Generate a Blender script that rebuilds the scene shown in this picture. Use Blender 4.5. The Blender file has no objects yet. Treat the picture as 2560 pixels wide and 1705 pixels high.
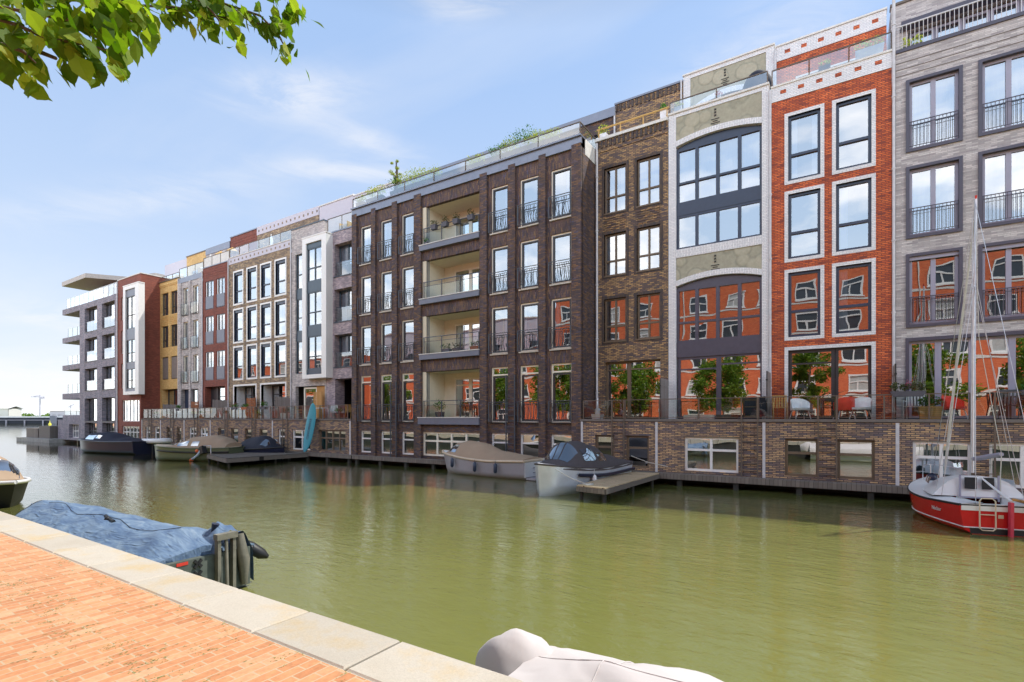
import bpy, math, random
from mathutils import Vector, Matrix
random.seed(7)
R = math.radians
scene = bpy.context.scene
COL = scene.collection

# ------------------------------------------------------------------ materials
def new_mat(name):
    m = bpy.data.materials.new(name); m.use_nodes = True
    nt = m.node_tree; nt.nodes.clear()
    out = nt.nodes.new('ShaderNodeOutputMaterial')
    return m, nt, out
def N(nt, kind, **kw):
    n = nt.nodes.new(kind)
    for k, v in kw.items():
        if k in n.inputs.keys(): n.inputs[k].default_value = v
        else: setattr(n, k, v)
    return n
def rgba(c): return (c[0], c[1], c[2], 1)
def math_node(nt, op, a, b=None):
    n = nt.nodes.new('ShaderNodeMath'); n.operation = op
    for i, v in enumerate((a, b)):
        if v is None: continue
        if isinstance(v, (int, float)): n.inputs[i].default_value = v
        else: nt.links.new(v, n.inputs[i])
    return n.outputs[0]
def mixcol(nt, fac, a, b, mode='MIX'):
    n = nt.nodes.new('ShaderNodeMix'); n.data_type = 'RGBA'; n.blend_type = mode
    for idx, v in ((0, fac), (6, a), (7, b)):
        if isinstance(v, (int, float)): n.inputs[idx].default_value = v
        elif isinstance(v, (tuple, list)): n.inputs[idx].default_value = rgba(v)
        else: nt.links.new(v, n.inputs[idx])
    return n.outputs[2]
def ramp(nt, fac, stops, interp='LINEAR'):
    n = nt.nodes.new('ShaderNodeValToRGB'); cr = n.color_ramp; cr.interpolation = interp
    while len(cr.elements) < len(stops): cr.elements.new(0.5)
    for e, (p, c) in zip(cr.elements, stops):
        e.position = p; e.color = rgba(c) if isinstance(c, (tuple, list)) else (c, c, c, 1)
    nt.links.new(fac, n.inputs[0]); return n.outputs[0]
def plain(name, col, rough=0.6, metal=0.0, noise=0.12, nscale=6.0, bump=0.0, spec=0.5, dirt=0.0):
    m, nt, out = new_mat(name)
    p = N(nt, 'ShaderNodeBsdfPrincipled', Roughness=rough, Metallic=metal)
    p.inputs['Specular IOR Level'].default_value = spec
    tc = N(nt, 'ShaderNodeTexCoord')
    nz = N(nt, 'ShaderNodeTexNoise', Scale=nscale, Detail=5.0, Roughness=0.6)
    nt.links.new(tc.outputs['Object'], nz.inputs['Vector'])
    a = tuple(max(0, c * (1 - noise)) for c in col); b = tuple(min(1, c * (1 + noise)) for c in col)
    c = ramp(nt, nz.outputs['Fac'], [(0.3, a), (0.7, b)])
    if dirt:
        n2 = N(nt, 'ShaderNodeTexNoise', Scale=nscale * .3, Detail=8.0, Roughness=0.7)
        mp = N(nt, 'ShaderNodeMapping'); mp.inputs['Scale'].default_value = (2.5, 2.5, .5)
        nt.links.new(tc.outputs['Object'], mp.inputs[0]); nt.links.new(mp.outputs[0], n2.inputs['Vector'])
        f = ramp(nt, n2.outputs['Fac'], [(0.45, 0.0), (0.75, dirt)])
        c = mixcol(nt, f, c, tuple(x * .35 for x in col))
    nt.links.new(c, p.inputs['Base Color'])
    if bump:
        bp = N(nt, 'ShaderNodeBump', Strength=bump, Distance=0.02)
        nt.links.new(nz.outputs['Fac'], bp.inputs['Height']); nt.links.new(bp.outputs[0], p.inputs['Normal'])
    nt.links.new(p.outputs[0], out.inputs[0]); return m
def brick(name, cols, mortar, bw=.22, bh=.065, ms=.012, soldier=False, rough=.75, bump=.5, ground=False, patch=0.25):
    """cols: list of (position, colour) picked at random for each brick"""
    m, nt, out = new_mat(name)
    p = N(nt, 'ShaderNodeBsdfPrincipled', Roughness=rough)
    tc = N(nt, 'ShaderNodeTexCoord'); sp = N(nt, 'ShaderNodeSeparateXYZ')
    nt.links.new(tc.outputs['Object'], sp.inputs[0])
    cb = N(nt, 'ShaderNodeCombineXYZ')
    if ground: u, v = sp.outputs[1], sp.outputs[0]
    else:
        u, v = math_node(nt, 'ADD', sp.outputs[0], sp.outputs[1]), sp.outputs[2]
        if soldier: u, v = v, u
    nt.links.new(u, cb.inputs[0]); nt.links.new(v, cb.inputs[1])
    br = nt.nodes.new('ShaderNodeTexBrick'); br.offset = .5
    br.inputs['Color1'].default_value = (0, 0, 0, 1); br.inputs['Color2'].default_value = (1, 1, 1, 1)
    br.inputs['Mortar'].default_value = (.5, .5, .5, 1)
    for k, v in (('Scale', 1.0), ('Brick Width', bw), ('Row Height', bh), ('Mortar Size', ms), ('Mortar Smooth', .1), ('Bias', 0.0)):
        br.inputs[k].default_value = v
    nt.links.new(cb.outputs[0], br.inputs['Vector'])
    c = ramp(nt, br.outputs['Color'], cols)
    # patches and weathering
    nz = N(nt, 'ShaderNodeTexNoise', Scale=1.1, Detail=6.0, Roughness=0.65)
    nt.links.new(tc.outputs['Object'], nz.inputs['Vector'])
    f = ramp(nt, nz.outputs['Fac'], [(0.35, 1 - patch), (0.65, 1 + patch * .6)])
    c = mixcol(nt, 1.0, c, f, 'MULTIPLY')
    mps = N(nt, 'ShaderNodeMapping'); mps.inputs['Scale'].default_value = (3.2, 3.2, .22) if not ground else (.01, .01, .01); nt.links.new(tc.outputs['Object'], mps.inputs[0])
    ns_ = N(nt, 'ShaderNodeTexNoise', Scale=1.0, Detail=5.0, Roughness=.6); nt.links.new(mps.outputs[0], ns_.inputs['Vector'])
    c = mixcol(nt, 1.0, c, ramp(nt, ns_.outputs['Fac'], [(.32, 1 - patch * .7), (.62, 1 + patch * .25)]), 'MULTIPLY')
    nf = N(nt, 'ShaderNodeTexNoise', Scale=30, Detail=3.0)
    nt.links.new(tc.outputs['Object'], nf.inputs['Vector'])
    c = mixcol(nt, 1.0, c, ramp(nt, nf.outputs['Fac'], [(0.3, .85), (0.7, 1.12)]), 'MULTIPLY')
    c = mixcol(nt, br.outputs['Fac'], c, mortar)
    nt.links.new(c, p.inputs['Base Color'])
    h = math_node(nt, 'MULTIPLY', br.outputs['Fac'], -1.0)
    h = math_node(nt, 'ADD', h, math_node(nt, 'MULTIPLY', nf.outputs['Fac'], .4))
    bp = N(nt, 'ShaderNodeBump', Strength=bump, Distance=0.008)
    nt.links.new(h, bp.inputs['Height']); nt.links.new(bp.outputs[0], p.inputs['Normal'])
    nt.links.new(p.outputs[0], out.inputs[0]); return m
def glass(name, tint=(.66, .78, .90), refl=.32, wav=.005, rough=0.0, fk=1.6):
    m, nt, out = new_mat(name)
    g = N(nt, 'ShaderNodeBsdfGlossy', Roughness=rough); g.inputs['Color'].default_value = (.95, .97, 1, 1)
    t = N(nt, 'ShaderNodeBsdfTransparent'); t.inputs['Color'].default_value = rgba(tint)
    lw = N(nt, 'ShaderNodeFresnel', IOR=1.5)
    f = math_node(nt, 'ADD', math_node(nt, 'MULTIPLY', lw.outputs[0], fk), refl)
    f = math_node(nt, 'MINIMUM', f, .97)
    tc = N(nt, 'ShaderNodeTexCoord'); nz = N(nt, 'ShaderNodeTexNoise', Scale=.9, Detail=1.0)
    nt.links.new(tc.outputs['Object'], nz.inputs['Vector'])
    bp = N(nt, 'ShaderNodeBump', Strength=1.0, Distance=wav)
    nt.links.new(nz.outputs['Fac'], bp.inputs['Height']); nt.links.new(bp.outputs[0], g.inputs['Normal'])
    mx = N(nt, 'ShaderNodeMixShader'); nt.links.new(f, mx.inputs[0])
    nt.links.new(t.outputs[0], mx.inputs[1]); nt.links.new(g.outputs[0], mx.inputs[2])
    nt.links.new(mx.outputs[0], out.inputs[0]); return m
def planks(name, c1, c2, width=.12, axis=0, rough=.8):
    m, nt, out = new_mat(name)
    p = N(nt, 'ShaderNodeBsdfPrincipled', Roughness=rough)
    tc = N(nt, 'ShaderNodeTexCoord'); sp = N(nt, 'ShaderNodeSeparateXYZ'); nt.links.new(tc.outputs['Object'], sp.inputs[0])
    v = math_node(nt, 'DIVIDE', sp.outputs[axis], width)
    fl = math_node(nt, 'FLOOR', v); fr = math_node(nt, 'FRACT', v)
    wn = N(nt, 'ShaderNodeTexWhiteNoise', noise_dimensions='1D'); nt.links.new(fl, wn.inputs['W'])
    nz = N(nt, 'ShaderNodeTexNoise', Scale=5.0, Detail=6.0); mp = N(nt, 'ShaderNodeMapping')
    sc = [1, 1, 1]; sc[axis] = 8; mp.inputs['Scale'].default_value = sc
    nt.links.new(tc.outputs['Object'], mp.inputs[0]); nt.links.new(mp.outputs[0], nz.inputs['Vector'])
    f = math_node(nt, 'ADD', math_node(nt, 'MULTIPLY', wn.outputs['Value'], .5), math_node(nt, 'MULTIPLY', nz.outputs['Fac'], .5))
    c = mixcol(nt, f, c1, c2)
    gap = math_node(nt, 'LESS_THAN', fr, .07)
    c = mixcol(nt, gap, c, tuple(x * .15 for x in c1))
    nt.links.new(c, p.inputs['Base Color']); nt.links.new(p.outputs[0], out.inputs[0]); return m
def leafmat(name, cols, trans=.35):
    m, nt, out = new_mat(name)
    g = N(nt, 'ShaderNodeNewGeometry')
    c = ramp(nt, g.outputs['Random Per Island'], cols)
    d = N(nt, 'ShaderNodeBsdfPrincipled', Roughness=.6); d.inputs['Specular IOR Level'].default_value = .25; nt.links.new(c, d.inputs['Base Color'])
    t = N(nt, 'ShaderNodeBsdfTranslucent')
    c2 = mixcol(nt, 1.0, c, (1.5, 1.7, .45), 'MULTIPLY'); nt.links.new(c2, t.inputs['Color'])
    mx = N(nt, 'ShaderNodeMixShader'); mx.inputs[0].default_value = trans
    nt.links.new(d.outputs[0], mx.inputs[1]); nt.links.new(t.outputs[0], mx.inputs[2])
    nt.links.new(mx.outputs[0], out.inputs[0]); return m

M = {}
M['b_dark'] = brick('dark purple brick', [(0, (0.059, 0.046, 0.070)), (.35, (0.115, 0.071, 0.070)), (.6, (0.140, 0.084, 0.062)), (.8, (0.246, 0.126, 0.062)), (1, (0.098, 0.084, 0.139))], (0.050, 0.043, 0.035), ms=.008)
M['b_dark_s'] = brick('dark purple brick upright', [(0, (0.059, 0.046, 0.070)), (.35, (0.132, 0.076, 0.077)), (.6, (0.140, 0.084, 0.070)), (.85, (0.246, 0.144, 0.077)), (1, (0.098, 0.084, 0.152))], (0.050, 0.043, 0.035), soldier=True, ms=.008)
M['b_brown'] = brick('yellow brown brick', [(0, (0.125, 0.090, 0.107)), (.3, (0.213, 0.133, 0.098)), (.5, (0.410, 0.259, 0.125)), (.8, (0.641, 0.392, 0.169)), (1, (0.304, 0.178, 0.107))], (0.090, 0.072, 0.062), ms=.014)
M['b_brown_s'] = brick('dark brown frame brick', [(0, (0.065, 0.052, 0.065)), (.5, (0.104, 0.072, 0.065)), (1, (0.169, 0.104, 0.065))], (0.052, 0.046, 0.039), soldier=True)
M['b_base'] = brick('mottled yellow brown brick', [(0, (0.161, 0.134, 0.161)), (.3, (0.268, 0.179, 0.143)), (.5, (0.483, 0.304, 0.179)), (.8, (0.715, 0.465, 0.232)), (1, (0.322, 0.215, 0.161))], (0.089, 0.072, 0.072), bw=.25, ms=.014)
M['b_white'] = brick('white glazed brick', [(0, (.74, .74, .76)), (1, (.86, .85, .85))], (.55, .55, .57), ms=.008, rough=.35, patch=.04)
M['b_white_s'] = brick('white glazed brick upright', [(0, (.74, .74, .76)), (1, (.86, .85, .85))], (.50, .50, .52), ms=.008, rough=.35, soldier=True, patch=.04)
M['b_red'] = brick('orange red brick', [(0, (0.261, 0.059, 0.036)), (.2, (0.546, 0.107, 0.036)), (.6, (0.713, 0.149, 0.038)), (1, (0.832, 0.202, 0.059))], (0.190, 0.048, 0.036), ms=.012)
M['b_grey'] = brick('grey long brick', [(0, (.34, .31, .32)), (.4, (.48, .445, .44)), (.7, (.58, .54, .53)), (1, (.68, .64, .62))], (.38, .35, .34), bw=.32, bh=.055, ms=.006, patch=.10)
M['b_maroon'] = brick('smooth maroon brick', [(0, (0.187, 0.051, 0.036)), (.5, (0.243, 0.063, 0.042)), (1, (0.309, 0.086, 0.053))], (0.187, 0.069, 0.049), ms=.008, patch=.12)
M['b_yellow'] = brick('yellow brick', [(0, (.66, .40, .13)), (.5, (.78, .49, .17)), (1, (.84, .58, .24))], (.60, .40, .18), ms=.009, patch=.10)
M['b_lgrey'] = brick('light grey brick', [(0, (0.356, 0.327, 0.342)), (.5, (0.564, 0.505, 0.491)), (1, (0.772, 0.713, 0.669))], (0.446, 0.416, 0.402), ms=.010)
M['b_mauve'] = brick('grey mauve brick', [(0, (0.277, 0.238, 0.277)), (.5, (0.437, 0.356, 0.397)), (1, (0.654, 0.536, 0.536))], (0.317, 0.277, 0.298), ms=.010)
M['b_slate'] = brick('dark grey brick', [(0, (0.193, 0.193, 0.247)), (.5, (0.293, 0.270, 0.338)), (1, (0.473, 0.405, 0.450))], (0.203, 0.193, 0.215), ms=.010)
M['b_tan'] = brick('brown mottled brick', [(0, (0.160, 0.124, 0.107)), (.4, (0.337, 0.230, 0.151)), (.7, (0.531, 0.372, 0.212)), (1, (0.708, 0.514, 0.301))], (0.177, 0.142, 0.107), ms=.012)
M['b_opp'] = brick('bright red brick', [(0, (.66, .12, .045)), (.5, (.80, .16, .05)), (1, (.86, .22, .08))], (.66, .20, .09), ms=.010, patch=.1)
M['white'] = plain('white painted frame', (.86, .85, .83), .4, noise=.03)
M['cream'] = plain('cream painted frame', (.88, .83, .70), .45, noise=.03)
M['creamwall'] = plain('cream loggia wall', (.80, .73, .56), .7, noise=.04)
M['navy'] = plain('navy blue frame', (.030, .045, .085), .35, noise=.08)
M['petrol'] = plain('petrol blue panel', (.045, .075, .11), .35, noise=.08)
M['brownframe'] = plain('brown window frame', (.16, .115, .075), .5, noise=.08)
M['violetframe'] = plain('violet grey frame', (.075, .07, .10), .4, noise=.08)
M['lilac'] = plain('lilac grey sash', (.34, .33, .42), .4, noise=.04)
M['darkframe'] = plain('dark grey frame', (.035, .035, .04), .4, noise=.1)
M['greypanel'] = plain('blue grey metal panel', (.15, .165, .22), .4, noise=.08, nscale=1.5)
M['zinc'] = plain('zinc fascia', (.20, .22, .28), .35, .3, noise=.1, nscale=1.5)
M['iron'] = plain('dark wrought iron', (.075, .088, .11), .45, .2)
M['steel'] = plain('stainless steel', (.55, .55, .57), .3, .8)
M['pipe'] = plain('light grey pipe', (.62, .61, .63), .45)
M['rail'] = plain('bronze brown rail', (.15, .115, .09), .45, .1)
M['cap'] = plain('stone cap', (.17, .145, .13), .75, bump=.2)
M['cap2'] = plain('pale roof fascia', (.46, .43, .40), .7)
M['whitecap'] = plain('white coping', (.72, .70, .66), .6)
M['concrete'] = plain('grey concrete', (.36, .35, .34), .85, noise=.2, nscale=3, bump=.3, dirt=.5)
M['darkconc'] = plain('wet concrete and void black', (.03, .028, .025), .8)
M['awning'] = plain('dark canvas', (.02, .024, .04), .8)
M['lav'] = plain('pale lavender cladding', (.60, .58, .65), .7, noise=.04)
M['roofing'] = plain('roof gravel', (.22, .21, .20), .9, noise=.3, nscale=20)
M['curtain'] = plain('pale curtain', (.55, .56, .57), .9, noise=.05)
M['green_curtain'] = plain('green curtain', (.20, .42, .33), .9)
M['teal_curtain'] = plain('teal blind', (.10, .30, .28), .9)
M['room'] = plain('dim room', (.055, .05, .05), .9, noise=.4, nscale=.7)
M['glass'] = glass('window glass')
M['glass_low'] = glass('ground floor glass', tint=(.7, .75, .72), refl=.46, wav=.005)
M['glass_rail'] = glass('balustrade glass', tint=(.86, .93, .9), refl=.0, wav=.012, fk=1.0)
M['glass_sky'] = glass('bluish balustrade glass', tint=(.80, .90, .95), refl=.12, wav=.006)
M['blinds'] = plain('grey brown blind', (.24, .20, .18), .7)
M['oldwood'] = planks('weathered wood', (.13, .11, .095), (.26, .22, .19), .14, 0)
M['oldwoodY'] = planks('weathered deck wood', (.10, .09, .08), (.20, .175, .15), .13, 1)
M['jettywood'] = planks('tan jetty boards', (.50, .38, .23), (.66, .52, .34), .14, 1)
M['greywood'] = planks('grey screen boards', (.26, .22, .20), (.40, .35, .33), .11, 1)
M['orangewood'] = planks('orange screen boards', (.50, .25, .07), (.62, .34, .12), .11, 0)
M['rust'] = plain('rusted steel screen', (.30, .10, .03), .8, noise=.7, nscale=8)
M['black'] = plain('black rubber', (.012, .012, .014), .5)
M['bark'] = plain('grey brown bark', (.12, .095, .07), .9, noise=.4, nscale=12, bump=.6)
M['leaf'] = leafmat('elm leaves', [(0, (.06, .13, .010)), (.4, (.11, .20, .015)), (.75, (.20, .31, .03)), (1, (.38, .47, .08))], .5)
M['leaf_far'] = leafmat('tree leaves', [(0, (.05, .10, .012)), (.5, (.11, .19, .02)), (1, (.20, .30, .04))], .35)
M['leaf_yel'] = leafmat('yellow green leaves', [(0, (.16, .22, .03)), (.5, (.36, .40, .08)), (1, (.50, .52, .16))], .3)
M['leaf_grn'] = leafmat('bushy green leaves', [(0, (.03, .09, .015)), (.5, (.06, .18, .03)), (1, (.14, .30, .05))], .3)
M['leaf_dk'] = leafmat('heather leaves', [(0, (.04, .06, .02)), (.5, (.10, .12, .05)), (1, (.20, .17, .12))], .2)
M['pink'] = leafmat('pink petals', [(0, (.35, .04, .12)), (1, (.60, .2, .3))], .2)
M['terra'] = plain('terracotta', (.42, .14, .06), .8)
M['pot'] = plain('grey pot', (.09, .09, .11), .6)
M['crate'] = planks('yellow wooden crate', (.55, .33, .10), (.68, .44, .16), .07, 2)
M['redpl'] = plain('red plastic', (.75, .05, .03), .4)
M['whitepl'] = plain('white plastic', (.80, .80, .82), .4)
M['red_sq'] = M['b_red']

# ------------------------------------------------------------------ mesh building
OFF = {}
class MB:
    def __init__(s): s.v = []; s.f = []; s.mi = []; s.sm = []
    def add(s, vs, fs, mi=0, smooth=False):
        b = len(s.v); s.v += [tuple(v) for v in vs]
        for f in fs: s.f.append([b + i for i in f]); s.mi.append(mi); s.sm.append(smooth)
        return s
    def box(s, x0, x1, y0, y1, z0, z1, mi=0):
        vs = [(x, y, z) for z in (z0, z1) for y in (y0, y1) for x in (x0, x1)]
        return s.add(vs, [(0, 2, 3, 1), (4, 5, 7, 6), (0, 1, 5, 4), (2, 6, 7, 3), (0, 4, 6, 2), (1, 3, 7, 5)], mi)
    def quad(s, a, b, c, d, mi=0): return s.add([a, b, c, d], [(0, 1, 2, 3)], mi)
    def obox(s, c, ax, ay, az, hx, hy, hz, mi=0):
        c, ax, ay, az = Vector(c), Vector(ax).normalized(), Vector(ay).normalized(), Vector(az).normalized()
        vs = [c + ax * hx * i + ay * hy * j + az * hz * k for k in (-1, 1) for j in (-1, 1) for i in (-1, 1)]
        return s.add(vs, [(0, 2, 3, 1), (4, 5, 7, 6), (0, 1, 5, 4), (2, 6, 7, 3), (0, 4, 6, 2), (1, 3, 7, 5)], mi)
    def tube(s, pts, r, n=6, mi=0, cap=True):
        pts = [Vector(p) for p in pts]; rings = []
        rs = r if isinstance(r, (list, tuple)) else [r] * len(pts)
        for i, p in enumerate(pts):
            d = (pts[min(i + 1, len(pts) - 1)] - pts[max(i - 1, 0)])
            d = d.normalized() if d.length > 1e-9 else Vector((0, 0, 1))
            up = Vector((0, 0, 1)) if abs(d.z) < .9 else Vector((1, 0, 0))
            a = d.cross(up).normalized(); b = d.cross(a)
            rings.append([p + (a * math.cos(2 * math.pi * k / n) + b * math.sin(2 * math.pi * k / n)) * rs[i] for k in range(n)])
        return s.loft(rings, closed=True, caps=cap, mi=mi)
    def loft(s, rings, closed=False, caps=False, mi=0, smooth=True):
        n = len(rings[0]); vs = [v for r in rings for v in r]; fs = []
        for i in range(len(rings) - 1):
            for k in range(n if closed else n - 1):
                k2 = (k + 1) % n
                fs.append((i * n + k, i * n + k2, (i + 1) * n + k2, (i + 1) * n + k))
        s.add(vs, fs, mi, smooth)
        if caps:
            s.add(rings[0], [tuple(range(n))], mi); s.add(rings[-1], [tuple(reversed(range(n)))], mi)
        return s
    def ball(s, c, r, n=8, mi=0, sz=1.0):
        c = Vector(c); rings = []
        for i in range(n // 2 + 1):
            a = math.pi * i / (n // 2)
            rings.append([c + Vector((math.sin(a) * math.cos(2 * math.pi * k / n) * r, math.sin(a) * math.sin(2 * math.pi * k / n) * r, math.cos(a) * r * sz)) for k in range(n)])
        return s.loft(rings, closed=True, mi=mi)
    def mesh(s, name, mats, off=Vector((0, 0, 0))):
        me = bpy.data.meshes.new(name)
        me.from_pydata([(v[0] - off.x, v[1] - off.y, v[2] - off.z) for v in s.v], [], s.f)
        for m in (mats if isinstance(mats, (list, tuple)) else [mats]): me.materials.append(m)
        me.polygons.foreach_set('material_index', s.mi); me.polygons.foreach_set('use_smooth', s.sm)
        me.update(); return me
    def build(s, name, mats, parent=None, loc=None):
        """world coordinates unless loc is given; a child is stored relative to its thing's base"""
        off = OFF[parent.name] if parent is not None else (Vector(loc) if loc else Vector((0, 0, 0)))
        o = bpy.data.objects.new(name, s.mesh(name, mats, off)); COL.objects.link(o)
        if parent is not None: o.parent = parent
        elif loc: o.location = loc
        OFF[o.name] = off
        return o
def tag(o, label=None, cat=None, group=None, kind=None):
    if label: o['label'] = label
    if cat: o['category'] = cat
    if group: o['group'] = group
    if kind: o['kind'] = kind
    return o
def thing(name, label, cat, loc=(0, 0, 0), rz=0, group=None, local=False):
    o = bpy.data.objects.new(name, None); COL.objects.link(o); o.location = loc; o.rotation_euler = (0, 0, rz)
    o.empty_display_size = .3
    OFF[o.name] = Vector((0, 0, 0)) if local else Vector(loc)
    return tag(o, label, cat, group)
def kids(o): return [c for c in COL.objects if c.parent == o]
def dup(o, loc, rz=None, label=None, scale=None):
    table = {}
    for c in COL.objects:
        if c.parent: table.setdefault(c.parent.name, []).append(c)
    def rec(a, par):
        b = a.copy(); COL.objects.link(b); OFF[b.name] = OFF[a.name]
        if par: b.parent = par
        for c in table.get(a.name, []): rec(c, b)
        return b
    n = rec(o, None); n.location = loc
    if rz is not None: n.rotation_euler = (0, 0, rz)
    if scale: n.scale = scale
    if label: n['label'] = label
    return n

# ------------------------------------------------------------------ facade kit (facades face -Y)
def wall(mb, x0, x1, z0, z1, Y, holes, depth=.25, mi=0, sgn=1):
    """front face at Y with real openings and reveals that go depth metres in"""
    xs = sorted({x0, x1} | {h[0] for h in holes} | {h[1] for h in holes}); xs = [x for x in xs if x0 <= x <= x1]
    zs = sorted({z0, z1} | {h[2] for h in holes} | {h[3] for h in holes}); zs = [z for z in zs if z0 <= z <= z1]
    for i in range(len(xs) - 1):
        for j in range(len(zs) - 1):
            cx, cz = (xs[i] + xs[i + 1]) / 2, (zs[j] + zs[j + 1]) / 2
            if any(h[0] < cx < h[1] and h[2] < cz < h[3] for h in holes): continue
            mb.quad((xs[i], Y, zs[j]), (xs[i + 1], Y, zs[j]), (xs[i + 1], Y, zs[j + 1]), (xs[i], Y, zs[j + 1]), mi)
    for h in holes:
        a, b, c, d = h[:4]; dp = (h[4] if len(h) > 4 else depth) * sgn
        mb.quad((a, Y, c), (a, Y + dp, c), (a, Y + dp, d), (a, Y, d), mi)
        mb.quad((b, Y, c), (b, Y, d), (b, Y + dp, d), (b, Y + dp, c), mi)
        mb.quad((a, Y, d), (a, Y + dp, d), (b, Y + dp, d), (b, Y, d), mi)
        mb.quad((a, Y, c), (b, Y, c), (b, Y + dp, c), (a, Y + dp, c), mi)
def window(par, x0, x1, z0, z1, Y, frame, vs=(), hs=(), fw=.07, mw=.06, gl='glass', curtain=None, name='window', th=.08, cols=None, cstyle=None):
    """frame ring with mullions (vs, hs are fractions), a pane behind it, maybe a curtain behind the pane"""
    mb = MB(); y0, y1 = Y, Y + th
    mb.box(x0, x0 + fw, y0, y1, z0, z1); mb.box(x1 - fw, x1, y0, y1, z0, z1)
    mb.box(x0 + fw, x1 - fw, y0, y1, z0, z0 + fw); mb.box(x0 + fw, x1 - fw, y0, y1, z1 - fw, z1)
    zb = [z0 + fw] + [z0 + (z1 - z0) * h for h in hs] + [z1 - fw]
    for h in hs: mb.box(x0 + fw, x1 - fw, y0 - .005, y1 - .005, z0 + (z1 - z0) * h - mw / 2, z0 + (z1 - z0) * h + mw / 2)
    for v in vs:
        xm = x0 + (x1 - x0) * v
        for a, b in zip(zb[:-1], zb[1:]):
            lo = a if a == zb[0] else a + mw / 2; hi = b if b == zb[-1] else b - mw / 2
            mb.box(xm - mw / 2, xm + mw / 2, y0, y1, lo, hi)
    w = mb.build(name, M[frame] if isinstance(frame, str) else frame, par)
    yp = y0 + th * .6
    t = random.uniform(-.004, .004); t2 = random.uniform(-.003, .003)
    g = MB().quad((x0 + fw * .5, yp + t, z0 + fw * .5), (x1 - fw * .5, yp - t, z0 + fw * .5), (x1 - fw * .5, yp - t + t2, z1 - fw * .5), (x0 + fw * .5, yp + t + t2, z1 - fw * .5))
    g.build('pane', M[gl], w)
    if curtain: drape(w, x0 + fw, x1 - fw, z0 + .03, z1 - .05, yp + .10, cstyle or random.choice('LRBF'), curtain)
    return w
def drape(w, x0, x1, z0, z1, y, style, mat):
    W = x1 - x0; spans = {'L': [(x0, x0 + W * .3)], 'R': [(x1 - W * .3, x1)], 'B': [(x0, x0 + W * .22), (x1 - W * .22, x1)], 'F': [(x0, x1)]}[style]
    mb = MB()
    for a, b in spans:
        n = max(6, int((b - a) / .035)); top = []; bot = []; ph = random.random() * 6
        for i in range(n + 1):
            x = a + (b - a) * i / n; yy = y + .03 * math.sin(i * 1.9 + ph) + .015 * math.sin(i * .7)
            top.append((x, yy, z1)); bot.append((x, yy + .01 * math.sin(i), z0))
        mb.loft([bot, top])
    mb.build('curtain', M[mat], w)
def body(par, x0, x1, Y, z1, mat, z0=0.0, back=34.0, left=False, right=False, top=True, fd=0.0):
    """side walls, roof and back of a house; sides get the brick of the front"""
    mb = MB()
    mb.quad((x0, back, z0), (x0, Y, z0), (x0, Y, z1), (x0, back, z1))
    mb.quad((x1, Y, z0), (x1, back, z0), (x1, back, z1), (x1, Y, z1))
    mb.quad((x1, back, z0), (x0, back, z0), (x0, back, z1), (x1, back, z1))
    o = mb.build('side_wall', mat, par)
    if top: MB().box(x0 + .02, x1 - .02, Y + .35, back - .02, z1 - .35, z1 - .10).build('roof', M['roofing'], par)
    return o
FLOORS = [5.50, 8.58, 11.64, 14.85]
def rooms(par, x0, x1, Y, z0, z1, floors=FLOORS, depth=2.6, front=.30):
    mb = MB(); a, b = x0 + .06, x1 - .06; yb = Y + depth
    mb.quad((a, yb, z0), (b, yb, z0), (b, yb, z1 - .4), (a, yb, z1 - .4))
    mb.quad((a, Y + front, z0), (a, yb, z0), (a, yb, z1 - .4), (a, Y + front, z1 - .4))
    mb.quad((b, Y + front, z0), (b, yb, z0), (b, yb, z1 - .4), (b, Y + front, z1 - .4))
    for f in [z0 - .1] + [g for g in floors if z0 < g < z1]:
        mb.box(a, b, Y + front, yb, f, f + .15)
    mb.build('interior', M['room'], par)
def pipe(par, x, y, z0, z1, r=.05):
    mb = MB(); mb.tube([(x, y, z0), (x, y, z1)], r, 8)
    z = z0 + 1.2
    while z < z1: mb.tube([(x, y, z), (x, y, z + .06)], r * 1.35, 8); z += 2.6
    mb.build('drainpipe', M['pipe'], par)
def glass_rail(par, x0, x1, Y, z0, z1, pitch=1.4, gl='glass_sky', post='rail', pr=.02, side=None, name='balustrade', top=True):
    mb = MB(); n = max(1, round((x1 - x0) / pitch)); 
    if top: mb.box(x0, x1, Y - .025, Y + .025, z1, z1 + .035)
    for i in range(n + 1):
        x = x0 + (x1 - x0) * i / n; mb.box(x - pr, x + pr, Y - pr, Y + pr, z0, z1)
    if side:
        if top: mb.box(x1 - .025, x1 + .025, Y + .025, side, z1, z1 + .035); mb.box(x0 - .025, x0 + .025, Y + .025, side, z1, z1 + .035)
    r = mb.build(name, M[post], par)
    for i in range(n):
        a = x0 + (x1 - x0) * i / n + .03; b = x0 + (x1 - x0) * (i + 1) / n - .03
        t = random.uniform(-.012, .012)
        MB().quad((a, Y + t, z0 + .05), (b, Y - t, z0 + .05), (b, Y - t, z1 - .01), (a, Y + t, z1 - .01)).build('glass_panel', M[gl], r)
    if side: MB().quad((x1, Y, z0 + .05), (x1, side, z0 + .05), (x1, side, z1 - .01), (x1, Y, z1 - .01)).build('glass_panel', M[gl], r)
    return r
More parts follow.
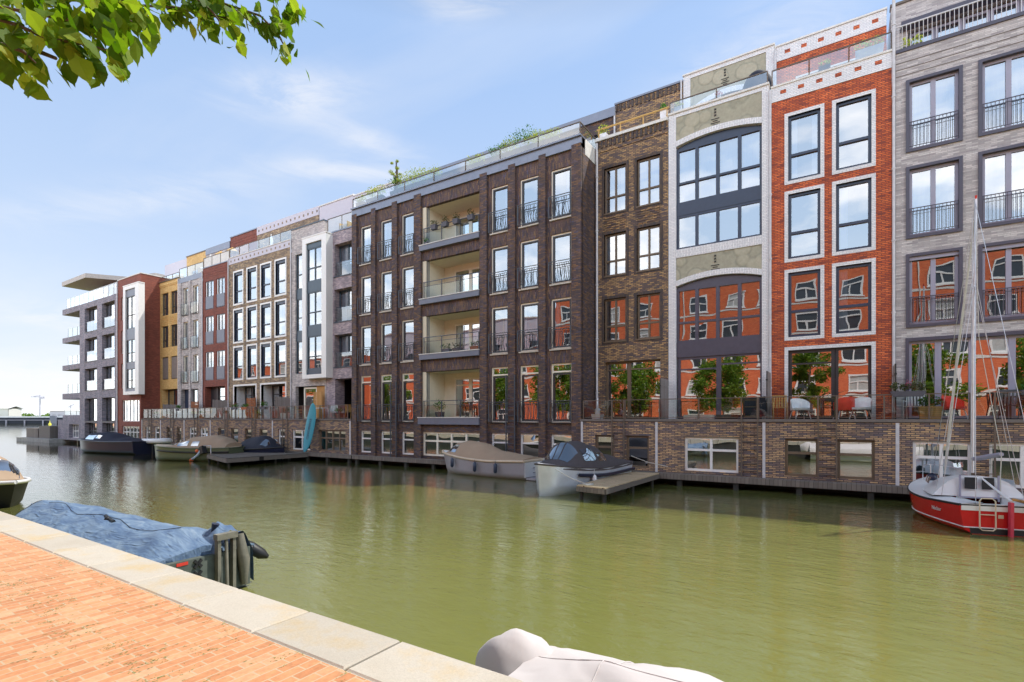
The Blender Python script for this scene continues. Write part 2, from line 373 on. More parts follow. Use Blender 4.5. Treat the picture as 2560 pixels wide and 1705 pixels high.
def foliage(mb, c, rad, n, size=.07, sz=1.0, mi=0, shape='ball'):
    c = Vector(c)
    for _ in range(n):
        while True:
            p = Vector((random.uniform(-1, 1), random.uniform(-1, 1), random.uniform(-1, 1)))
            if p.length <= 1: break
        p = p * (.55 + .45 * random.random()) if shape == 'ball' else p
        q = c + Vector((p.x * rad, p.y * rad, p.z * rad * sz))
        a = Vector((random.gauss(0, 1), random.gauss(0, 1), random.gauss(0, .7))).normalized()
        b = a.cross(Vector((random.gauss(0, 1), random.gauss(0, 1), random.gauss(0, 1)))).normalized()
        s = size * random.uniform(.6, 1.3)
        mb.add([q - a * s * .6, q + b * s * .35, q + a * s * .6, q - b * s * .35], [(0, 1, 2, 3)], mi)
def grass(mb, c, rad, n, h=.3, mi=0):
    for _ in range(n):
        a = random.uniform(0, 2 * math.pi); r = rad * math.sqrt(random.random()); x, y = c[0] + math.cos(a) * r, c[1] + math.sin(a) * r
        l = h * random.uniform(.5, 1.1); ox, oy = random.gauss(0, .3) * l + math.cos(a) * l * .35, random.gauss(0, .3) * l + math.sin(a) * l * .35
        w = .012 + h * .02
        mb.add([(x - w, y, c[2]), (x + w, y, c[2]), (x + ox * .5 + w * .6, y + oy * .5, c[2] + l * .7), (x + ox, y + oy, c[2] + l), (x + ox * .5 - w * .6, y + oy * .5, c[2] + l * .7)], [(0, 1, 2, 4), (4, 2, 3)], mi)
YT, YB, YS = 21.6, 23.2, 25.6      # terrace front plane, house plane, set back top storey
HR = [(12.05, 14.88), (8.95, 11.78), (5.84, 8.66)]

# ------------------------------------------------------------------ HOUSES, right to left
def setback(par, x0, x1, z1, mat, z0=16.0, holes=(), Y=YS, back=33.0, capmat='whitecap', cap=True, name='roof_storey', depth=.2):
    mb = MB(); wall(mb, x0, x1, z0, z1, Y, list(holes), depth)
    mb.quad((x0, back, z0), (x0, Y, z0), (x0, Y, z1), (x0, back, z1)); mb.quad((x1, Y, z0), (x1, back, z0), (x1, back, z1), (x1, Y, z1))
    mb.quad((x1, back, z0), (x0, back, z0), (x0, back, z1), (x1, back, z1)); mb.quad((x0, Y, z1 - .02), (x1, Y, z1 - .02), (x1, back, z1 - .02), (x0, back, z1 - .02))
    o = mb.build(name, mat, par)
    if cap: MB().box(x0 - .03, x1 + .03, Y - .06, Y + .3, z1, z1 + .09).build('coping', M[capmat], par)
    return o

# --- grey beige house, far right
x0, x1 = 1.52, 9.4
h = thing('house', 'grey beige long-brick house with dark window surrounds, rightmost of the row', 'house', (x0, YB, 0))
colx = [(1.84, 3.33), (3.79, 5.28), (5.74, 7.23), (7.69, 9.18)]
holes = [(a, b, c, d, .22) for a, b in colx for c, d in ((12.28, 14.80), (9.19, 11.70), (6.02, 8.58))] + [(1.87, 7.2, 2.7, 5.55, .22)]
mb = MB(); wall(mb, x0, x1, 2.6, 15.9, YB, holes); mb.build('wall', M['b_grey'], h)
mb = MB(); 
for z in (15.05, 15.28, 15.52): mb.box(x0, x1, YB - .012, YB + .1, z, z + .025)
mb.build('string_course', M['cap'], h)
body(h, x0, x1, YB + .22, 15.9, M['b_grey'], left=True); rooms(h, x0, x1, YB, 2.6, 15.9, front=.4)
MB().box(x0, x1, YB - .05, YB + .3, 15.9, 16.02).build('coping', M['violetframe'], h)
for i, (a, b) in enumerate(colx):
    for j, (c, d) in enumerate(((12.28, 14.80), (9.19, 11.70), (6.02, 8.58))):
        mb = MB(); e = .07
        mb.box(a - .03, a + e, YB - .06, YB + .17, c - .03, d + .03); mb.box(b - e, b + .03, YB - .06, YB + .17, c - .03, d + .03)
        mb.box(a + e, b - e, YB - .06, YB + .17, c - .03, c + e); mb.box(a + e, b - e, YB - .06, YB + .17, d - e, d + .03)
        s = mb.build('window_surround', M['violetframe'], h)
        window(h, a + e, b - e, c + e, d - e, YB + .10, 'lilac', vs=(.5,), fw=.09, mw=.14, curtain='curtain' if j < 2 else None, cstyle='F' if random.random() < .6 else 'B')
        if j == 2: MB().box(a + e, b - e, YB + .02, YB + .09, d - .20, d - e).build('blind_box', M['lilac'], h)
        mb = MB(); zt = c + 1.02
        mb.box(a + e, b - e, YB - .03, YB - .005, zt, zt + .03); mb.box(a + e, b - e, YB - .03, YB - .005, c + .16, c + .18); mb.box(a + e, b - e, YB - .025, YB - .01, zt - .11, zt - .095)
        n = 13
        for k in range(n + 1):
            x = a + e + .02 + (b - a - 2 * e - .04) * k / n; mb.box(x - .008, x + .008, YB - .025, YB - .009, c + .18, zt)
        mb.build('railing', M['violetframe'], h)
mb = MB(); mb.box(1.80, 1.90, YB - .05, YB + .2, 2.72, 5.62); mb.box(7.14, 7.25, YB - .05, YB + .2, 2.72, 5.62); mb.box(1.90, 7.14, YB - .05, YB + .2, 5.50, 5.62); mb.build('door_surround', M['violetframe'], h)
for a, b in ((1.9, 2.72), (2.72, 3.62), (3.62, 4.62), (4.62, 5.5), (5.5, 6.35), (6.35, 7.14)):
    window(h, a, b, 2.75, 5.5, YB + .10, 'lilac', fw=.09, gl='glass_low', name='glass_door', curtain=None)
sh = setback(h, x0, x1, 19.2, M['b_grey'], 15.8, holes=[(x0 + .55, 6.2, 16.0, 18.05, .25)], capmat='rail')
MB().box(x0 + .3, 6.5, YS - .45, YS + .02, 18.06, 18.22).build('canopy', M['violetframe'], sh)
for k in range(5): window(sh, x0 + .6 + k * .8, x0 + 1.38 + k * .8, 16.0, 17.95, YS + .12, 'lilac', fw=.09, curtain='curtain', cstyle='F')
mb = MB(); mb.box(x0 + .05, 6.0, YB + .02, YB + .06, 16.86, 16.90)
for k in range(37): x = x0 + .07 + k * .12; mb.box(x - .009, x + .009, YB + .03, YB + .048, 16.02, 16.86)
mb.build('roof_railing', M['pipe'], h)
pipe(h, 1.46, YB - .04, 2.75, 19.0, .05)

# --- orange red house
x0, x1 = -2.53, 1.40
h = thing('house', 'orange red brick house with white framed windows and a white studded parapet', 'house', (x0, YB, 0))
colx = [(-2.05, -.69), (-.44, .93)]
e = .13
holes = [(a + e, b - e, c + e, d - e) for a, b in colx for c, d in HR] + [(-2.05 + e, .93 - e, 2.7, 5.58 - e)]
mb = MB(); wall(mb, x0, x1, 2.6, 15.47, YB, holes, .3); mb.build('wall', M['b_red'], h)
mb = MB(); mb.box(x0, x1, YB - .03, YB + .3, 15.47, 16.05); par = mb.build('parapet', M['b_white'], h)
MB().box(x0, x1 + .02, YB - .07, YB + .34, 16.05, 16.12).build('coping', M['whitecap'], h)
mb = MB()
for k in range(6): x = -2.2 + k * .62; mb.box(x, x + .21, YB - .034, YB, 15.72, 15.87)
mb.build('brick_stud', M['b_red'], par)
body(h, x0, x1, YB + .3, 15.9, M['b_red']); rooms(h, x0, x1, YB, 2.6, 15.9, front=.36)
def white_surround(h, a, b, c, d, e, Y=YB, mat='b_white', bottom=True):
    mb = MB(); mb.box(a, a + e, Y - .02, Y + .28, c, d); mb.box(b - e, b, Y - .02, Y + .28, c, d); mb.box(a + e, b - e, Y - .02, Y + .28, d - e, d)
    if bottom: mb.box(a + e, b - e, Y - .02, Y + .28, c, c + e)
    return mb.build('window_surround', M[mat], h)
for a, b in colx:
    for j, (c, d) in enumerate(HR):
        white_surround(h, a, b, c, d, e)
        w = window(h, a + e, b - e, c + e, d - e, YB + .08, 'navy', hs=(.40,), fw=.10, mw=.10, curtain='curtain' if (a > -1) == (j > 0) else None, cstyle='L' if a > -1 else 'B', th=.12)
white_surround(h, -2.05, .93, 2.72, 5.58, e, bottom=False)
window(h, -2.05 + e, -.35, 2.74, 5.45, YB + .12, 'darkframe', hs=(.80,), fw=.12, gl='glass_low', name='glass_door')
window(h, -.33, .93 - e, 2.74, 5.45, YB + .12, 'darkframe', fw=.10, gl='glass_low', name='glass_door')
sh = setback(h, x0 - .05, x1 - .02, 18.55, M['b_red'], 15.8, holes=[(-1.75, .6, 16.0, 17.55, .25)], cap=False)
mb = MB(); mb.box(x0 - .05, x1 - .02, YS - .03, YS + .3, 18.55, 19.18); q = mb.build('parapet', M['b_white'], sh)
MB().box(x0 - .07, x1, YS - .08, YS + .34, 19.18, 19.25).build('coping', M['whitecap'], sh)
mb = MB()
for k in range(6): x = -2.25 + k * .63; mb.box(x, x + .21, YS - .036, YS, 18.80, 18.95)
mb.build('brick_stud', M['b_red'], q)
mb = MB(); mb.box(-1.83, -1.75, YS - .03, YS + .2, 16, 17.63); mb.box(-1.75, .68, YS - .03, YS + .2, 17.55, 17.63); mb.box(.6, .68, YS - .03, YS + .2, 16, 17.55); mb.build('window_surround', M['whitecap'], sh)
window(sh, -1.75, .6, 16.0, 17.55, YS + .1, 'navy', vs=(.34, .67), fw=.07)
glass_rail(h, x0 + .03, x1, YB + .05, 16.12, 16.78, 1.3)
pipe(h, -2.56, YB - .04, 2.75, 16.0, .05); pipe(h, -2.62, YS - .05, 16.2, 19.1, .05)

# --- white arched house
x0, x1 = -6.66, -2.62
h = thing('house', 'white glazed-brick house with arched windows and stone arch panels', 'house', (x0, YB, 0))
A0, A1 = -6.33, -2.87
stone, nt, out = new_mat('cast stone with round reliefs')
p_ = N(nt, 'ShaderNodeBsdfPrincipled', Roughness=.85); tc = N(nt, 'ShaderNodeTexCoord')
vo = N(nt, 'ShaderNodeTexVoronoi', Scale=1.35, Randomness=.75); nt.links.new(tc.outputs['Object'], vo.inputs['Vector'])
nz = N(nt, 'ShaderNodeTexNoise', Scale=7, Detail=8.0, Roughness=.7); nt.links.new(tc.outputs['Object'], nz.inputs['Vector'])
dd = math_node(nt, 'ADD', vo.outputs['Distance'], math_node(nt, 'MULTIPLY', math_node(nt, 'SUBTRACT', nz.outputs['Fac'], .5), .10))
c = ramp(nt, dd, [(0.0, (.46, .43, .33)), (.42, (.43, .40, .30)), (.50, (.31, .30, .23)), (.58, (.39, .37, .28)), (1, (.36, .34, .26))])
c = mixcol(nt, 1.0, c, ramp(nt, nz.outputs['Fac'], [(.3, .85), (.7, 1.12)]), 'MULTIPLY')
nt.links.new(c, p_.inputs['Base Color']); bp = N(nt, 'ShaderNodeBump', Strength=.6, Distance=.03)
nt.links.new(ramp(nt, dd, [(.4, 1.0), (.5, 0.0)]), bp.inputs['Height']); nt.links.new(bp.outputs[0], p_.inputs['Normal']); nt.links.new(p_.outputs[0], out.inputs[0])
def arch_front(h, Y, z0, z1, bays, capz, xa=x0, xb=x1, a0=A0, a1=A1, name='wall'):
    """piers and bands of white brick; bays: (bottom, arch springing, arch rise, panel top or None)"""
    mb = MB(); mb.box(xa, a0, Y, Y + .35, z0, z1); mb.box(a1, xb, Y, Y + .35, z0, z1); mb.box(a0, a1, Y + .001, Y + .34, capz, z1)
    w = mb.build(name, M['b_white'], h)
    return w
def arch_z(x, a0, a1, zs, rise): 
    t = (x - a0) / (a1 - a0) * 2 - 1
    return zs + rise * (1 - t * t)
def arch_panel(h, Y, a0, a1, zs, rise, ztop, th=.24):
    n = 24; X_ = [a0 + (a1 - a0) * i / n for i in range(n + 1)]
    mb = MB()
    lo = [(x, Y + .03, arch_z(x, a0, a1, zs + th, rise)) for x in X_]; hi = [(x, Y + .03, ztop) for x in X_]
    mb.loft([lo, hi], smooth=False)
    pn = mb.build('relief_panel', stone, h)
    mb = MB()
    for i in range(n):
        xa, xb = X_[i], X_[i + 1]
        z = [arch_z(xa, a0, a1, zs, rise), arch_z(xb, a0, a1, zs, rise)]
        vs = [(xa, Y - .02, z[0]), (xb, Y - .02, z[1]), (xb, Y - .02, z[1] + th), (xa, Y - .02, z[0] + th), (xa, Y + .4, z[0]), (xb, Y + .4, z[1]), (xb, Y + .4, z[1] + th), (xa, Y + .4, z[0] + th)]
        mb.add(vs, [(0, 1, 2, 3), (0, 4, 5, 1), (3, 2, 6, 7)])
    mb.build('arch', M['b_white_s'], h)
    # three crosses above a short carved inscription
    mb = MB(); cx = (a0 + a1) / 2 - .08; zc = ztop - .16
    for k in range(3):
        for sx in (-1, 1):
            mb.obox((cx, Y + .018, zc - k * .125), (1, 0, sx), (0, 1, 0), (-sx, 0, 1), .052, .010, .013)
    rr = random.Random(3)
    for k, w_ in enumerate((.17, .10, .17, .08)):
        x = cx - w_ + .0
        while x < cx + w_: 
            l = rr.uniform(.02, .035); mb.box(x, x + l, Y + .012, Y + .03, zc - .42 - k * .085, zc - .385 - k * .085); x += l + .012
    mb.build('carved_crosses', M['black'], pn)
def arched_win(h, Y, a0, a1, z0, zs, rise, hs, fr='navy', gl='glass', curtain=None):
    n = 20; fw = .10; top = lambda x: arch_z(x, a0, a1, zs, rise)
    mb = MB(); y0, y1 = Y, Y + .12
    mb.box(a0, a0 + fw, y0, y1, z0, zs); mb.box(a1 - fw, a1, y0, y1, z0, zs); mb.box(a0 + fw, a1 - fw, y0, y1, z0, z0 + fw)
    ztop = zs - .02
    mb.box(a0 + fw, a1 - fw, y0, y1, ztop - fw, ztop)
    # solid filler between the flat window head and the arch
    lo = [(a0 + (a1 - a0) * i / n, Y + .01, ztop) for i in range(n + 1)]; hi = [(a0 + (a1 - a0) * i / n, Y + .01, top(a0 + (a1 - a0) * i / n) + .02) for i in range(n + 1)]
    mb.loft([lo, hi], smooth=False)
    zb = [z0 + fw] + list(hs) + [ztop - fw]
    for z in hs: mb.box(a0 + fw, a1 - fw, y0 - .004, y1 - .01, z - .045, z + .045)
    for k in (1, 2, 3):
        xm = a0 + (a1 - a0) * k / 4
        for a, b in zip(zb[:-1], zb[1:]):
            mb.box(xm - .07, xm + .07, y0, y1, a if a == zb[0] else a + .045, b if b == zb[-1] else b - .045)
    w = mb.build('window', M[fr], h)
    MB().quad((a0 + .03, Y + .07, z0 + .03), (a1 - .03, Y + .072, z0 + .03), (a1 - .03, Y + .07, ztop - .03), (a0 + .03, Y + .074, ztop - .03)).build('pane', M[gl], w)
    if curtain: drape(w, a0 + fw, a1 - fw, z0 + .05, ztop - .05, Y + .2, 'F', curtain)
    return w
arch_front(h, YB, 2.6, 16.28, None, 16.11)
MB().box(x0 - .02, x1 + .02, YB - .06, YB + .38, 16.28, 16.36).build('coping', M['whitecap'], h)
arch_panel(h, YB, A0, A1, 14.80, .22, 16.11)
arched_win(h, YB + .12, A0, A1, 12.24, 14.72, .28, (13.17,), curtain='curtain')
MB().box(A0, A1, YB + .10, YB + .3, 11.74, 12.24).build('spandrel', M['navy'], h)
w = window(h, A0, A1, 10.23, 11.74, YB + .12, 'navy', vs=(.25, .5, .75), fw=.10, mw=.13)
MB().box(A0, A1, YB - .012, YB + .35, 9.86, 10.23).build('lintel_band', M['b_white_s'], h)
arch_panel(h, YB, A0, A1, 8.60, .26, 9.86)
arched_win(h, YB + .12, A0, A1, 6.10, 8.52, .30, (6.98,), fr='violetframe', gl='glass')
MB().box(A0, A1, YB + .08, YB + .3, 5.45, 6.10).build('spandrel', M['violetframe'], h)
window(h, A0 + .05, -4.55, 2.74, 5.45, YB + .14, 'violetframe', hs=(.80,), fw=.11, gl='glass_low', name='glass_door', curtain='green_curtain', cstyle='L')
window(h, -4.55, A1, 2.74, 5.45, YB + .14, 'violetframe', hs=(.86,), fw=.08, gl='glass_low', name='glass_door')
body(h, x0, x1, YB + .35, 15.9, M['b_white']); rooms(h, x0, x1, YB, 2.6, 15.9, front=.5)
sh = arch_front(h, YS, 15.8, 19.36, None, 19.18, xa=-6.63, xb=-2.68, a0=-6.30, a1=-3.0, name='roof_storey')
MB().box(-6.66, -2.64, YS - .06, YS + .38, 19.36, 19.43).build('coping', M['whitecap'], h)
arch_panel(h, YS, -6.30, -3.0, 17.45, .45, 19.18)
arched_win(h, YS + .15, -6.30, -3.0, 16.0, 17.4, .50, (), curtain=None)
mb = MB(); mb.quad((-6.63, 33, 15.8), (-6.63, YS + .3, 15.8), (-6.63, YS + .3, 19.3), (-6.63, 33, 19.3)); mb.quad((-2.68, YS + .3, 15.8), (-2.68, 33, 15.8), (-2.68, 33, 19.3), (-2.68, YS + .3, 19.3)); mb.quad((-6.63, YS + .3, 19.3), (-2.68, YS + .3, 19.3), (-2.68, 33, 19.3), (-6.63, 33, 19.3)); mb.build('side_wall', M['b_white'], h)
glass_rail(h, x0 + .05, x1 - .05, YB + .06, 16.36, 16.85, 1.9)
pipe(h, -6.72, YS - .05, 16.2, 19.2, .04)

# --- yellow brown house
x0, x1 = -10.16, -6.68
h = thing('house', 'yellow brown brick house with four small brown windows per floor pair, left of the white arched house', 'house', (x0, YB, 0))
h['label'] = 'yellow brown brick house with pairs of small brown windows, beside the white arched house'
colx = [(-9.73, -8.64), (-8.12, -7.03)]
rws = [(12.53, 14.71), (9.54, 11.54), (6.41, 8.45)]
holes = [(a, b, c, d) for a, b in colx for c, d in rws] + [(-9.71, -7.02, 2.7, 5.44, .30)]
mb = MB(); wall(mb, x0, x1, 2.6, 15.55, YB, holes, .22); mb.build('wall', M['b_brown'], h)
mb = MB(); mb.box(x0, x1, YB - .04, YB + .3, 15.55, 16.07)
mb.build('parapet_band', M['b_brown'], h)
mb = MB(); 
for k in range(16): x = x0 + .08 + k * .215; mb.box(x, x + .10, YB - .09, YB - .04, 15.72, 16.07)
mb.build('dentil_course', M['b_brown_s'], h)
MB().box(x0 - .02, x1, YB - .14, YB + .34, 16.07, 16.20).build('coping', M['whitecap'], h)
for a, b in colx:
    mb = MB()
    for c, d in rws:
        mb.box(a - .13, a, YB - .015, YB + .2, c - .13, d + .13); mb.box(b, b + .13, YB - .015, YB + .2, c - .13, d + .13)
        mb.box(a, b, YB - .015, YB + .2, c - .13, c); mb.box(a, b, YB - .015, YB + .2, d, d + .13)
    mb.build('window_surround', M['b_brown_s'], h)
    mb = MB()
    for k in range(6): mb.box(a, b, YB - .03, YB + .02, 11.74 + k * .11, 11.80 + k * .11)
    mb.build('ribbed_panel', M['b_brown'], h)
    for c, d in rws:
        w = window(h, a, b, c, d, YB + .10, 'brownframe', vs=(.5,), hs=(.36,), fw=.08, mw=.08, curtain='curtain' if c > 9 else None)
        MB().box(a - .02, b + .02, YB - .05, YB + .1, c - .05, c + .005).build('sill', M['brownframe'], w)
body(h, x0, x1, YB + .22, 15.9, M['b_brown']); rooms(h, x0, x1, YB, 2.6, 15.9, front=.3)
window(h, -9.71, -8.55, 2.74, 5.44, YB + .2, 'brownframe', hs=(.86,), fw=.10, gl='glass_low', name='glass_door')
window(h, -8.55, -7.02, 2.74, 5.44, YB + .2, 'brownframe', hs=(.86,), fw=.07, gl='glass_low', name='glass_door')
sh = setback(h, -10.12, -6.66, 19.12, M['b_brown'], 15.8, capmat='zinc', holes=[(-8.2, -7.0, 16.2, 17.6, .2)])
mb = MB(); 
for k in range(16): x = -10.08 + k * .215; mb.box(x, x + .10, YS - .05, YS, 18.75, 19.08)
mb.build('dentil_course', M['b_brown_s'], sh)
window(sh, -8.2, -7.0, 16.2, 17.6, YS + .1, 'brownframe', fw=.07)
mb = MB(); mb.box(x0, x1, YB + .1, YB + .16, 16.72, 16.78); 
for k in range(4): x = x0 + .1 + k * 1.1; mb.box(x - .02, x + .02, YB + .1, YB + .14, 16.2, 16.72)
mb.build('roof_railing', M['crate'], h)
pipe(h, -10.08, YB - .07, 2.75, 16.0, .06); pipe(h, -10.14, YS - .06, 16.2, 19.0, .05)

# --- dark purple brick apartment block in the middle
x0, x1 = -25.86, -10.20
h = thing('apartment_building', 'dark purple brick apartment block with iron balconies and cream loggias', 'apartment building', (x0, YT, 0))
W9 = [(-25.2, -24.13), (-23.43, -22.37), (-21.69, -20.63), (-15.32, -14.22), (-13.57, -12.46), (-11.83, -10.72)]
R9 = [(12.22, 14.58), (9.13, 11.51), (6.04, 8.44), (2.56, 5.36)]
LX0, LX1 = -20.08, -15.97
LR = [(12.14, 14.64), (9.13, 11.61), (6.03, 8.50), (2.48, 5.37)]
WY = YT + .12
holes = [(a, b, c, d) for a, b in W9 for c, d in R9]
holes += [(LX0, LX1, c, d, 1.7) for c, d in LR]
mb = MB(); wall(mb, x0, x1, 2.45, 15.27, WY, holes, .2); mb.build('wall', M['b_dark_s'], h)
hb = [(a, b, .66, 2.0) for a, b in W9] + [(LX0 + .02, LX1 - .02, .66, 2.0)]
mb = MB(); wall(mb, x0, x1, .45, 2.45, WY, hb, .2); mb.build('base_wall', M['b_dark'], h)
for a, b in ((x0, -25.44), (-24.13, -23.76), (-22.37, -21.95), (-20.61, LX0), (LX1, -15.52), (-14.20, -13.79), (-12.44, -12.06), (-10.68, x1)):
    MB().box(a, b, YT - .02, WY + .05, .45, 15.42).build('pilaster', M['b_dark'], h)
mb = MB(); mb.box(x0, x1, YT - .0, WY + .3, 15.27 + .001, 15.72); mb.box(x0 - .02, x1 + .02, YT - .10, WY + .34, 15.72, 15.80)
for k in range(9): x = x0 + 1.7 * k + .9; mb.box(x - .006, x + .006, YT - .004, YT, 15.28, 15.71)
mb.build('fascia', M['zinc'], h)
mb = MB(); mb.quad((x1, WY, .45), (x1, 34, .45), (x1, 34, 15.72), (x1, WY, 15.72)); mb.quad((x0, 34, .45), (x0, WY, .45), (x0, WY, 15.72), (x0, 34, 15.72)); mb.quad((x1, 34, .45), (x0, 34, .45), (x0, 34, 15.7), (x1, 34, 15.7)); mb.build('side_wall', M['b_dark'], h)
MB().box(x0 + .02, x1 - .02, WY + .3, 33.9, 15.3, 15.55).build('roof', M['roofing'], h)
MB().box(x1 - .25, x1 + .014, WY + .31, 23.35, 15.05, 15.79).build('fascia_return', M['whitecap'], h)
# rooms behind the windows, left and right of the loggias, and the cellar floor
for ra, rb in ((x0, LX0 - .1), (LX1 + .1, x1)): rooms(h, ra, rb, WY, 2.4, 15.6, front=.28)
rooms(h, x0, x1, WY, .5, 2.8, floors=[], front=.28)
def french_rail(w=1.16, hh=.98, seed=1):
    rr = random.Random(seed); mb = MB(); y = 0
    mb.tube([(0, y, 0), (0, y, hh)], .022, 5); mb.tube([(w, y, 0), (w, y, hh)], .022, 5)
    mb.box(0, w, -.02, .02, hh, hh + .03); mb.box(0, w, -.012, .012, .02, .045); mb.box(0, w, -.012, .012, hh - .10, hh - .08)
    for x in (0, w): mb.tube([(x, 0, hh), (x, .14, hh)], .016, 5); mb.tube([(x, 0, .03), (x, .14, .03)], .016, 5)
    n = 11
    for k in range(n):
        x = (k + .7) / (n + .4) * w; a = rr.choice((-1, 1)) * rr.uniform(.035, .085); b = rr.uniform(-.03, .03)
        pts = [(min(w - .02, max(.02, x + a * math.sin(t * math.pi * 1.0) + b * math.sin(t * 2 * math.pi) + a * .6 * (t - .5))), rr.uniform(-.004, .004), .03 + t * (hh - .12)) for t in [i / 8 for i in range(9)]]
        mb.tube(pts, .0135, 4, cap=False)
    return mb.mesh('french_balcony', M['iron'])
rail_meshes = [french_rail(seed=s) for s in (1, 2, 3)]
for i, (a, b) in enumerate(W9):
    for j, (c, d) in enumerate(R9):
        wn = window(h, a, b, c, d, WY + .07, 'cream', hs=(.86,) if j == 3 else (), fw=.075, mw=.07, curtain='curtain' if j < 3 and random.random() < .75 else ('green_curtain' if (i, j) == (3, 3) else None), gl='glass' if j < 3 else 'glass_low', cstyle=random.choice('LRB') if j != 3 else 'R')
        mb = MB(); q = .075; zt = c + (d - c) * (.86 if j == 3 else 1) - q
        mb.box(a + q, a + q + .07, WY + .055, WY + .12, c + q, zt); mb.box(b - q - .07, b - q, WY + .055, WY + .12, c + q, zt)
        mb.box(a + q + .07, b - q - .07, WY + .055, WY + .12, zt - .07, zt); mb.box(a + q + .07, b - q - .07, WY + .055, WY + .12, c + q, c + q + .07)
        mb.build('sash', M['darkframe'], wn)
        MB().box(a - .04, b + .04, WY - .08, WY + .07, c - .06, c).build('sill', M['whitecap' if j < 3 else 'darkframe'], wn)
        o = bpy.data.objects.new('balcony_railing', rail_meshes[(i + j) % 3]); COL.objects.link(o); o.parent = h
        o.location = Vector(((a + b) / 2 - .58, WY - .20, c + .02)) - OFF[h.name]; OFF[o.name] = OFF[h.name]
for a, b in W9: window(h, a, b, .66, 2.0, WY + .08, 'white', hs=(.64,), fw=.08, mw=.08, gl='glass_low', curtain=random.choice(['green_curtain', 'teal_curtain', None]), cstyle='F')
window(h, LX0 + .02, LX1 - .02, .66, 2.0, WY + .08, 'cream', vs=(.25, .5, .75), hs=(.62,), fw=.09, mw=.10, gl='glass_low', curtain='green_curtain', cstyle='F')
# loggias
for j, (c, d) in enumerate(LR):
    lg = MB(); yb = YT + 1.75
    lg.quad((LX0 + .25, WY + .2, c), (LX0 + .25, yb, c), (LX0 + .25, yb, d), (LX0 + .25, WY + .2, d)); lg.box(LX0 + .01, LX0 + .25, WY + .02, WY + .2, c + .28, d - .01)
    lg.quad((LX1 - .02, WY + .2, c), (LX1 - .02, yb, c), (LX1 - .02, yb, d), (LX1 - .02, WY + .2, d))
    lg.quad((LX0, WY + .2, d - .02), (LX0, yb, d - .02), (LX1, yb, d - .02), (LX1, WY + .2, d - .02))
    hz = c + .3
    # back wall with a wide window opening
    wall(lg, LX0 + .25, LX1 - .02, hz, d - .02, yb, [(LX0 + 1.0, LX1 - .3, hz + .02, d - .30)], .1)
    lo = lg.build('loggia', M['creamwall'], h)
    MB().box(LX0 + .02, LX1 - .02, WY + .0, yb, c + .02, hz).build('loggia_floor', M['concrete'], lo)
    window(lo, LX0 + 1.0, -17.95, hz + .02, d - .30, yb + .02, 'cream', hs=(.82,) if j == 3 else (), fw=.09, gl='glass_low', curtain='blinds' if j in (1, 2) else None, cstyle='F')
    window(lo, -17.95, LX1 - .3, hz + .02, d - .30, yb + .02, 'cream', hs=(.82,) if j == 3 else (), vs=(.5,), fw=.12, gl='glass_low', curtain='curtain' if j == 1 else None, cstyle='L')
    MB().box(LX0 - .14 if j == 3 else LX0 - .04, LX1 + .01, YT - .10, WY + .12, c - .0 if j < 3 else c - .06, c + .28 if j < 3 else c + .30).build('slab_edge', M['greypanel'], lo)
    MB().box(LX0 - .16 if j == 3 else LX0 - .06, LX1 + .02, YT - .13, WY + .12, c + .28 if j < 3 else c + .30, c + .32 if j < 3 else c + .34).build('coping', M['whitecap'], lo)
    mb = MB(); zt = c + 1.22
    mb.box(LX0 + .15, LX1 - .02, YT + .02, YT + .06, zt, zt + .04)
    mb.box(LX0 + .15, LX1 - .02, YT + .03, YT + .05, zt - .22, zt - .20)
    for x in (LX0 + .2, LX0 + 1.5, LX0 + 2.8, LX1 - .08): mb.box(x - .02, x + .02, YT + .02, YT + .06, c + .32, zt)
    for x in (LX0 + .32, LX0 + .42): mb.tube([(x, YT + .22, c + .32), (x, YT + .22, d - .05)], .022, 6)
    rl = mb.build('loggia_railing', M['iron'], lo)
    for k in range(3): x = LX0 + .22 + k * 1.28; MB().quad((x, YT + .045, c + .36), (x + 1.22, YT + .03, c + .36), (x + 1.22, YT + .03, zt - .24), (x, YT + .045, zt - .24)).build('glass_panel', M['glass_rail'], rl)
rl = glass_rail(h, x0 + .1, x1 - .05, YT + .0, 15.80, 16.36, 2.2, side=25.0)
# set back storey
mb = MB(); wall(mb, x0 - .1, x1 + .05, 15.4, 18.55, YS, [(x0 + .6 + k * 2.5, x0 + 2.6 + k * 2.5, 15.6, 17.9) for k in range(6)], .2)
mb.quad((x1 + .05, YS, 15.4), (x1 + .05, 33, 15.4), (x1 + .05, 33, 18.55), (x1 + .05, YS, 18.55)); mb.quad((x0 - .1, 33, 15.4), (x0 - .1, YS, 15.4), (x0 - .1, YS, 18.55), (x0 - .1, 33, 18.55))
sh = mb.build('roof_storey', M['b_dark'], h)
MB().box(x0 - .15, x1 + .1, YS - .12, 33, 18.55, 19.02).build('fascia', M['zinc'], sh)
for k in range(6): window(sh, x0 + .6 + k * 2.5, x0 + 2.6 + k * 2.5, 15.6, 17.9, YS + .1, 'darkframe', vs=(.5,), fw=.07)
# water ladders up the front
def ladder(par, xa, xb, Y, z0, z1, mat='rail', step=.28, name='ladder'):
    mb = MB()
    mb.box(xa, xa + .045, Y - .03, Y + .02, z0, z1); mb.box(xb - .045, xb, Y - .03, Y + .02, z0, z1)
    z = z0 + .15
    while z < z1 - .9: mb.box(xa + .045, xb - .045, Y - .015, Y + .01, z, z + .025); z += step
    return mb.build(name, M[mat], par)
for xa, xb in ((-22.35, -21.85), (-14.25, -13.70)): ladder(h, xa, xb, YT - .14, .5, 4.9, 'iron')

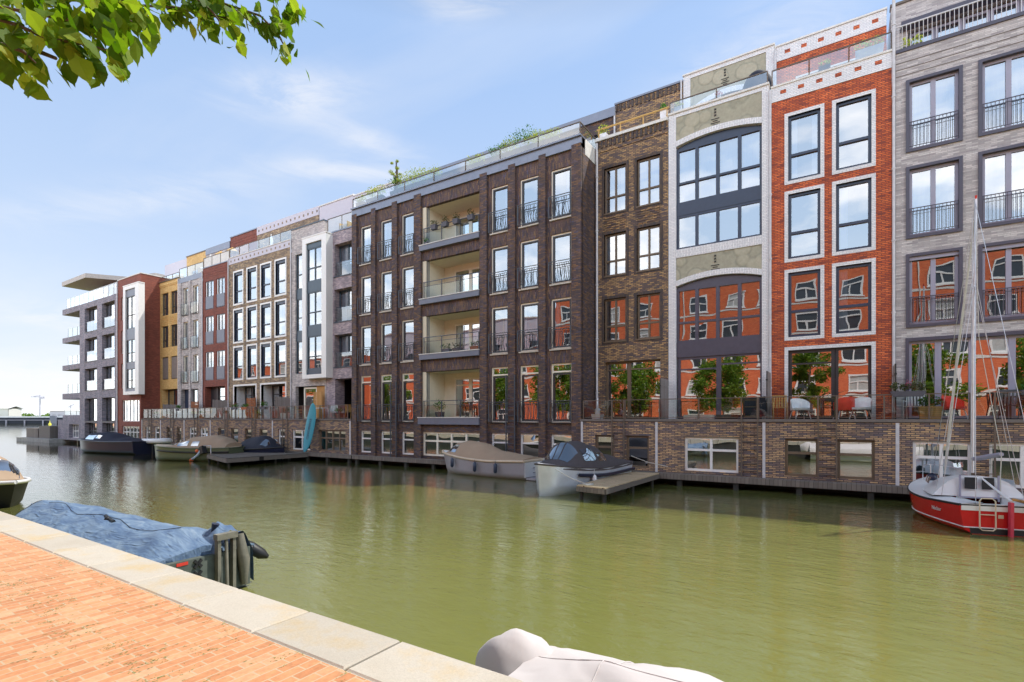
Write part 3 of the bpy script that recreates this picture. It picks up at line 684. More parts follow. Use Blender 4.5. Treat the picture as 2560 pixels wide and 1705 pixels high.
# --- grey mauve house with three deep windows
def simple_front(h, x0, x1, Y, z1, holes, mat, depth=.25, side=True):
    mb = MB(); wall(mb, x0, x1, 2.6, z1, Y, holes, depth); mb.build('wall', M[mat], h)
    body(h, x0, x1, Y + depth, z1, M[mat]); rooms(h, x0, x1, Y, 2.6, z1, front=depth + .14, depth=2.8)
x0, x1 = -30.43, -25.88
h = thing('house', 'grey mauve brick house with three deep square windows, tucked in beside the dark apartment block', 'house', (x0, YB, 0))
wz = [(12.47, 14.70), (9.35, 11.60), (6.25, 8.48)]
simple_front(h, x0, x1, YB, 15.55, [(-29.57, -26.7, c, d, .55) for c, d in wz] + [(-29.5, -26.7, 2.7, 5.47, .8)], 'b_mauve', .5)
MB().box(x0, x1, YB - .05, YB + .3, 15.55, 15.64).build('coping', M['zinc'], h)
for j, (c, d) in enumerate(wz):
    window(h, -29.57, -26.7, c, d, YB + .42, 'petrol', vs=(.33, .67), hs=(.46,), fw=.09, mw=.08, curtain='curtain', cstyle='B')
    r = MB().box(-29.5, -26.75, YB + .10, YB + .13, c + 1.0, c + 1.03).build('balustrade', M['petrol'], h)
    MB().quad((-29.5, YB + .11, c + .05), (-26.75, YB + .12, c + .05), (-26.75, YB + .12, c + 1.0), (-29.5, YB + .11, c + 1.0)).build('glass_panel', M['glass_sky'], r)
    MB().box(-29.6, -26.65, YB - .05, YB + .4, c - .05, c + .01).build('sill', M['petrol'], h)
window(h, -28.6, -26.7, 2.74, 5.45, YB + .65, 'darkframe', vs=(.4,), fw=.09, gl='glass_low', name='glass_door')
setback(h, x0, x1, 19.1, M['lav'], 15.4, name='roof_storey', holes=[(-27.8, -26.6, 15.7, 17.6)])
glass_rail(h, x0 + .1, x1, YB + .05, 15.64, 16.6, 1.3, gl='glass_rail')

# --- light grey house with the tall white bay
x0, x1 = -34.41, -30.45
h = thing('house', 'light grey brick house with a tall white framed bay window', 'house', (x0, YB, 0))
holes = [(-33.95, -33.16, 6.0, 14.75), (-32.95, -30.65, 5.7, 15.0, .3), (-33.94, -30.6, 2.7, 5.07)]
simple_front(h, x0, x1, YB, 15.60, holes, 'b_lgrey')
mb = MB(); mb.box(x0, x1 - .25, YB, YB + .3, 15.60, 16.62); mb.build('parapet', M['b_lgrey'], h)
MB().box(x0 - .02, x1 - .22, YB - .05, YB + .34, 16.62, 16.70).build('coping', M['petrol'], h)
BY = 22.65; bx0, bx1 = -32.38, -29.74
mb = MB(); mb.box(bx0, bx0 + .42, BY, YB + .1, 5.55, 15.45); mb.box(bx1 - .50, bx1, BY, YB + .1, 5.55, 15.45); mb.box(bx0 + .42, bx1 - .5, BY, YB + .1, 15.05, 15.45); mb.box(bx0 + .42, bx1 - .5, BY, YB + .1, 5.55, 5.82); mb.box(bx0 - .03, bx1 + .03, BY - .03, YB + .1, 15.45, 15.52)
by = mb.build('bay_frame', M['white'], h)
wa, wb = bx0 + .42, bx1 - .5
for c, d, hs in ((12.35, 14.70, (.40,)), (9.22, 11.62, (.40,)), (6.20, 8.52, (.38,))):
    window(by, wa, wb, c, d, BY + .12, 'petrol', vs=(.5,), hs=hs, fw=.08, mw=.07, curtain='curtain', cstyle='L')
for c, d in ((14.70, 15.05), (11.62, 12.35), (8.52, 9.22), (5.82, 6.20)): MB().box(wa, wb, BY + .10, BY + .25, c, d).build('panel', M['petrol'], by)
for c, d in ((12.2, 14.75), (9.1, 11.5), (6.0, 8.4)): window(h, -33.95, -33.16, c, d, YB + .1, 'petrol', hs=(.42,), fw=.07, curtain=None)
for c, d in ((11.5, 12.2), (8.4, 9.1)): MB().box(-33.95, -33.16, YB + .08, YB + .2, c, d).build('panel', M['petrol'], h)
window(h, -33.2, -31.7, 2.74, 5.0, YB + .18, 'cream', hs=(), fw=.12, gl='glass_low', name='glass_door'); MB().box(-31.7, -30.6, YB + .15, YB + .23, 2.74, 5.05).build('door', M['orangewood'], h)
setback(h, x0, x1, 19.2, M['lav'], 15.4)
pipe(h, -34.45, YB - .05, 2.75, 16.0, .05)

# --- mottled brown house with twelve white framed windows
x0, x1 = -42.96, -34.48
h = thing('house', 'wide mottled brown brick house with twelve white framed windows', 'house', (x0, YB, 0))
colx = [(-42.31, -40.81), (-40.36, -38.86), (-38.46, -36.96), (-36.55, -35.05)]
e = .13; rr_ = [(12.0, 14.82), (8.88, 11.73), (5.86, 8.66)]
holes = [(a + e, b - e, c + e, d - e) for a, b in colx for c, d in rr_] + [(-42.31 + e, -38.95, 2.7, 5.50 - e, .95), (-38.46 + e, -35.05 - e, 2.7, 5.50 - e, .95)]
simple_front(h, x0, x1, YB, 15.45, holes, 'b_tan', .28)
mb = MB(); mb.box(x0, x1, YB - .03, YB + .3, 15.45, 15.97); pa = mb.build('parapet', M['lav'], h)
MB().box(x0, x1, YB - .07, YB + .34, 15.97, 16.03).build('coping', M['whitecap'], h)
mb = MB()
for k in range(15): x = x0 + .28 + k * .565; mb.box(x, x + .15, YB - .034, YB, 15.62, 15.78)
mb.build('dark_stud', M['b_tan'], pa)
for a, b in colx:
    for j, (c, d) in enumerate(rr_):
        white_surround(h, a, b, c, d, e, mat='white')
        window(h, a + e, b - e, c + e, d - e, YB + .10, 'navy', hs=(.40,), fw=.11, mw=.09, curtain='curtain' if random.random() < .5 else None)
        MB().box(a + e, b - e, YB + .05, YB + .10, d - e - .22, d - e).build('blind_box', M['navy'], h)
for a, b in ((-42.31, -38.95), (-38.46, -35.05)):
    white_surround(h, a, b, 2.72, 5.50, e, mat='white', bottom=False)
    mb = MB(); mb.box(a + e, a + e + .03, YB + .2, YB + .95, 2.72, 5.36); mb.build('door_reveal', M['b_white'], h)
    window(h, a + .25, b - .1, 2.74, 5.36, YB + .85, 'darkframe', vs=(.30, .62, .8), hs=(.72,), fw=.10, gl='glass_low', name='glass_door')
sh = setback(h, x0 + .05, x1, 18.62, M['b_tan'], 15.4, cap=False, holes=[(-40.5, -36.0, 15.6, 17.4, .3)])
mb = MB(); mb.box(x0 + .05, x1, YS - .03, YS + .3, 18.62, 19.32); pa = mb.build('parapet', M['lav'], sh)
mb = MB()
for k in range(15): x = x0 + .3 + k * .565; mb.box(x, x + .16, YS - .035, YS, 18.86, 19.04)
mb.build('dark_stud', M['b_tan'], pa); window(sh, -40.5, -36.0, 15.6, 17.4, YS + .15, 'darkframe', vs=(.33, .66))
glass_rail(h, x0 + .03, x1, YB + .05, 16.03, 16.75, 1.4)
pipe(h, -43.0, YB - .05, 2.75, 16.0, .05)

# --- maroon house
x0, x1 = -47.16, -43.02
h = thing('house', 'maroon brick house with six tall windows half covered by grey panels', 'house', (x0, YB, 0))
colx = [(-46.77, -45.40), (-44.95, -43.62)]; rr_ = [(12.16, 14.61), (9.12, 11.57), (6.04, 8.49)]
simple_front(h, x0, x1, YB, 15.80, [(a, b, c, d) for a, b in colx for c, d in rr_] + [(-46.81, -43.6, 2.7, 5.48, .7)], 'b_maroon')
mb = MB()
for z in (14.95, 15.15, 15.35, 15.55): mb.box(x0, x1, YB - .02, YB, z, z + .05)
mb.build('string_course', M['b_maroon'], h); MB().box(x0, x1, YB - .05, YB + .3, 15.80, 15.87).build('coping', M['zinc'], h)
for a, b in colx:
    for c, d in rr_:
        w = window(h, a, b, c, d, YB + .06, 'zinc', fw=.06); m_ = c + (d - c) * .46
        MB().box(a + .06, b - .06, YB + .0, YB + .05, c + .06, m_).build('panel', M['greypanel'], w)
        mb = MB(); 
        for x in (a + .12, (a + b) / 2 - .04): mb.box(x, x + .09, YB + .03, YB + .06, m_, d - .06)
        mb.build('sash', M['white'], w)
window(h, -45.6, -43.6, 2.74, 5.45, YB + .55, 'darkframe', vs=(.5,), hs=(.7,), fw=.09, gl='glass_low', name='glass_door'); MB().box(-46.8, -45.65, YB + .5, YB + .6, 2.74, 5.48).build('door_panel', M['darkframe'], h)
sh = setback(h, x0, x1 + .1, 19.2, M['b_maroon'], 15.4, capmat='zinc')
mb = MB()
for z in (18.3, 18.55, 18.8): mb.box(x0, x1 + .1, YS - .02, YS, z, z + .05)
mb.build('string_course', M['b_maroon'], sh)
r_ = glass_rail(h, x0 + .03, x1, YB + .05, 15.87, 16.7, 1.2, gl='whitecap')
pipe(h, -47.2, YB - .05, 2.75, 15.6, .05)

# --- grey house with glass french balconies
x0, x1 = -51.46, -47.22
h = thing('house', 'narrow grey brick house with pilaster strips and four windows wide glass rails, right of the yellow house', 'house', (x0, YB, 0))
h['label'] = 'narrow grey brick house with blue grey fascia, right of the yellow house'
colx = [(-50.7, -49.77), (-48.92, -47.98)]; rr_ = [(12.1, 14.57), (9.05, 11.5), (5.97, 8.42)]
simple_front(h, x0, x1, YB, 15.10, [(a, b, c, d) for a, b in colx for c, d in rr_] + [(-51.05, -48.01, 2.7, 5.38, .5)], 'b_lgrey')
MB().box(x0, x1, YB - .04, YB + .3, 15.10, 15.55).build('fascia', M['zinc'], h)
for a, b in ((x0, -50.95), (-49.5, -49.2), (-47.7, x1)): MB().box(a, b, YB - .08, YB, 2.75, 15.1).build('pilaster', M['b_lgrey'], h)
for a, b in colx:
    for c, d in rr_:
        w = window(h, a, b, c, d, YB + .12, 'cream', fw=.07, curtain='curtain', cstyle='R'); 
        r = MB().box(a - .1, b + .1, YB - .16, YB - .13, c + .98, c + 1.01); 
        for x in (a - .1, b + .07): r.box(x, x + .03, YB - .13, YB + .0, c + .05, c + .08); r.box(x, x + .03, YB - .16, YB - .13, c, c + .98)
        r = r.build('balcony_railing', M['petrol'], h)
        MB().quad((a - .07, YB - .145, c + .03), (b + .07, YB - .145, c + .03), (b + .07, YB - .145, c + .98), (a - .07, YB - .145, c + .98)).build('glass_panel', M['glass_rail'], r)
        MB().box(a - .05, b + .05, YB - .06, YB + .1, c - .06, c).build('sill', M['darkframe'], w)
MB().box(-51.0, -49.5, YB + .30, YB + .42, 2.74, 5.38).build('door', M['navy'], h); window(h, -49.5, -48.01, 2.74, 5.38, YB + .32, 'darkframe', vs=(.5,), fw=.09, gl='glass_low', name='glass_door')
sh = setback(h, x0, x1, 18.35, M['b_lgrey'], 15.4, cap=False); MB().box(x0, x1, YS - .05, YS + .3, 18.35, 18.95).build('fascia', M['zinc'], sh)
glass_rail(h, x0 + .03, x1, YB + .05, 15.55, 16.45, 1.3, gl='glass_sky'); pipe(h, -51.5, YB - .05, 2.75, 15.6, .05)

# --- yellow house
x0, x1 = -55.3, -51.52
h = thing('house', 'narrow yellow brick house with six dark windows', 'house', (x0, YB, 0))
colx = [(-54.82, -53.50), (-53.04, -51.77)]; rr_ = [(12.49, 14.61), (9.45, 11.49), (6.42, 8.55)]
simple_front(h, x0, x1, YB, 15.2, [(a, b, c, d) for a, b in colx for c, d in rr_] + [(-54.76, -51.72, 2.7, 5.5, .6)], 'b_yellow')
mb = MB(); mb.box(x0, x1, YB - .04, YB + .3, 15.2, 15.65); mb.box(x0, x1, YB - .08, YB, 15.32, 15.4); mb.build('parapet', M['b_yellow'], h)
MB().box(x0, x1, YB - .12, YB + .34, 15.65, 15.74).build('coping', M['rail'], h)
for a, b in colx:
    for j, (c, d) in enumerate(rr_):
        w = window(h, a, b, c, d, YB + .12, 'darkframe', vs=(.5,), hs=(.34,), fw=.09, mw=.07, curtain='blinds', cstyle='F')
        if j == 2: MB().box(a + .07, b - .07, YB + .06, YB + .11, c + .08, d - .08).build('blind', M['blinds'], w)
    mb = MB()
    for k in range(5): mb.box(a, b, YB - .04, YB, 11.66 + k * .16, 11.75 + k * .16)
    mb.build('ribbed_panel', M['b_yellow'], h)
window(h, -54.7, -51.75, 2.74, 5.48, YB + .5, 'darkframe', vs=(.4, .7), fw=.09, gl='glass_low', name='glass_door')
sh = setback(h, x0 + .1, x1, 18.8, M['b_yellow'], 15.4, capmat='rail', holes=[(-54.2, -51.9, 15.6, 17.2, .3)]); window(sh, -54.2, -51.9, 15.6, 17.2, YS + .15, 'darkframe', vs=(.5,))
MB().box(-60.5, -55.25, YS + .3, 33, 15.8, 18.9).build('roof_storey', M['lav'], h)
glass_rail(h, x0 + .03, x1, YB + .05, 15.74, 16.2, 1.4)

# --- red end house with its white bay, brought forward
x0, x1 = -60.2, -55.15
h = thing('house', 'dark red brick house standing forward with a tall white framed bay', 'house', (x0, YT, 0))
BY = 21.1; bx0, bx1 = -57.65, -54.35
holes = [(-59.5, -59.05, c, d) for c, d in ((12.31, 14.55), (9.01, 11.25), (5.66, 8.08))] + [(-59.3, -55.49, 2.46, 4.52), (-59.3, -55.49, .6, 2.0)]
mb = MB(); wall(mb, x0, x1, .45, 16.28, YT, holes, .25); mb.build('wall', M['b_maroon'], h)
body(h, x0, x1, YT + .001, 16.28, M['b_red'], z0=.45); rooms(h, x0, x1, YT, .5, 16.0, front=.4)
M['b_redside'] = None
sw = [c for c in COL.objects if c.parent == h and c.name.startswith('side_wall')][0]; sw.data.materials[0] = M['b_maroon']
MB().box(x0 - .02, x1 + .04, YT - .05, 33, 16.28, 16.36).build('coping', M['whitecap'], h)
bx0, bx1 = -58.0, -54.9
sx = 21.1 / 21.6; bx0, bx1 = -59.01 * sx, -55.6 * sx - .05
mb = MB(); q = .42; zb, zt = 4.98, 15.22
mb.box(bx0, bx0 + q, BY, YT, zb, zt); mb.box(bx1 - .75, bx1, BY, YT, zb, zt); mb.box(bx0 + q, bx1 - .75, BY, YT, zt - .35, zt); mb.box(bx0 + q, bx1 - .75, BY, YT, zb, zb + .3); mb.box(bx0 - .03, bx1 + .03, BY - .03, YT, zt, zt + .08)
by = mb.build('bay_frame', M['white'], h); wa, wb = bx0 + q, bx1 - .75
for c, d in ((11.15, 14.2), (8.0, 10.4 - .25), (5.55, 7.4)): window(by, wa, wb, c, d, BY + .12, 'darkframe', vs=(.5,), hs=(.42,), fw=.07, curtain='curtain', cstyle='F')
for c, d in ((14.2, 14.87), (10.15, 11.15), (7.4, 8.0), (5.28, 5.55)): MB().box(wa, wb, BY + .10, BY + .25, c, d).build('panel', M['greypanel'], by)
for c, d in ((12.31, 14.55), (9.01, 11.25), (5.66, 8.08)): window(h, -59.5, -59.05, c, d, YT + .1, 'white', fw=.05)
window(h, -59.3, -55.49, 2.46, 4.52, YT + .1, 'white', vs=(.2, .4, .6, .8), fw=.07, mw=.05, gl='glass_low'); window(h, -59.3, -55.49, .6, 2.0, YT + .1, 'white', vs=(.2, .4, .6, .8), hs=(.6,), fw=.08, mw=.06, gl='glass_low')
pipe(h, -60.22, YT - .06, .5, 16.2, .06)

# --- dark grey corner building
x0, x1 = -70.0, -60.26
h = thing('apartment_building', 'dark grey corner apartment block with glass balconies and overhanging flat roof', 'apartment building', (x0, YT, 0))
bz = [(14.50, 11.97), (11.27, 8.80), (8.03, 5.68), (4.87, 2.45)]
bays = [(-68.6, -65.3), (-64.05, -60.95)]
holes = [(a, b, lo, hi, .5) for a, b in bays for hi, lo in bz] + [(a, b, .55, 2.3, .5) for a, b in bays]
mb = MB(); wall(mb, x0, x1, .45, 15.1, YT, holes, .5); mb.build('wall', M['b_slate'], h)
body(h, x0, x1, YT + .001, 15.1, M['b_slate'], z0=.45); rooms(h, x0, x1, YT + .3, .5, 15.1, floors=[5.0, 8.3, 11.4], front=.4)
for a, b in bays:
    for j, (hi, lo) in enumerate(bz):
        window(h, a, b, lo, hi, YT + .38, 'darkframe', vs=(.3, .65), fw=.08, curtain='curtain' if j < 3 else None, gl='glass' if j < 3 else 'glass_low', cstyle='F')
        if j < 3:
            r = MB().box(a + .05, b - .05, YT + .10, YT + .13, lo + 1.05, lo + 1.08).build('balustrade', M['steel'], h)
            MB().quad((a + .05, YT + .11, lo + .05), (b - .05, YT + .115, lo + .05), (b - .05, YT + .115, lo + 1.05), (a + .05, YT + .11, lo + 1.05)).build('glass_panel', M['glass_sky'], r)
        MB().box(a - .03, b + .03, YT - .04, YT + .6, lo - .06, lo).build('sill', M['darkframe'], h)
    window(h, a, b, .55, 2.3, YT + .4, 'darkframe', vs=(.2, .4, .6, .8), hs=(.5,), fw=.08, gl='glass_low')
for z0_, z1_ in ((14.52, 15.12), (11.30, 11.86), (8.19, 8.74), (4.91, 5.54)):
    mb = MB(); mb.box(-75.1, -70.0, YT, 28.0, z0_, z1_); b_ = mb.build('balcony_slab', M['b_slate'], h)
    if z0_ < 14: glass_rail(b_, -74.2, -70.1, YT + .25, z1_, z1_ + 1.05, 1.3, gl='glass_rail', post='steel')
mb = MB(); mb.box(-72.35, -72.05, YT + .9, YT + 1.2, 2.6, 14.52); mb.build('column', M['darkframe'], h)
glass_rail(h, -74.3, x1, YT + .12, 15.12, 16.25, 1.25, gl='glass_sky', post='steel')
# roof terrace level
mb = MB(); mb.box(-71.5, -62.0, YT + 2.6, 31, 15.1, 17.85); ph = mb.build('penthouse', M['room'], h)
for k in range(7): window(ph, -71.3 + k * 1.3, -70.1 + k * 1.3, 15.2, 17.7, YT + 2.5, 'darkframe', vs=(), fw=.08)
rf = MB(); pts = [(-75.3, YT), (-68.4, YT), (-66.2, YT + 3.2), (-62.0, YT + 4.0), (-62.0, 31), (-75.3, 31)]
n_ = len(pts); rf.add([(x, y, 17.85) for x, y in pts] + [(x, y, 18.32) for x, y in pts], [tuple(reversed(range(n_))), tuple(range(n_, 2 * n_))] + [(i, (i + 1) % n_, (i + 1) % n_ + n_, i + n_) for i in range(n_)])
rf.build('roof_slab', M['cap2'], h)
# plinth over the water
mb = MB(); wall(mb, -76.5, -70.0, .35, 2.62, YT, [(-73.1, -70.2, .6, 2.1, .5)], .5); mb.quad((-76.5, 28, .35), (-76.5, YT, .35), (-76.5, YT, 2.62), (-76.5, 28, 2.62)); mb.quad((-76.5, YT, 2.62), (-70, YT, 2.62), (-70, 28, 2.62), (-76.5, 28, 2.62)); mb.quad((-73.1, YT + .5, .6), (-70.2, YT + .5, .6), (-70.2, YT + .5, 2.1), (-73.1, YT + .5, 2.1))
pl = mb.build('plinth', M['b_slate'], h); MB().box(-75.2, -70.0, YT + .06, YT + .3, 2.62, 3.1).build('parapet', M['b_slate'], h)
window(pl, -73.1, -70.2, .6, 2.1, YT + .35, 'white', vs=(.25, .5, .75), hs=(.5,), fw=.08, gl='glass_low')
glass_rail(h, -75.2, -70.1, YT + .25, 3.1, 3.75, 1.6, gl='glass_rail', post='steel')

# ------------------------------------------------------------------ TERRACES over the water
def terrace(label, x0, x1, wins, strips, ladders, rail_x, zr, glass_pitch, gap=None):
    t = thing('terrace', label, 'terrace', (x0, YT, 0))
    holes = [(a, b, .62, 2.0) for a, b, *_ in wins]
    mb = MB(); wall(mb, x0, x1, .45, 2.62, YT, holes, .22); mb.quad((x0, YB, .45), (x0, YT, .45), (x0, YT, 2.62), (x0, YB, 2.62)); mb.build('wall', M['b_base'], t)
    MB().box(x0 - .04, x1, YT - .06, YB - .01, 2.62, 2.725).build('coping', M['cap'], t)
    rooms(t, x0, x1, YT, .5, 2.9, floors=[], front=.3, depth=1.5)
    for a, b, fr, vs, cur in wins:
        window(t, a, b, .62, 2.0, YT + .09, fr, vs=vs, hs=(.62,), fw=.09, mw=.09, gl='glass_low', curtain=cur, cstyle='F' if cur else None)
    for x in strips: MB().box(x - .05, x + .05, YT - .035, YT - .002, .5, 2.60).build('white_strip', M['pipe'], t)
    for a, b in ladders: ladder(t, a, b, YT - .07, .30, zr)
    # balustrade, one glass panel between two posts
    posts = sorted(rail_x); mb = MB()
    for x in posts: mb.box(x - .022, x + .022, YT + .03, YT + .075, 2.725, zr)
    mb.box(posts[0], posts[-1], YT + .02, YT + .085, zr, zr + .03); mb.box(posts[0], posts[-1], YT + .04, YT + .065, 2.78, 2.80)
    r = mb.build('balustrade', M['rail'], t)
    for a, b in zip(posts[:-1], posts[1:]):
        tt = random.uniform(-.02, .02); t2 = random.uniform(-.012, .012)
        MB().quad((a + .03, YT + .05 + tt, 2.81), (b - .03, YT + .05 - tt, 2.81), (b - .03, YT + .05 - tt + t2, zr - .01), (a + .03, YT + .05 + tt + t2, zr - .01)).build('glass_panel', M['glass_rail'], r)
    return t
tR = terrace('brick terrace base with glass balustrade under the orange red and white houses', -10.19, 9.5,
    [(-9.5, -8.6, 'brownframe', (), None), (-8.05, -7.03, 'brownframe', (), None), (-5.55, -3.5, 'white', (.5,), 'curtain'), (-1.9, -.82, 'brownframe', (), None), (-.25, .84, 'brownframe', (), None),
     (1.87, 3.36, 'white', (.5,), 'teal_curtain'), (3.76, 5.3, 'white', (.5,), 'green_curtain'), (6.2, 7.7, 'white', (.5,), None)],
    [-10.14, -6.70, -2.60, 1.46, 5.55], [(-8.69, -8.09), (-3.40, -2.79), (-.85, -.25), (3.32, 3.90)],
    [-10.1, -8.69, -8.09, -6.6, -5.0, -3.40, -2.79, -.85, -.25, 1.1, 2.3, 3.32, 3.90, 5.2, 6.5, 7.8, 9.3], 3.54, 1.4)
# gates in the balustrade above the ladders
for a, b in ((-8.69, -8.09), (-3.40, -2.79), (-.85, -.25)):
    mb = MB(); a += .05; b -= .05
    mb.box(a, a + .05, YT + .09, YT + .12, 2.78, 3.50); mb.box(b - .05, b, YT + .09, YT + .12, 2.78, 3.50); mb.box(a + .05, b - .05, YT + .09, YT + .12, 3.44, 3.50); mb.box(a + .05, b - .05, YT + .09, YT + .12, 2.78, 2.86); mb.box(a + .05, b - .05, YT + .09, YT + .12, 3.18, 3.22)
    mb.build('gate', M['rail'], tR)
wl = [(-54.23, -53.31), (-52.46, -51.52), (-50.14, -49.22), (-48.32, -47.52), (-46.22, -44.98), (-44.42, -43.2), (-41.62, -40.61), (-39.76, -38.74), (-37.83, -36.83), (-35.94, -34.91), (-33.63, -32.85), (-32.0, -30.0), (-29.15, -26.47)]
wins = []
for k, (a, b) in enumerate(wl):
    fr = 'white' if k in (0, 1, 4, 5, 10, 11) else 'brownframe'
    vs = (.5,) if k in (4, 5, 11) else ((.25, .5, .75) if k == 12 else ())
    wins.append((a, b, fr, vs, ('teal_curtain' if k == 7 else 'curtain') if k in (6, 7, 9) else None))
tL = terrace('long brick terrace base with many-posted glass balustrade under the narrow houses at left', -54.96, -25.9, wins,
    [-54.9, -51.21, -46.97, -42.73, -34.26, -26.0], [(-53.4, -52.9), (-49.3, -48.75), (-45.2, -44.65), (-40.5, -40.05), (-36.8, -36.35), (-32.98, -32.4)],
    [-54.7 + .0 * k for k in range(1)] + [-53.9 + k * .92 for k in range(31)], 3.58, .9)
for x0_, x1_, lab in ((-54.9, -25.4, 'weathered wooden walkway along the foot of the left terrace'), (-25.3, -10.3, 'narrow wooden walkway along the foot of the dark apartment block'), (-10.2, 9.5, 'grey wooden walkway along the foot of the right terrace')):
    w = thing('walkway', lab, 'walkway', (x0_, YT, 0))
    MB().box(x0_, x1_, YT - .42, YT - .003, .43, .50).build('deck', M['oldwood'], w)
    MB().box(x0_, x1_, YT - .47, YT - .43, .28, .50).build('edge_beam', M['oldwood'], w)
    n = int((x1_ - x0_) / 2.1)
    for k in range(n + 1):
        x = x0_ + .3 + k * (x1_ - x0_ - .6) / n
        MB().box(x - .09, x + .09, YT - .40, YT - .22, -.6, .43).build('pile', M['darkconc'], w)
    MB().box(x0_, x1_, YT + .9, YT + 1.1, -.5, .45).build('void_backing', M['darkconc'], w)  # near-black wall stands in for the shaded void under the deck
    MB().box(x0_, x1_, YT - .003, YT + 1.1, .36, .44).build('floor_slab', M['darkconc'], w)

# wooden jetties
def jetty(label, corners, z, wood, edge, piles, th=.16, boards=True):
    """corners: four (x, y) points in order"""
    cx, cy = sum(p[0] for p in corners) / 4, sum(p[1] for p in corners) / 4
    t = thing('jetty', label, 'jetty', (cx, cy, 0))
    a, b, c, d = [Vector((x, y, 0)) for x, y in corners]   # a-b near end, d-c far end
    L = ((d - a).length + (c - b).length) / 2; n = int(L / .145)
    mb = MB()
    for k in range(n):
        t0, t1 = k / n, (k + .93) / n
        p0, p1, p2, p3 = a.lerp(d, t0), b.lerp(c, t0), b.lerp(c, t1), a.lerp(d, t1); dz = random.uniform(-.004, .004)
        vs = [(p.x, p.y, z - .04 + dz) for p in (p0, p1, p2, p3)] + [(p.x, p.y, z + dz) for p in (p0, p1, p2, p3)]
        mb.add(vs, [(3, 2, 1, 0), (4, 5, 6, 7), (0, 1, 5, 4), (1, 2, 6, 5), (2, 3, 7, 6), (3, 0, 4, 7)])
    mb.build('deck', M[wood], t)
    mb = MB()
    for p, q in ((a, d), (b, c), (a, b), (a.lerp(b, .5), d.lerp(c, .5))):
        u = (q - p).normalized(); nn = Vector((-u.y, u.x, 0)); m_ = (p + q) / 2 + Vector((0, 0, z - .05 - th / 2))
        mb.obox(m_, u, nn, (0, 0, 1), (q - p).length / 2, .035, th / 2)
    mb.build('frame', M[edge], t)
    for i, (u, v) in enumerate(piles):
        p = a.lerp(b, u).lerp(d.lerp(c, u), v)
        MB().tube([(p.x, p.y, -.7), (p.x, p.y, z - .05)], .07, 8).build('pile', M['darkconc'], t)
    return t
jetty('tan plank jetty beside the silver boat', [(-7.63, 15.84), (-6.52, 15.63), (-6.45, 21.15), (-7.75, 21.15)], .50, 'jettywood', 'oldwood', [(.1, .03), (.9, .03), (.1, .5), (.9, .5), (.1, .9), (.9, .9)])
jetty('broad dark wooden jetty in front of the boat under black canvas', [(-33.94, 16.96), (-29.42, 15.75), (-29.6, 21.15), (-34.4, 18.6)], .50, 'oldwoodY', 'oldwood', [(.05, .04), (.95, .04), (.5, .04), (.05, .6), (.95, .6)], th=.22)
jetty('small low wooden landing between the navy boat and the olive boat', [(-49.9, 17.2), (-48.8, 17.2), (-48.8, 21.1), (-49.9, 21.1)], .32, 'oldwood', 'oldwood', [(.1, .05), (.9, .05), (.9, .5)])
jetty('short brown plank step beside the olive boat', [(-38.0, 17.3), (-36.2, 16.6), (-36.2, 21.1), (-37.2, 21.1)], .42, 'oldwood', 'oldwood', [(.1, .05), (.9, .05)])
t = thing('floating_dock', 'low grey floating dock with rough wooden box at the far corner', 'dock', (-78, 22, 0))
mb = MB(); mb.box(-86.5, -75, 20.4, 23.2, -.1, .42); mb.build('pontoon', M['concrete'], t)
mb = MB(); mb.box(-85.2, -81, 21, 23, .42, 1.55); mb.build('wooden_box', M['oldwood'], t)
mb = MB(); mb.box(-80.6, -77, 21, 23, .42, 1.85); mb.build('wooden_box', M['oldwoodY'], t)

# surfboard
sb = thing('surfboard', 'teal paddle board standing on end against the terrace balustrade', 'surfboard', (-29.75, 21.05, .52), local=True)
def board_mesh(mb, L=3.3, W=.80, T=.11):
    rings = []
    for i in range(25):
        t = i / 24; z = L * t
        w = W / 2 * (max(0, 1 - abs(2 * t - 1) ** 2.6)) ** .55 * (1.0 - .10 * (t < .5) * (1 - 2 * t)) + .002
        rings.append([(w * math.cos(a), T / 2 * math.sin(a) * min(1, w / .12) - .10 * (2 * t - 1) ** 4, z) for a in [2 * math.pi * k / 14 for k in range(14)]])
    mb.loft(rings, closed=True, caps=True)
m_teal = plain('teal foam board', (.045, .31, .40), .45, noise=.05)
mb = MB(); board_mesh(mb); mb.build('board', m_teal, sb)
def lettering(txt, size, mat, parent, loc, rot, depth=.002, name='lettering', shear=0, bold=0):
    cu = bpy.data.curves.new(name, 'FONT'); cu.body = txt; cu.size = size; cu.extrude = depth; cu.align_x = 'CENTER'; cu.align_y = 'CENTER'; cu.shear = shear; cu.offset = bold
    tmp = bpy.data.objects.new('tmp_text', cu); COL.objects.link(tmp)
    dg = bpy.context.evaluated_depsgraph_get(); me = bpy.data.meshes.new_from_object(tmp.evaluated_get(dg))
    bpy.data.objects.remove(tmp); me.materials.clear(); me.materials.append(mat)
    me.transform(Matrix.Translation(loc) @ rot.to_4x4())
    o = bpy.data.objects.new(name, me); COL.objects.link(o); o.parent = parent; return o
from mathutils import Euler
rt = Euler((R(90), 0, 0)).to_matrix(); rt = Euler((0, R(90), 0)).to_matrix() @ rt
lettering('STARBOARD', .24, M['navy'], sb, Vector((.0, -.062, 1.55)), rt, bold=.004)
MB().obox((-.02, -.03, .22), (1, 0, .3), (0, 1, 0), (-.3, 0, 1), .05, .05, .14).build('fin', M['black'], sb)
sb.rotation_euler = (R(-5), R(8.5), R(8))

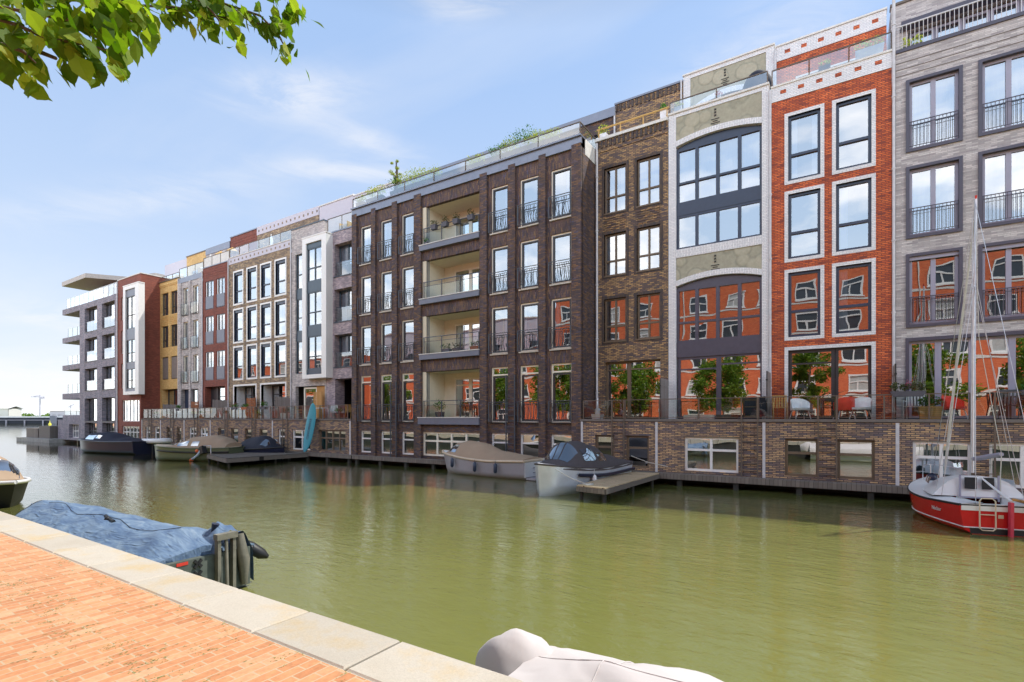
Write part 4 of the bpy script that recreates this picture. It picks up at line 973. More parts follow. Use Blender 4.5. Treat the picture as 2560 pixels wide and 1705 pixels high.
# ------------------------------------------------------------------ BOATS (local axes: bow at +X, deck up)
def hull_ring(t, L, B, fb, draft, stern_w=.85, full=2.2, flare=.18, sheer=.25, rake=.35, n=9, bow_x=0.0):
    """t 0 = stern, 1 = bow; returns half section from keel to gunwale on +y, plus helper values"""
    w = B / 2 * (stern_w + (1 - stern_w) * math.sin(min(1, t / .5) * math.pi / 2)) if t < .5 else B / 2 * (max(0, 1 - ((t - .5) / .5) ** full)) ** .75
    g = fb * (1 + sheer * max(0, (t - .35) / .65) ** 2 + sheer * .25 * max(0, (.35 - t) / .35))
    pts = []
    for k in range(n):
        u = k / (n - 1)            # 0 keel, 1 gunwale
        z = -draft * (1 - min(1, t * .2)) * (1 - u) ** 1.0 + g * u if False else (-draft + (g + draft) * u)
        f = min(1, (u / .35) ** .6 if u < .35 else 1.0)
        ww = w * f * (1 - flare * (1 - u))
        x = L * t + (rake * u * max(0, (t - .6) / .4) ** 1.5) + bow_x
        pts.append((x, ww, z))
    return pts, w, g
def make_hull(par, L, B, fb, mat, draft=.3, name='hull', stripe=None, **kw):
    mb = MB(); rings = []; N_ = 22
    for i in range(N_ + 1):
        p, w, g = hull_ring(i / N_, L, B, fb, draft, **kw)
        rings.append([(x, y, z) for x, y, z in reversed(p)] + [(x, -y, z) for x, y, z in p[1:]])
    mb.loft(rings)
    mb.add(rings[0], [tuple(range(len(rings[0])))])          # transom
    return mb.build(name, mat, par), rings
def gunwale(par, rings, r, mat, name='rub_rail', dz=0.0, closed=True, out=0.0):
    a = [Vector(q[0]) + Vector((0, out, dz)) for q in rings]; b = [Vector(q[-1]) + Vector((0, -out, dz)) for q in rings]
    mb = MB(); mb.tube(a, r, 7); mb.tube(b, r, 7)
    if closed: mb.tube([a[0], b[0]], r, 7)
    return mb.build(name, mat, par)
def deck_mesh(par, rings, mat, dz=-.03, name='deck', t0=0, t1=1, crown=.05):
    mb = MB(); rr = []
    n = len(rings) - 1
    for i in range(int(t0 * n), int(t1 * n) + 1):
        a, b = Vector(rings[i][0]), Vector(rings[i][-1])
        rr.append([a.lerp(b, k / 6) + Vector((0, 0, dz + crown * (1 - (k / 3 - 1) ** 2))) for k in range(7)])
    mb.loft(rr); return mb.build(name, mat, par)
class Cover:
    """canvas stretched from gunwale to gunwale over a ridge profile; s 0..1 along, u 0..1 across"""
    def __init__(c, rings, t0, t1, prof, sq=2.0, inset=.0, dz=.02, wr=.0, seed=1, base=None):
        c.r, c.t0, c.t1, c.prof, c.sq, c.inset, c.dz, c.wr = rings, t0, t1, prof, sq, inset, dz, wr; c.rr = random.Random(seed); c.ph = [c.rr.uniform(0, 6) for _ in range(6)]; c.base = base
    def h(c, s):
        p = c.prof
        for (a, ha), (b, hb) in zip(p[:-1], p[1:]):
            if a <= s <= b:
                k = (s - a) / (b - a + 1e-9); k = k * k * (3 - 2 * k) if c.wr >= 0 else k
                return ha + (hb - ha) * k
        return p[-1][1]
    def pt(c, s, u, off=0.0):
        t = (c.t0 + (c.t1 - c.t0) * s) * (len(c.r) - 1); i = min(int(t), len(c.r) - 2); f = t - i
        a = Vector(c.r[i][0]).lerp(Vector(c.r[i + 1][0]), f); b = Vector(c.r[i][-1]).lerp(Vector(c.r[i + 1][-1]), f)
        a.y -= c.inset; b.y += c.inset
        if a.y < b.y: a.y = b.y = 0
        q = a.lerp(b, u); v = abs(2 * u - 1); zb = a.z + c.dz
        hh = c.h(s)
        q.z = zb + hh * (1 - v ** c.sq)
        if c.wr:
            w = (1 - 2 * abs(math.sin(s * 15 + c.ph[0] + u * 4))) * .35 + (1 - 2 * abs(math.sin(s * 7 - u * 9 + c.ph[1] + math.sin(s * 11)))) * .40 + (1 - 2 * abs(math.sin(s * 31 - u * 8 + c.ph[2] + math.sin(u * 7)))) * .22 + math.sin(s * 47 + u * 19) * .06
            q.z += c.wr * w * (1 - v ** 4) * min(1, hh * 4)
            q.y += c.wr * .5 * math.sin(s * 22 + c.ph[3]) * (v ** 3)
        return q
    def mesh(c, mb, ns=40, nu=20, s0=0, s1=1, u0=0, u1=1, off=0.0, skirt=0.0):
        g = []
        for i in range(ns + 1):
            row = []
            for j in range(nu + 1):
                s = s0 + (s1 - s0) * i / ns; u = u0 + (u1 - u0) * j / nu
                q = c.pt(s, u)
                if off:
                    e = .004; du = c.pt(s, min(1, u + e)) - c.pt(s, max(0, u - e)); ds = c.pt(min(1, s + e), u) - c.pt(max(0, s - e), u)
                    nn = du.cross(ds); nn = nn.normalized() if nn.length > 1e-12 else Vector((0, 0, 1))
                    if nn.z < 0 and abs(nn.z) > .05: nn = -nn
                    q = q + nn * off
                row.append(q)
            if skirt: row = [row[0] + Vector((0, .02, -skirt))] + row + [row[-1] + Vector((0, -.02, -skirt))]
            g.append(row)
        mb.loft(g)
        if s0 == 0 and not off: mb.add(g[0], [tuple(range(len(g[0])))])
        if s1 == 1 and not off: mb.add(g[-1], [tuple(reversed(range(len(g[-1]))))])
        return mb
def fender(par, p, L=.45, r=.09, mat='navy', rope=.25):
    p = Vector(p); mb = MB()
    mb.tube([p + Vector((0, 0, -rope)), p + Vector((0, 0, -rope - .05)), p + Vector((0, 0, -rope - L + .06)), p + Vector((0, 0, -rope - L))], [r * .35, r, r, r * .4], 10)
    mb.tube([p, p + Vector((0, 0, -rope))], .010, 5)
    return mb.build('fender', M[mat], par)
def vinyl(name='canopy vinyl'):
    return glass('vinyl', tint=(.35, .42, .52), refl=.38, wav=.03, rough=.03)
M['vinyl'] = vinyl()
M['hull_beige'] = plain('grey mauve hull paint', (.37, .345, .37), .35, noise=.03)
M['cover_tan'] = plain('tan canvas', (.40, .29, .20), .85, noise=.06, nscale=2, bump=.1)
M['tube_cream'] = plain('cream rubbing strake', (.68, .55, .40), .6, noise=.05)
M['hull_silver'] = plain('brushed aluminium hull', (.72, .77, .84), .30, .35, noise=.12, nscale=1.5)
M['cover_grey'] = plain('taupe grey canvas', (.085, .075, .08), .85, noise=.08)
M['hull_navy'] = plain('navy hull', (.012, .016, .04), .3, noise=.05)
M['cover_navy'] = plain('navy canvas', (.010, .014, .035), .8, noise=.1)
M['hull_olive'] = plain('olive hull', (.13, .15, .085), .35, noise=.04)
M['red_hull'] = plain('glossy red hull', (.60, .012, .015), .22, noise=.06, nscale=2)
M['gel'] = plain('white gelcoat', (.80, .80, .80), .3, noise=.02)
M['rope'] = plain('pale rope', (.60, .58, .52), .9)
M['cover_white'] = plain('off white tarpaulin', (.62, .57, .555), .75, noise=.03, nscale=2, bump=.1)
M['orange_rust'] = plain('orange primer', (.60, .25, .08), .7, noise=.3)

# tan covered sloop
b = thing('motorboat', 'grey beige motorboat under a tan canvas cover with blue fenders', 'boat', (-12.2, 20.3, 0), R(180 - 3), local=True)
b.location = (-11.9, 20.35, 0); b.rotation_euler = (0, 0, R(176))
h_, rg = make_hull(b, 5.4, 1.95, .78, M['hull_beige'], sheer=.38, flare=.10, stern_w=.92, full=2.6, rake=.45)
gunwale(b, rg, .06, M['tube_cream'], dz=-.02)
deck_mesh(b, rg, M['gel'], dz=-.02)
cv = Cover(rg, .02, .90, [(0, .10), (.12, .22), (.35, .38), (.62, .72), (.78, .74), (.93, .52), (1, .10)], sq=1.9, dz=.03, wr=.018, inset=.03)
mb = MB(); cv.mesh(mb, 44, 20, skirt=.05); cvo = mb.build('canvas_cover', M['cover_tan'], b)
for u0, u1 in ((.06, .30), (.70, .94)):
    mb = MB(); cv.mesh(mb, 4, 4, .86, .955, u0, u1, off=.012); mb.build('cover_window', M['vinyl'], cvo)
mb = MB(); mb.box(-.03, 0, -.84, .84, .12, .80); mb.build('transom', M['gel'], b)
mb = MB()
for z in (.30, .52): mb.tube([(-.05, -.35, z), (-.10, -.35, z), (-.10, .25, z), (-.05, .25, z)], .012, 5)
mb.tube([(-.07, 0, .15), (-.07, 0, .75)], .012, 5); mb.build('boarding_ladder', M['iron'], b)
mb = MB(); mb.box(-.55, -.03, -.78, .78, .02, .10); mb.build('swim_platform', M['hull_beige'], b)
for t in (.28, .52, .80):
    i = int(t * 22); p = Vector(rg[i][0]); fender(b, (p.x, p.y + .12, p.z + .02), .46, .085, 'navy', .12)

# silver boat with dark canopy, bow towards the camera
b = thing('motorboat', 'silver aluminium motorboat with a dark grey canopy and blue windows, bow pointing out', 'boat', (0, 0, 0), 0, local=True)
b.location = (-8.35, 21.0, 0); b.rotation_euler = (0, 0, R(-98))
h_, rg = make_hull(b, 5.2, 1.95, .88, M['hull_silver'], sheer=.30, flare=.22, stern_w=.9, full=3.0, rake=.12)
gunwale(b, rg, .035, M['cover_grey'], dz=0)
mb = MB(); 
for sgn, k in ((1, 0), (-1, -1)):
    pts = [Vector(r[k]) + Vector((0, .05 * sgn, -.28)) for r in rg[:18]]; mb.tube(pts, .065, 8)
mb.build('rub_rail', M['hull_navy'], b)
deck_mesh(b, rg, M['hull_silver'], dz=0.0)
cv = Cover(rg, .0, .88, [(0, .06), (.30, .40), (.52, .84), (.66, .95), (.80, .88), (.955, .16), (1, .04)], sq=2.7, dz=.02, wr=.012, inset=.02, seed=4)
mb = MB(); cv.mesh(mb, 44, 22, skirt=.14); cvo = mb.build('canopy', M['cover_grey'], b)
for s0, s1, u0, u1 in ((.62, .78, .05, .19), (.62, .78, .81, .95), (.82, .93, .14, .40), (.82, .93, .60, .86), (.82, .93, .43, .57), (.46, .58, .05, .15), (.46, .58, .85, .95)):
    mb = MB(); cv.mesh(mb, 6, 5, s0, s1, u0, u1, off=.014); mb.build('canopy_window', M['vinyl'], cvo)
i = 14; p = Vector(rg[i][0]); fender(b, (p.x, p.y + .1, p.z - .05), .40, .085, 'gel', .2)
t = MB(); t.tube([(-8.55, 16.0, .98), (-7.9, 15.95, .70), (-7.35, 16.0, .53)], .014, 5); tag(t.build('mooring_rope', M['rope']), 'pale mooring rope from the silver bow to the tan jetty', 'rope')
t = MB(); t.tube([(-7.45, 20.6, 1.2), (-6.9, 20.95, .95), (-6.2, 21.5, .75)], .014, 5); tag(t.build('mooring_rope', M['rope']), 'pale mooring rope from the silver stern to the brick wall', 'rope')
mb = MB()
for k in range(26): a = k * .7; r_ = .06 + .006 * k; mb.tube([(-7.3 + r_ * math.cos(a), 16.05 + r_ * math.sin(a), .52 + .004 * (k % 5)), (-7.3 + r_ * math.cos(a + .7), 16.05 + r_ * math.sin(a + .7), .52 + .004 * ((k + 1) % 5))], .012, 4)
tag(mb.build('rope_coil', M['rope']), 'coil of pale rope on the near end of the tan jetty', 'rope')

# olive boat with tan canopy
b = thing('motorboat', 'olive green motorboat with a tan canopy', 'boat', (0, 0, 0), 0, local=True)
b.location = (-33.4, 18.7, 0); b.rotation_euler = (0, 0, R(205))
h_, rg = make_hull(b, 6.0, 2.2, .82, M['hull_olive'], sheer=.22, flare=.12, stern_w=.92, full=4.0, rake=.05)
gunwale(b, rg, .04, M['hull_olive'], dz=0); deck_mesh(b, rg, M['tube_cream'], dz=-.01)
mb = MB()
for sgn, k in ((1, 0), (-1, -1)):
    pts = [Vector(r[k]) + Vector((0, .02 * sgn, -.26)) for r in rg[:20]]; mb.tube(pts, .05, 7)
mb.build('rub_rail', M['black'], b)
mb = MB()
for sgn, k in ((1, 7), (-1, -8)):
    pts = [Vector((r[k][0] + .005, r[k][1] + .012 * sgn, .13)) for r in rg]; mb.tube(pts, .03, 5)
mb.build('boot_stripe', M['tube_cream'], b)
cv = Cover(rg, .06, .76, [(0, .30), (.12, .62), (.30, .80), (.62, .70), (.80, .42), (1, .05)], sq=3.0, dz=.02, wr=.008, inset=.08, seed=5)
mb = MB(); cv.mesh(mb, 36, 20); cvo = mb.build('canopy', M['cover_tan'], b)
for s0, s1, u0, u1 in ((.62, .80, .03, .14), (.62, .80, .86, .97), (.84, .96, .10, .36), (.84, .96, .40, .60), (.84, .96, .64, .90), (.44, .56, .03, .12), (.44, .56, .88, .97)):
    mb = MB(); cv.mesh(mb, 5, 5, s0, s1, u0, u1, off=.014); mb.build('canopy_window', M['vinyl'], cvo)

# black covered boat behind the broad jetty
b = thing('motorboat', 'low boat under a black canvas cover behind the broad dark jetty', 'boat', (0, 0, 0), 0, local=True)
b.location = (-36.9, 19.8, 0); b.rotation_euler = (0, 0, R(6))
h_, rg = make_hull(b, 5.6, 2.1, .66, M['hull_navy'], sheer=.30, flare=.12, stern_w=.9, full=2.6, rake=.3); gunwale(b, rg, .05, M['black']); deck_mesh(b, rg, M['gel'])
cv = Cover(rg, 0, .86, [(0, .04), (.30, .32), (.62, .78), (.82, .86), (.93, .62), (1, .08)], sq=2.2, dz=.02, wr=.03, inset=.01, seed=8)
mb = MB(); cv.mesh(mb, 44, 20, skirt=.08); cvo = mb.build('canvas_cover', M['awning'], b)
for u0, u1 in ((.08, .34), (.66, .92)):
    mb = MB(); cv.mesh(mb, 4, 4, .90, .97, u0, u1, off=.012); mb.build('cover_window', M['vinyl'], cvo)

# navy boat far left
b = thing('motorboat', 'navy blue motorboat with a navy canopy and clear triangular windows', 'boat', (0, 0, 0), 0, local=True)
b.location = (-45.5, 18.2, 0); b.rotation_euler = (0, 0, R(191))
h_, rg = make_hull(b, 7.6, 2.3, .92, M['hull_navy'], sheer=.18, flare=.08, stern_w=.9, full=4.5, rake=.05); gunwale(b, rg, .05, M['hull_navy']); deck_mesh(b, rg, M['hull_navy'])
cv = Cover(rg, .05, .94, [(0, .05), (.25, .28), (.50, .62), (.58, .70), (.80, .60), (.97, .08), (1, .03)], sq=2.8, dz=.02, wr=.01, inset=.03, seed=9)
mb = MB(); cv.mesh(mb, 40, 20, skirt=.06); cvo = mb.build('canopy', M['cover_navy'], b)
for a0_, a1_, u0, u1 in ((.64, .80, .03, .16), (.64, .80, .84, .97), (.54, .62, .06, .16), (.84, .95, .12, .45), (.84, .95, .55, .88)):
    mb = MB(); cv.mesh(mb, 5, 5, a0_, a1_, u0, u1, off=.014); mb.build('canopy_window', M['vinyl'], cvo)
mb = MB(); mb.tube([(8.0, .25, .9), (8.15, .25, 1.05), (8.25, .25, .9), (8.25, .25, .3)], .025, 6); mb.build('bow_ladder', M['steel'], b)

# inflatable dinghy upside down on rack
b = thing('inflatable_boat', 'pale grey inflatable dinghy with dark floor beside the low landing', 'inflatable boat', (0, 0, 0), 0, local=True)
b.location = (-47.6, 19.2, 0); b.rotation_euler = (0, 0, R(-6))
mb = MB(); pts = [(0, .62, .95), (1.8, .66, .98), (2.9, .55, 1.0), (3.5, .25, 1.02), (3.6, 0, 1.03), (3.5, -.25, 1.02), (2.9, -.55, 1.0), (1.8, -.66, .98), (0, -.62, .95)]
mb.tube(pts, [.16, .21, .21, .20, .20, .20, .21, .21, .16], 10); mb.build('tube', M['gel'], b)
mb = MB(); mb.box(.1, 3.2, -.5, .5, .78, .86); mb.build('floor', M['hull_navy'], b)
mb = MB()
for x in (.4, 2.6):
    for y in (-.5, .5): mb.tube([(x, y, -.4), (x, y, .8)], .05, 6)
    mb.tube([(x, -.6, .7), (x, .6, .7)], .05, 6)
mb.tube([(.4, 0, .7), (2.6, 0, .7)], .04, 6)
mb.build('rack', M['darkframe'], b)
# swim ladder by the low landing
t = MB()
for x in (-49.75, -49.35): t.tube([(x, 17.15, -.4), (x, 17.15, 1.0), (x + .08, 17.15, 1.15), (x + .22, 17.15, 1.18), (x + .3, 17.25, 1.1), (x + .3, 17.4, .35)], .022, 6)
for z in (-.1, .15): t.box(-49.75, -49.35, 17.13, 17.17, z, z + .03)
tag(t.build('swim_ladder', M['steel']), 'curved steel swimming ladder on the low wooden landing', 'ladder')
# outboard with orange tip at the jetty corner
o_ = thing('outboard_motor', 'tilted outboard motor with pale blue leg and orange propeller at the dark jetty corner', 'outboard motor', (-34.5, 16.9, 0))
mb = MB(); mb.obox((-34.35, 16.9, .75), (1, 0, .3), (0, 1, 0), (-.3, 0, 1), .16, .14, .24); mb.build('cowling', M['black'], o_)
mb = MB(); mb.tube([(-34.5, 16.85, .70), (-34.8, 16.75, .35), (-35.25, 16.65, .12)], [.09, .08, .07], 8); mb.build('leg', plain('pale blue', (.45, .55, .68), .4), o_)
mb = MB(); mb.ball((-34.75, 16.72, .68), .11, 8); mb.tube([(-35.2, 16.65, .12), (-35.45, 16.62, .05)], [.10, .04], 8); mb.build('propeller', plain('orange plastic', (.80, .16, .05), .4), o_)
mb = MB(); mb.tube([(-34.3, 16.9, .5), (-34.3, 16.9, 1.0), (-33.2, 16.8, 1.05), (-33.2, 16.8, .5)], .025, 6); mb.build('bracket', M['steel'], o_)

# red sailboat, stern towards the camera
b = thing('sailboat', 'small red sailboat with a white cabin, its mast bare, moored stern-out at right', 'sailboat', (0, 0, 0), 0, local=True)
b.location = (3.20, 16.42, .06); b.rotation_euler = (0, 0, math.atan2(3.6, -.80))
h_, rg = make_hull(b, 4.2, 2.35, .58, M['red_hull'], draft=.3, sheer=.42, flare=.16, stern_w=.80, full=2.0, rake=.35)
gunwale(b, rg, .028, M['black'], dz=-.01, name='rub_rail'); 
mb = MB()
for k in (7, -8):
    s_ = 1 if k > 0 else -1
pts = []
def hull_y(r, z):     # half width of a ring at height z
    for (xa, ya, za), (xb, yb, zb_) in zip(r[:8], r[1:9]):
        if za >= z >= zb_: f = (z - zb_) / (za - zb_ + 1e-9); return xb + (xa - xb) * f, yb + (ya - yb) * f
    return r[8][0], r[8][1]
for s_ in (1, -1):
    pts = [Vector((hull_y(r, .10)[0], s_ * (hull_y(r, .10)[1] + .004), .10)) for r in rg]; mb.tube(pts, .016, 5)
mb.tube([(-.01, hull_y(rg[0], .1)[1], .10), (-.01, -hull_y(rg[0], .1)[1], .10)], .016, 5)
mb.build('boot_stripe', M['gel'], b)
mb = MB(); rr_ = []
for r in rg: 
    x1_, y1_ = hull_y(r, .09); x2_, y2_ = hull_y(r, -.05); rr_.append([(x1_, y1_ + .006, .09), (x2_, y2_ + .006, -.05)])
mb.loft(rr_); mb.loft([[(p[0], -p[1], p[2]) for p in q] for q in rr_]); mb.quad((-.006, -.72, -.05), (-.006, .72, -.05), (-.006, .74, .09), (-.006, -.74, .09)); mb.build('bottom_paint', M['black'], b)
# deck: side decks and foredeck around the cockpit, then the cabin
dk = MB(); rr_ = []
for i, r in enumerate(rg):
    a, c_ = Vector(r[0]), Vector(r[-1]); rr_.append([a.lerp(c_, k / 8) + Vector((0, 0, .015 + .05 * (1 - (k / 4 - 1) ** 2))) for k in range(9)])
dk.loft(rr_[8:]); 
for i in range(8):
    for ks in ((0, 1, 2), (6, 7, 8)): dk.loft([[rr_[i][k] for k in ks], [rr_[i + 1][k] for k in ks]])
dk.build('deck', M['gel'], b)
mb = MB(); mb.box(.05, 1.45, -.46, .46, .22, .26); mb.quad((.05, -.46, .26), (1.45, -.46, .26), (1.45, -.46, .66), (.05, -.46, .66)); mb.quad((.05, .46, .26), (1.45, .46, .26), (1.45, .46, .66), (.05, .46, .66)); mb.box(-.02, .12, -.90, .90, .50, .66); mb.build('cockpit', M['gel'], b)
mb = MB(); rr_ = []
for s_ in range(13):
    t = s_ / 12; x = 1.42 + 2.0 * t; w = .98 * (1 - .45 * t ** 1.6); hh = .52 * (1 - t ** 2.4 * .85) * (1 - .0 * t)
    rr_.append([(x + (.10 * (1 - abs(v)) if s_ == 0 else 0), w * v * (1.0 if abs(v) > .99 else .96), .66 + hh * (1 - abs(v) ** 3.2)) for v in [k / 6 - 1 for k in range(13)]])
mb.loft(rr_); mb.add(rr_[0], [tuple(range(13))]); cab = mb.build('cabin', M['gel'], b)
for y0_, y1_ in ((.06, .30), (-.30, -.06)): MB().box(1.36, 1.405, y0_, y1_, .86, 1.16).build('cabin_window', M['black'], cab)
mb = MB(); mb.box(1.375, 1.41, -.40, .40, .62, .66); mb.box(1.375, 1.40, -.42, -.38, .55, 1.22); mb.box(1.375, 1.40, .38, .42, .55, 1.22); mb.build('companionway_frame', M['lilac'], cab)
for s_ in (1, -1):
    mb = MB(); mb.loft([[(1.8 + .12 * k, s_ * (.98 * (1 - .45 * ((.38 + .12 * k) / 1.75) ** 1.6) * z_ + .012), zz_) for k in range(8)] for z_, zz_ in ((.975, .92), (.93, 1.08))]); mb.build('cabin_window', M['vinyl'], cab)
mb = MB(); mb.tube([(1.75, 0, 1.25), (1.72, 0, 5.0), (1.60, -.02, 8.45)], [.042, .038, .026], 10); mst = mb.build('mast', plain('pale aluminium mast', (.66, .66, .70), .35, .5), b)
MB().tube([(1.60, -.02, 8.45), (1.60, -.02, 8.54)], [.02, .03], 6).build('masthead_light', M['redpl'], mst)
mb = MB()
for p, q in (((1.6, 0, 8.4), (-.0, -.62, .7)), ((1.6, 0, 8.4), (-.0, .62, .7)), ((1.65, 0, 6.6), (1.6, .86, .68)), ((1.65, 0, 6.6), (1.6, -.86, .68)), ((1.65, 0, 6.2), (1.25, .84, .68)), ((1.65, 0, 6.2), (1.25, -.84, .68)), ((1.6, 0, 8.3), (4.3, 0, .86)), ((1.62, .05, 8.0), (1.5, .1, 1.3)), ((1.62, -.05, 8.0), (1.9, -.1, 1.3))):
    mb.tube([p, q], .008, 4)
mb.build('rigging', M['steel'], b)
mb = MB(); mb.tube([(1.62, .0, 7.9), (2.6, 0, 4.5), (3.3, 0, 1.55), (3.42, 0, 1.05)], [.02, .032, .036, .02], 8); mb.build('furled_jib', M['rope'], b)
mb = MB(); mb.tube([(1.70, 0, 1.62), (1.2, -.05, 1.70), (.55, -.1, 1.82)], [.05, .065, .05], 8); mb.build('boom', M['lilac'], b)
mb = MB(); mb.tube([(.55, -.1, 1.82), (.6, -.1, 1.3), (.55, -.08, .8)], .012, 4); mb.tube([(.55, -.1, 1.82), (1.4, 0, 4.8), (1.6, 0, 8.2)], .008, 4); mb.tube([(.9, -.07, 1.7), (.95, -.05, 1.35), (1.0, -.07, 1.68)], .01, 4); mb.build('mainsheet', M['rope'], b)
mb = MB(); mb.add([(-.16, -.03, .74), (-.16, .03, .74), (-.14, .03, -.25), (-.14, -.03, -.25), (-.03, -.03, .74), (-.03, .03, .74), (-.02, .03, -.25), (-.02, -.03, -.25)], [(0, 1, 2, 3), (7, 6, 5, 4), (4, 5, 1, 0), (3, 2, 6, 7), (1, 5, 6, 2), (4, 0, 3, 7)]); mb.build('rudder', plain('faded red rudder', (.62, .05, .09), .4), b)
mb = MB(); mb.tube([(-.10, 0, .76), (.35, .10, .98), (.8, .2, 1.22)], [.035, .028, .02], 6); mb.build('tiller', M['gel'], b)
MB().tube([(-.05, -.05, .80), (.15, -.45, .72)], [.035, .03], 6).build('tiller_extension', M['orangewood'], b)
mb = MB(); ly = .42
for y in (ly - .15, ly + .15): mb.tube([(-.06, y, .74), (-.07, y, .10)], .016, 6)
mb.tube([(-.06, ly - .15, .74), (-.04, ly - .10, .80), (-.04, ly + .10, .80), (-.06, ly + .15, .74)], .016, 6); mb.tube([(-.07, ly - .15, .10), (-.07, ly - .1, .05), (-.07, ly + .1, .05), (-.07, ly + .15, .10)], .016, 6); mb.tube([(-.065, ly - .15, .42), (-.065, ly + .15, .42)], .013, 6)
mb.build('boarding_ladder', M['tube_cream'], b)
MB().box(-.015, -.002, .10, .20, .34, .42).build('stern_light', M['tube_cream'], b)
mb = MB(); mb.ball((3.95, .12, .88), .15, 10); mb.build('buoy', M['hull_navy'], b)
mb = MB(); mb.tube([(3.5, .5, .86), (3.6, .48, 1.2), (4.2, .2, 1.24), (4.45, 0, 1.25), (4.2, -.2, 1.24), (3.6, -.48, 1.2), (3.5, -.5, .86)], .014, 6); mb.tube([(4.45, 0, 1.25), (4.42, 0, .9)], .014, 6); mb.build('pulpit', M['steel'], b)
MB().box(1.9, 2.02, .55, .62, .70, .80).build('cleat', M['black'], b)
mb = MB(); mb.box(-.35, -.05, -.78, -.50, .55, .98); mb.tube([(-.2, -.64, .6), (-.25, -.64, -.3)], .06, 6); mb.build('outboard_motor', M['black'], b)
nm = lettering('Nixbar', .15, M['gel'], b, Vector((0, 0, 0)), Matrix.Identity(3), shear=.3)
i = 6; A_, B_ = Vector(rg[2][2]), Vector(rg[8][2]); ux = (A_ - B_).normalized(); up = (Vector(rg[5][1]) - Vector(rg[5][3])).normalized(); nn = ux.cross(up).normalized()
ctr = (A_ + B_) / 2 + nn * .03 if nn.y > 0 else (A_ + B_) / 2 - nn * .03
ctr = Vector(rg[5][2]) + Vector((0, .012, 0)); nm.data.transform(Matrix.Translation(ctr) @ Matrix((ux, nn.cross(ux), nn)).transposed().to_4x4())

_nt = M['cover_white'].node_tree; _p = [n for n in _nt.nodes if n.type == 'BSDF_PRINCIPLED'][0]
_tc = N(_nt, 'ShaderNodeTexCoord'); _mp = N(_nt, 'ShaderNodeMapping'); _mp.inputs['Scale'].default_value = (1.2, 2.6, 1.8); _mp.inputs['Rotation'].default_value = (0, 0, .6); _nt.links.new(_tc.outputs['Object'], _mp.inputs[0])
_n = N(_nt, 'ShaderNodeTexNoise', Scale=1.5, Detail=3.0, Roughness=.5, Distortion=1.0, noise_type='RIDGED_MULTIFRACTAL'); _nt.links.new(_mp.outputs[0], _n.inputs['Vector'])
_b = N(_nt, 'ShaderNodeBump', Strength=.8, Distance=.03); _nt.links.new(_n.outputs['Fac'], _b.inputs['Height']); _nt.links.new(_b.outputs[0], _p.inputs['Normal'])
# blue covered boat by the quay
M['cover_blue'], nt, out = new_mat('faded blue tarpaulin')
p_ = N(nt, 'ShaderNodeBsdfPrincipled', Roughness=.6); tc = N(nt, 'ShaderNodeTexCoord'); mp = N(nt, 'ShaderNodeMapping'); mp.inputs['Scale'].default_value = (1.2, 3.2, 2.0); mp.inputs['Rotation'].default_value = (0, 0, .5)
nz = N(nt, 'ShaderNodeTexNoise', Scale=1.6, Detail=7.0, Roughness=.6, Distortion=1.2); nt.links.new(tc.outputs['Object'], mp.inputs[0]); nt.links.new(mp.outputs[0], nz.inputs['Vector'])
nt.links.new(ramp(nt, nz.outputs['Fac'], [(.25, (.05, .09, .18)), (.42, (.10, .165, .28)), (.60, (.18, .26, .37)), (.78, (.32, .38, .43))]), p_.inputs['Base Color'])
mp2 = N(nt, 'ShaderNodeMapping'); mp2.inputs['Scale'].default_value = (2.0, 7.0, 4.0); mp2.inputs['Rotation'].default_value = (0, 0, -.35); nt.links.new(tc.outputs['Object'], mp2.inputs[0])
n3 = N(nt, 'ShaderNodeTexNoise', Scale=1.6, Detail=4.0, Roughness=.5, Distortion=.9, noise_type='RIDGED_MULTIFRACTAL'); nt.links.new(mp2.outputs[0], n3.inputs['Vector'])
bp = N(nt, 'ShaderNodeBump', Strength=.8, Distance=.035); nt.links.new(n3.outputs['Fac'], bp.inputs['Height']); nt.links.new(bp.outputs[0], p_.inputs['Normal']); nt.links.new(p_.outputs[0], out.inputs[0])
b = thing('motorboat', 'grey sloop under a crumpled faded blue tarpaulin, moored against the near quay', 'boat', (0, 0, 0), 0, local=True)
b.location = (-8.25, 4.12, 0); b.rotation_euler = (0, 0, R(183.2))
h_, rg = make_hull(b, 6.3, 1.70, .58, plain('dark green grey hull', (.10, .12, .11), .4), sheer=.35, flare=.12, stern_w=.86, full=2.4, rake=.3)
gunwale(b, rg, .05, M['black'], dz=-.03)
cv = Cover(rg, 0, 1, [(0, .14), (.10, .36), (.22, .31), (.45, .37), (.72, .38), (.88, .30), (1, .10)], sq=1.7, dz=.03, wr=.030, inset=-.06, seed=12)
mb = MB(); cv.mesh(mb, 90, 44, skirt=.16); cvo = mb.build('tarpaulin', M['cover_blue'], b)
mb = MB(); mb.tube([cv.pt(s / 20, .42 + .05 * math.sin(s * .9)) + Vector((0, 0, .008)) for s in range(2, 18)], .005, 4); mb.tube([cv.pt(.93, u / 10) + Vector((0, 0, .01)) for u in range(0, 11)], .006, 4); mb.build('rope', M['black'], cvo)
mb = MB(); q = cv.pt(.45, .42); mb.ball(q, .055, 8); mb.tube([cv.pt(.40 + .01 * k, .40 + .006 * k) + Vector((0, 0, .012)) for k in range(9)], .03, 6); mb.build('rope_knot', M['black'], cvo)
mb = MB(); mb.box(-.10, .0, -.64, .64, .05, .66); tr = mb.build('transom', plain('weathered transom', (.12, .14, .12), .7, noise=.25, dirt=.6), b)
mb = MB()
for k in range(3):
    for sx in (-1, 1): mb.obox((-.115, .20, .58 - k * .17), (0, 1, sx), (1, 0, 0), (0, -sx, 1), .075, .012, .020)
mb.build('crosses', M['black'], tr)
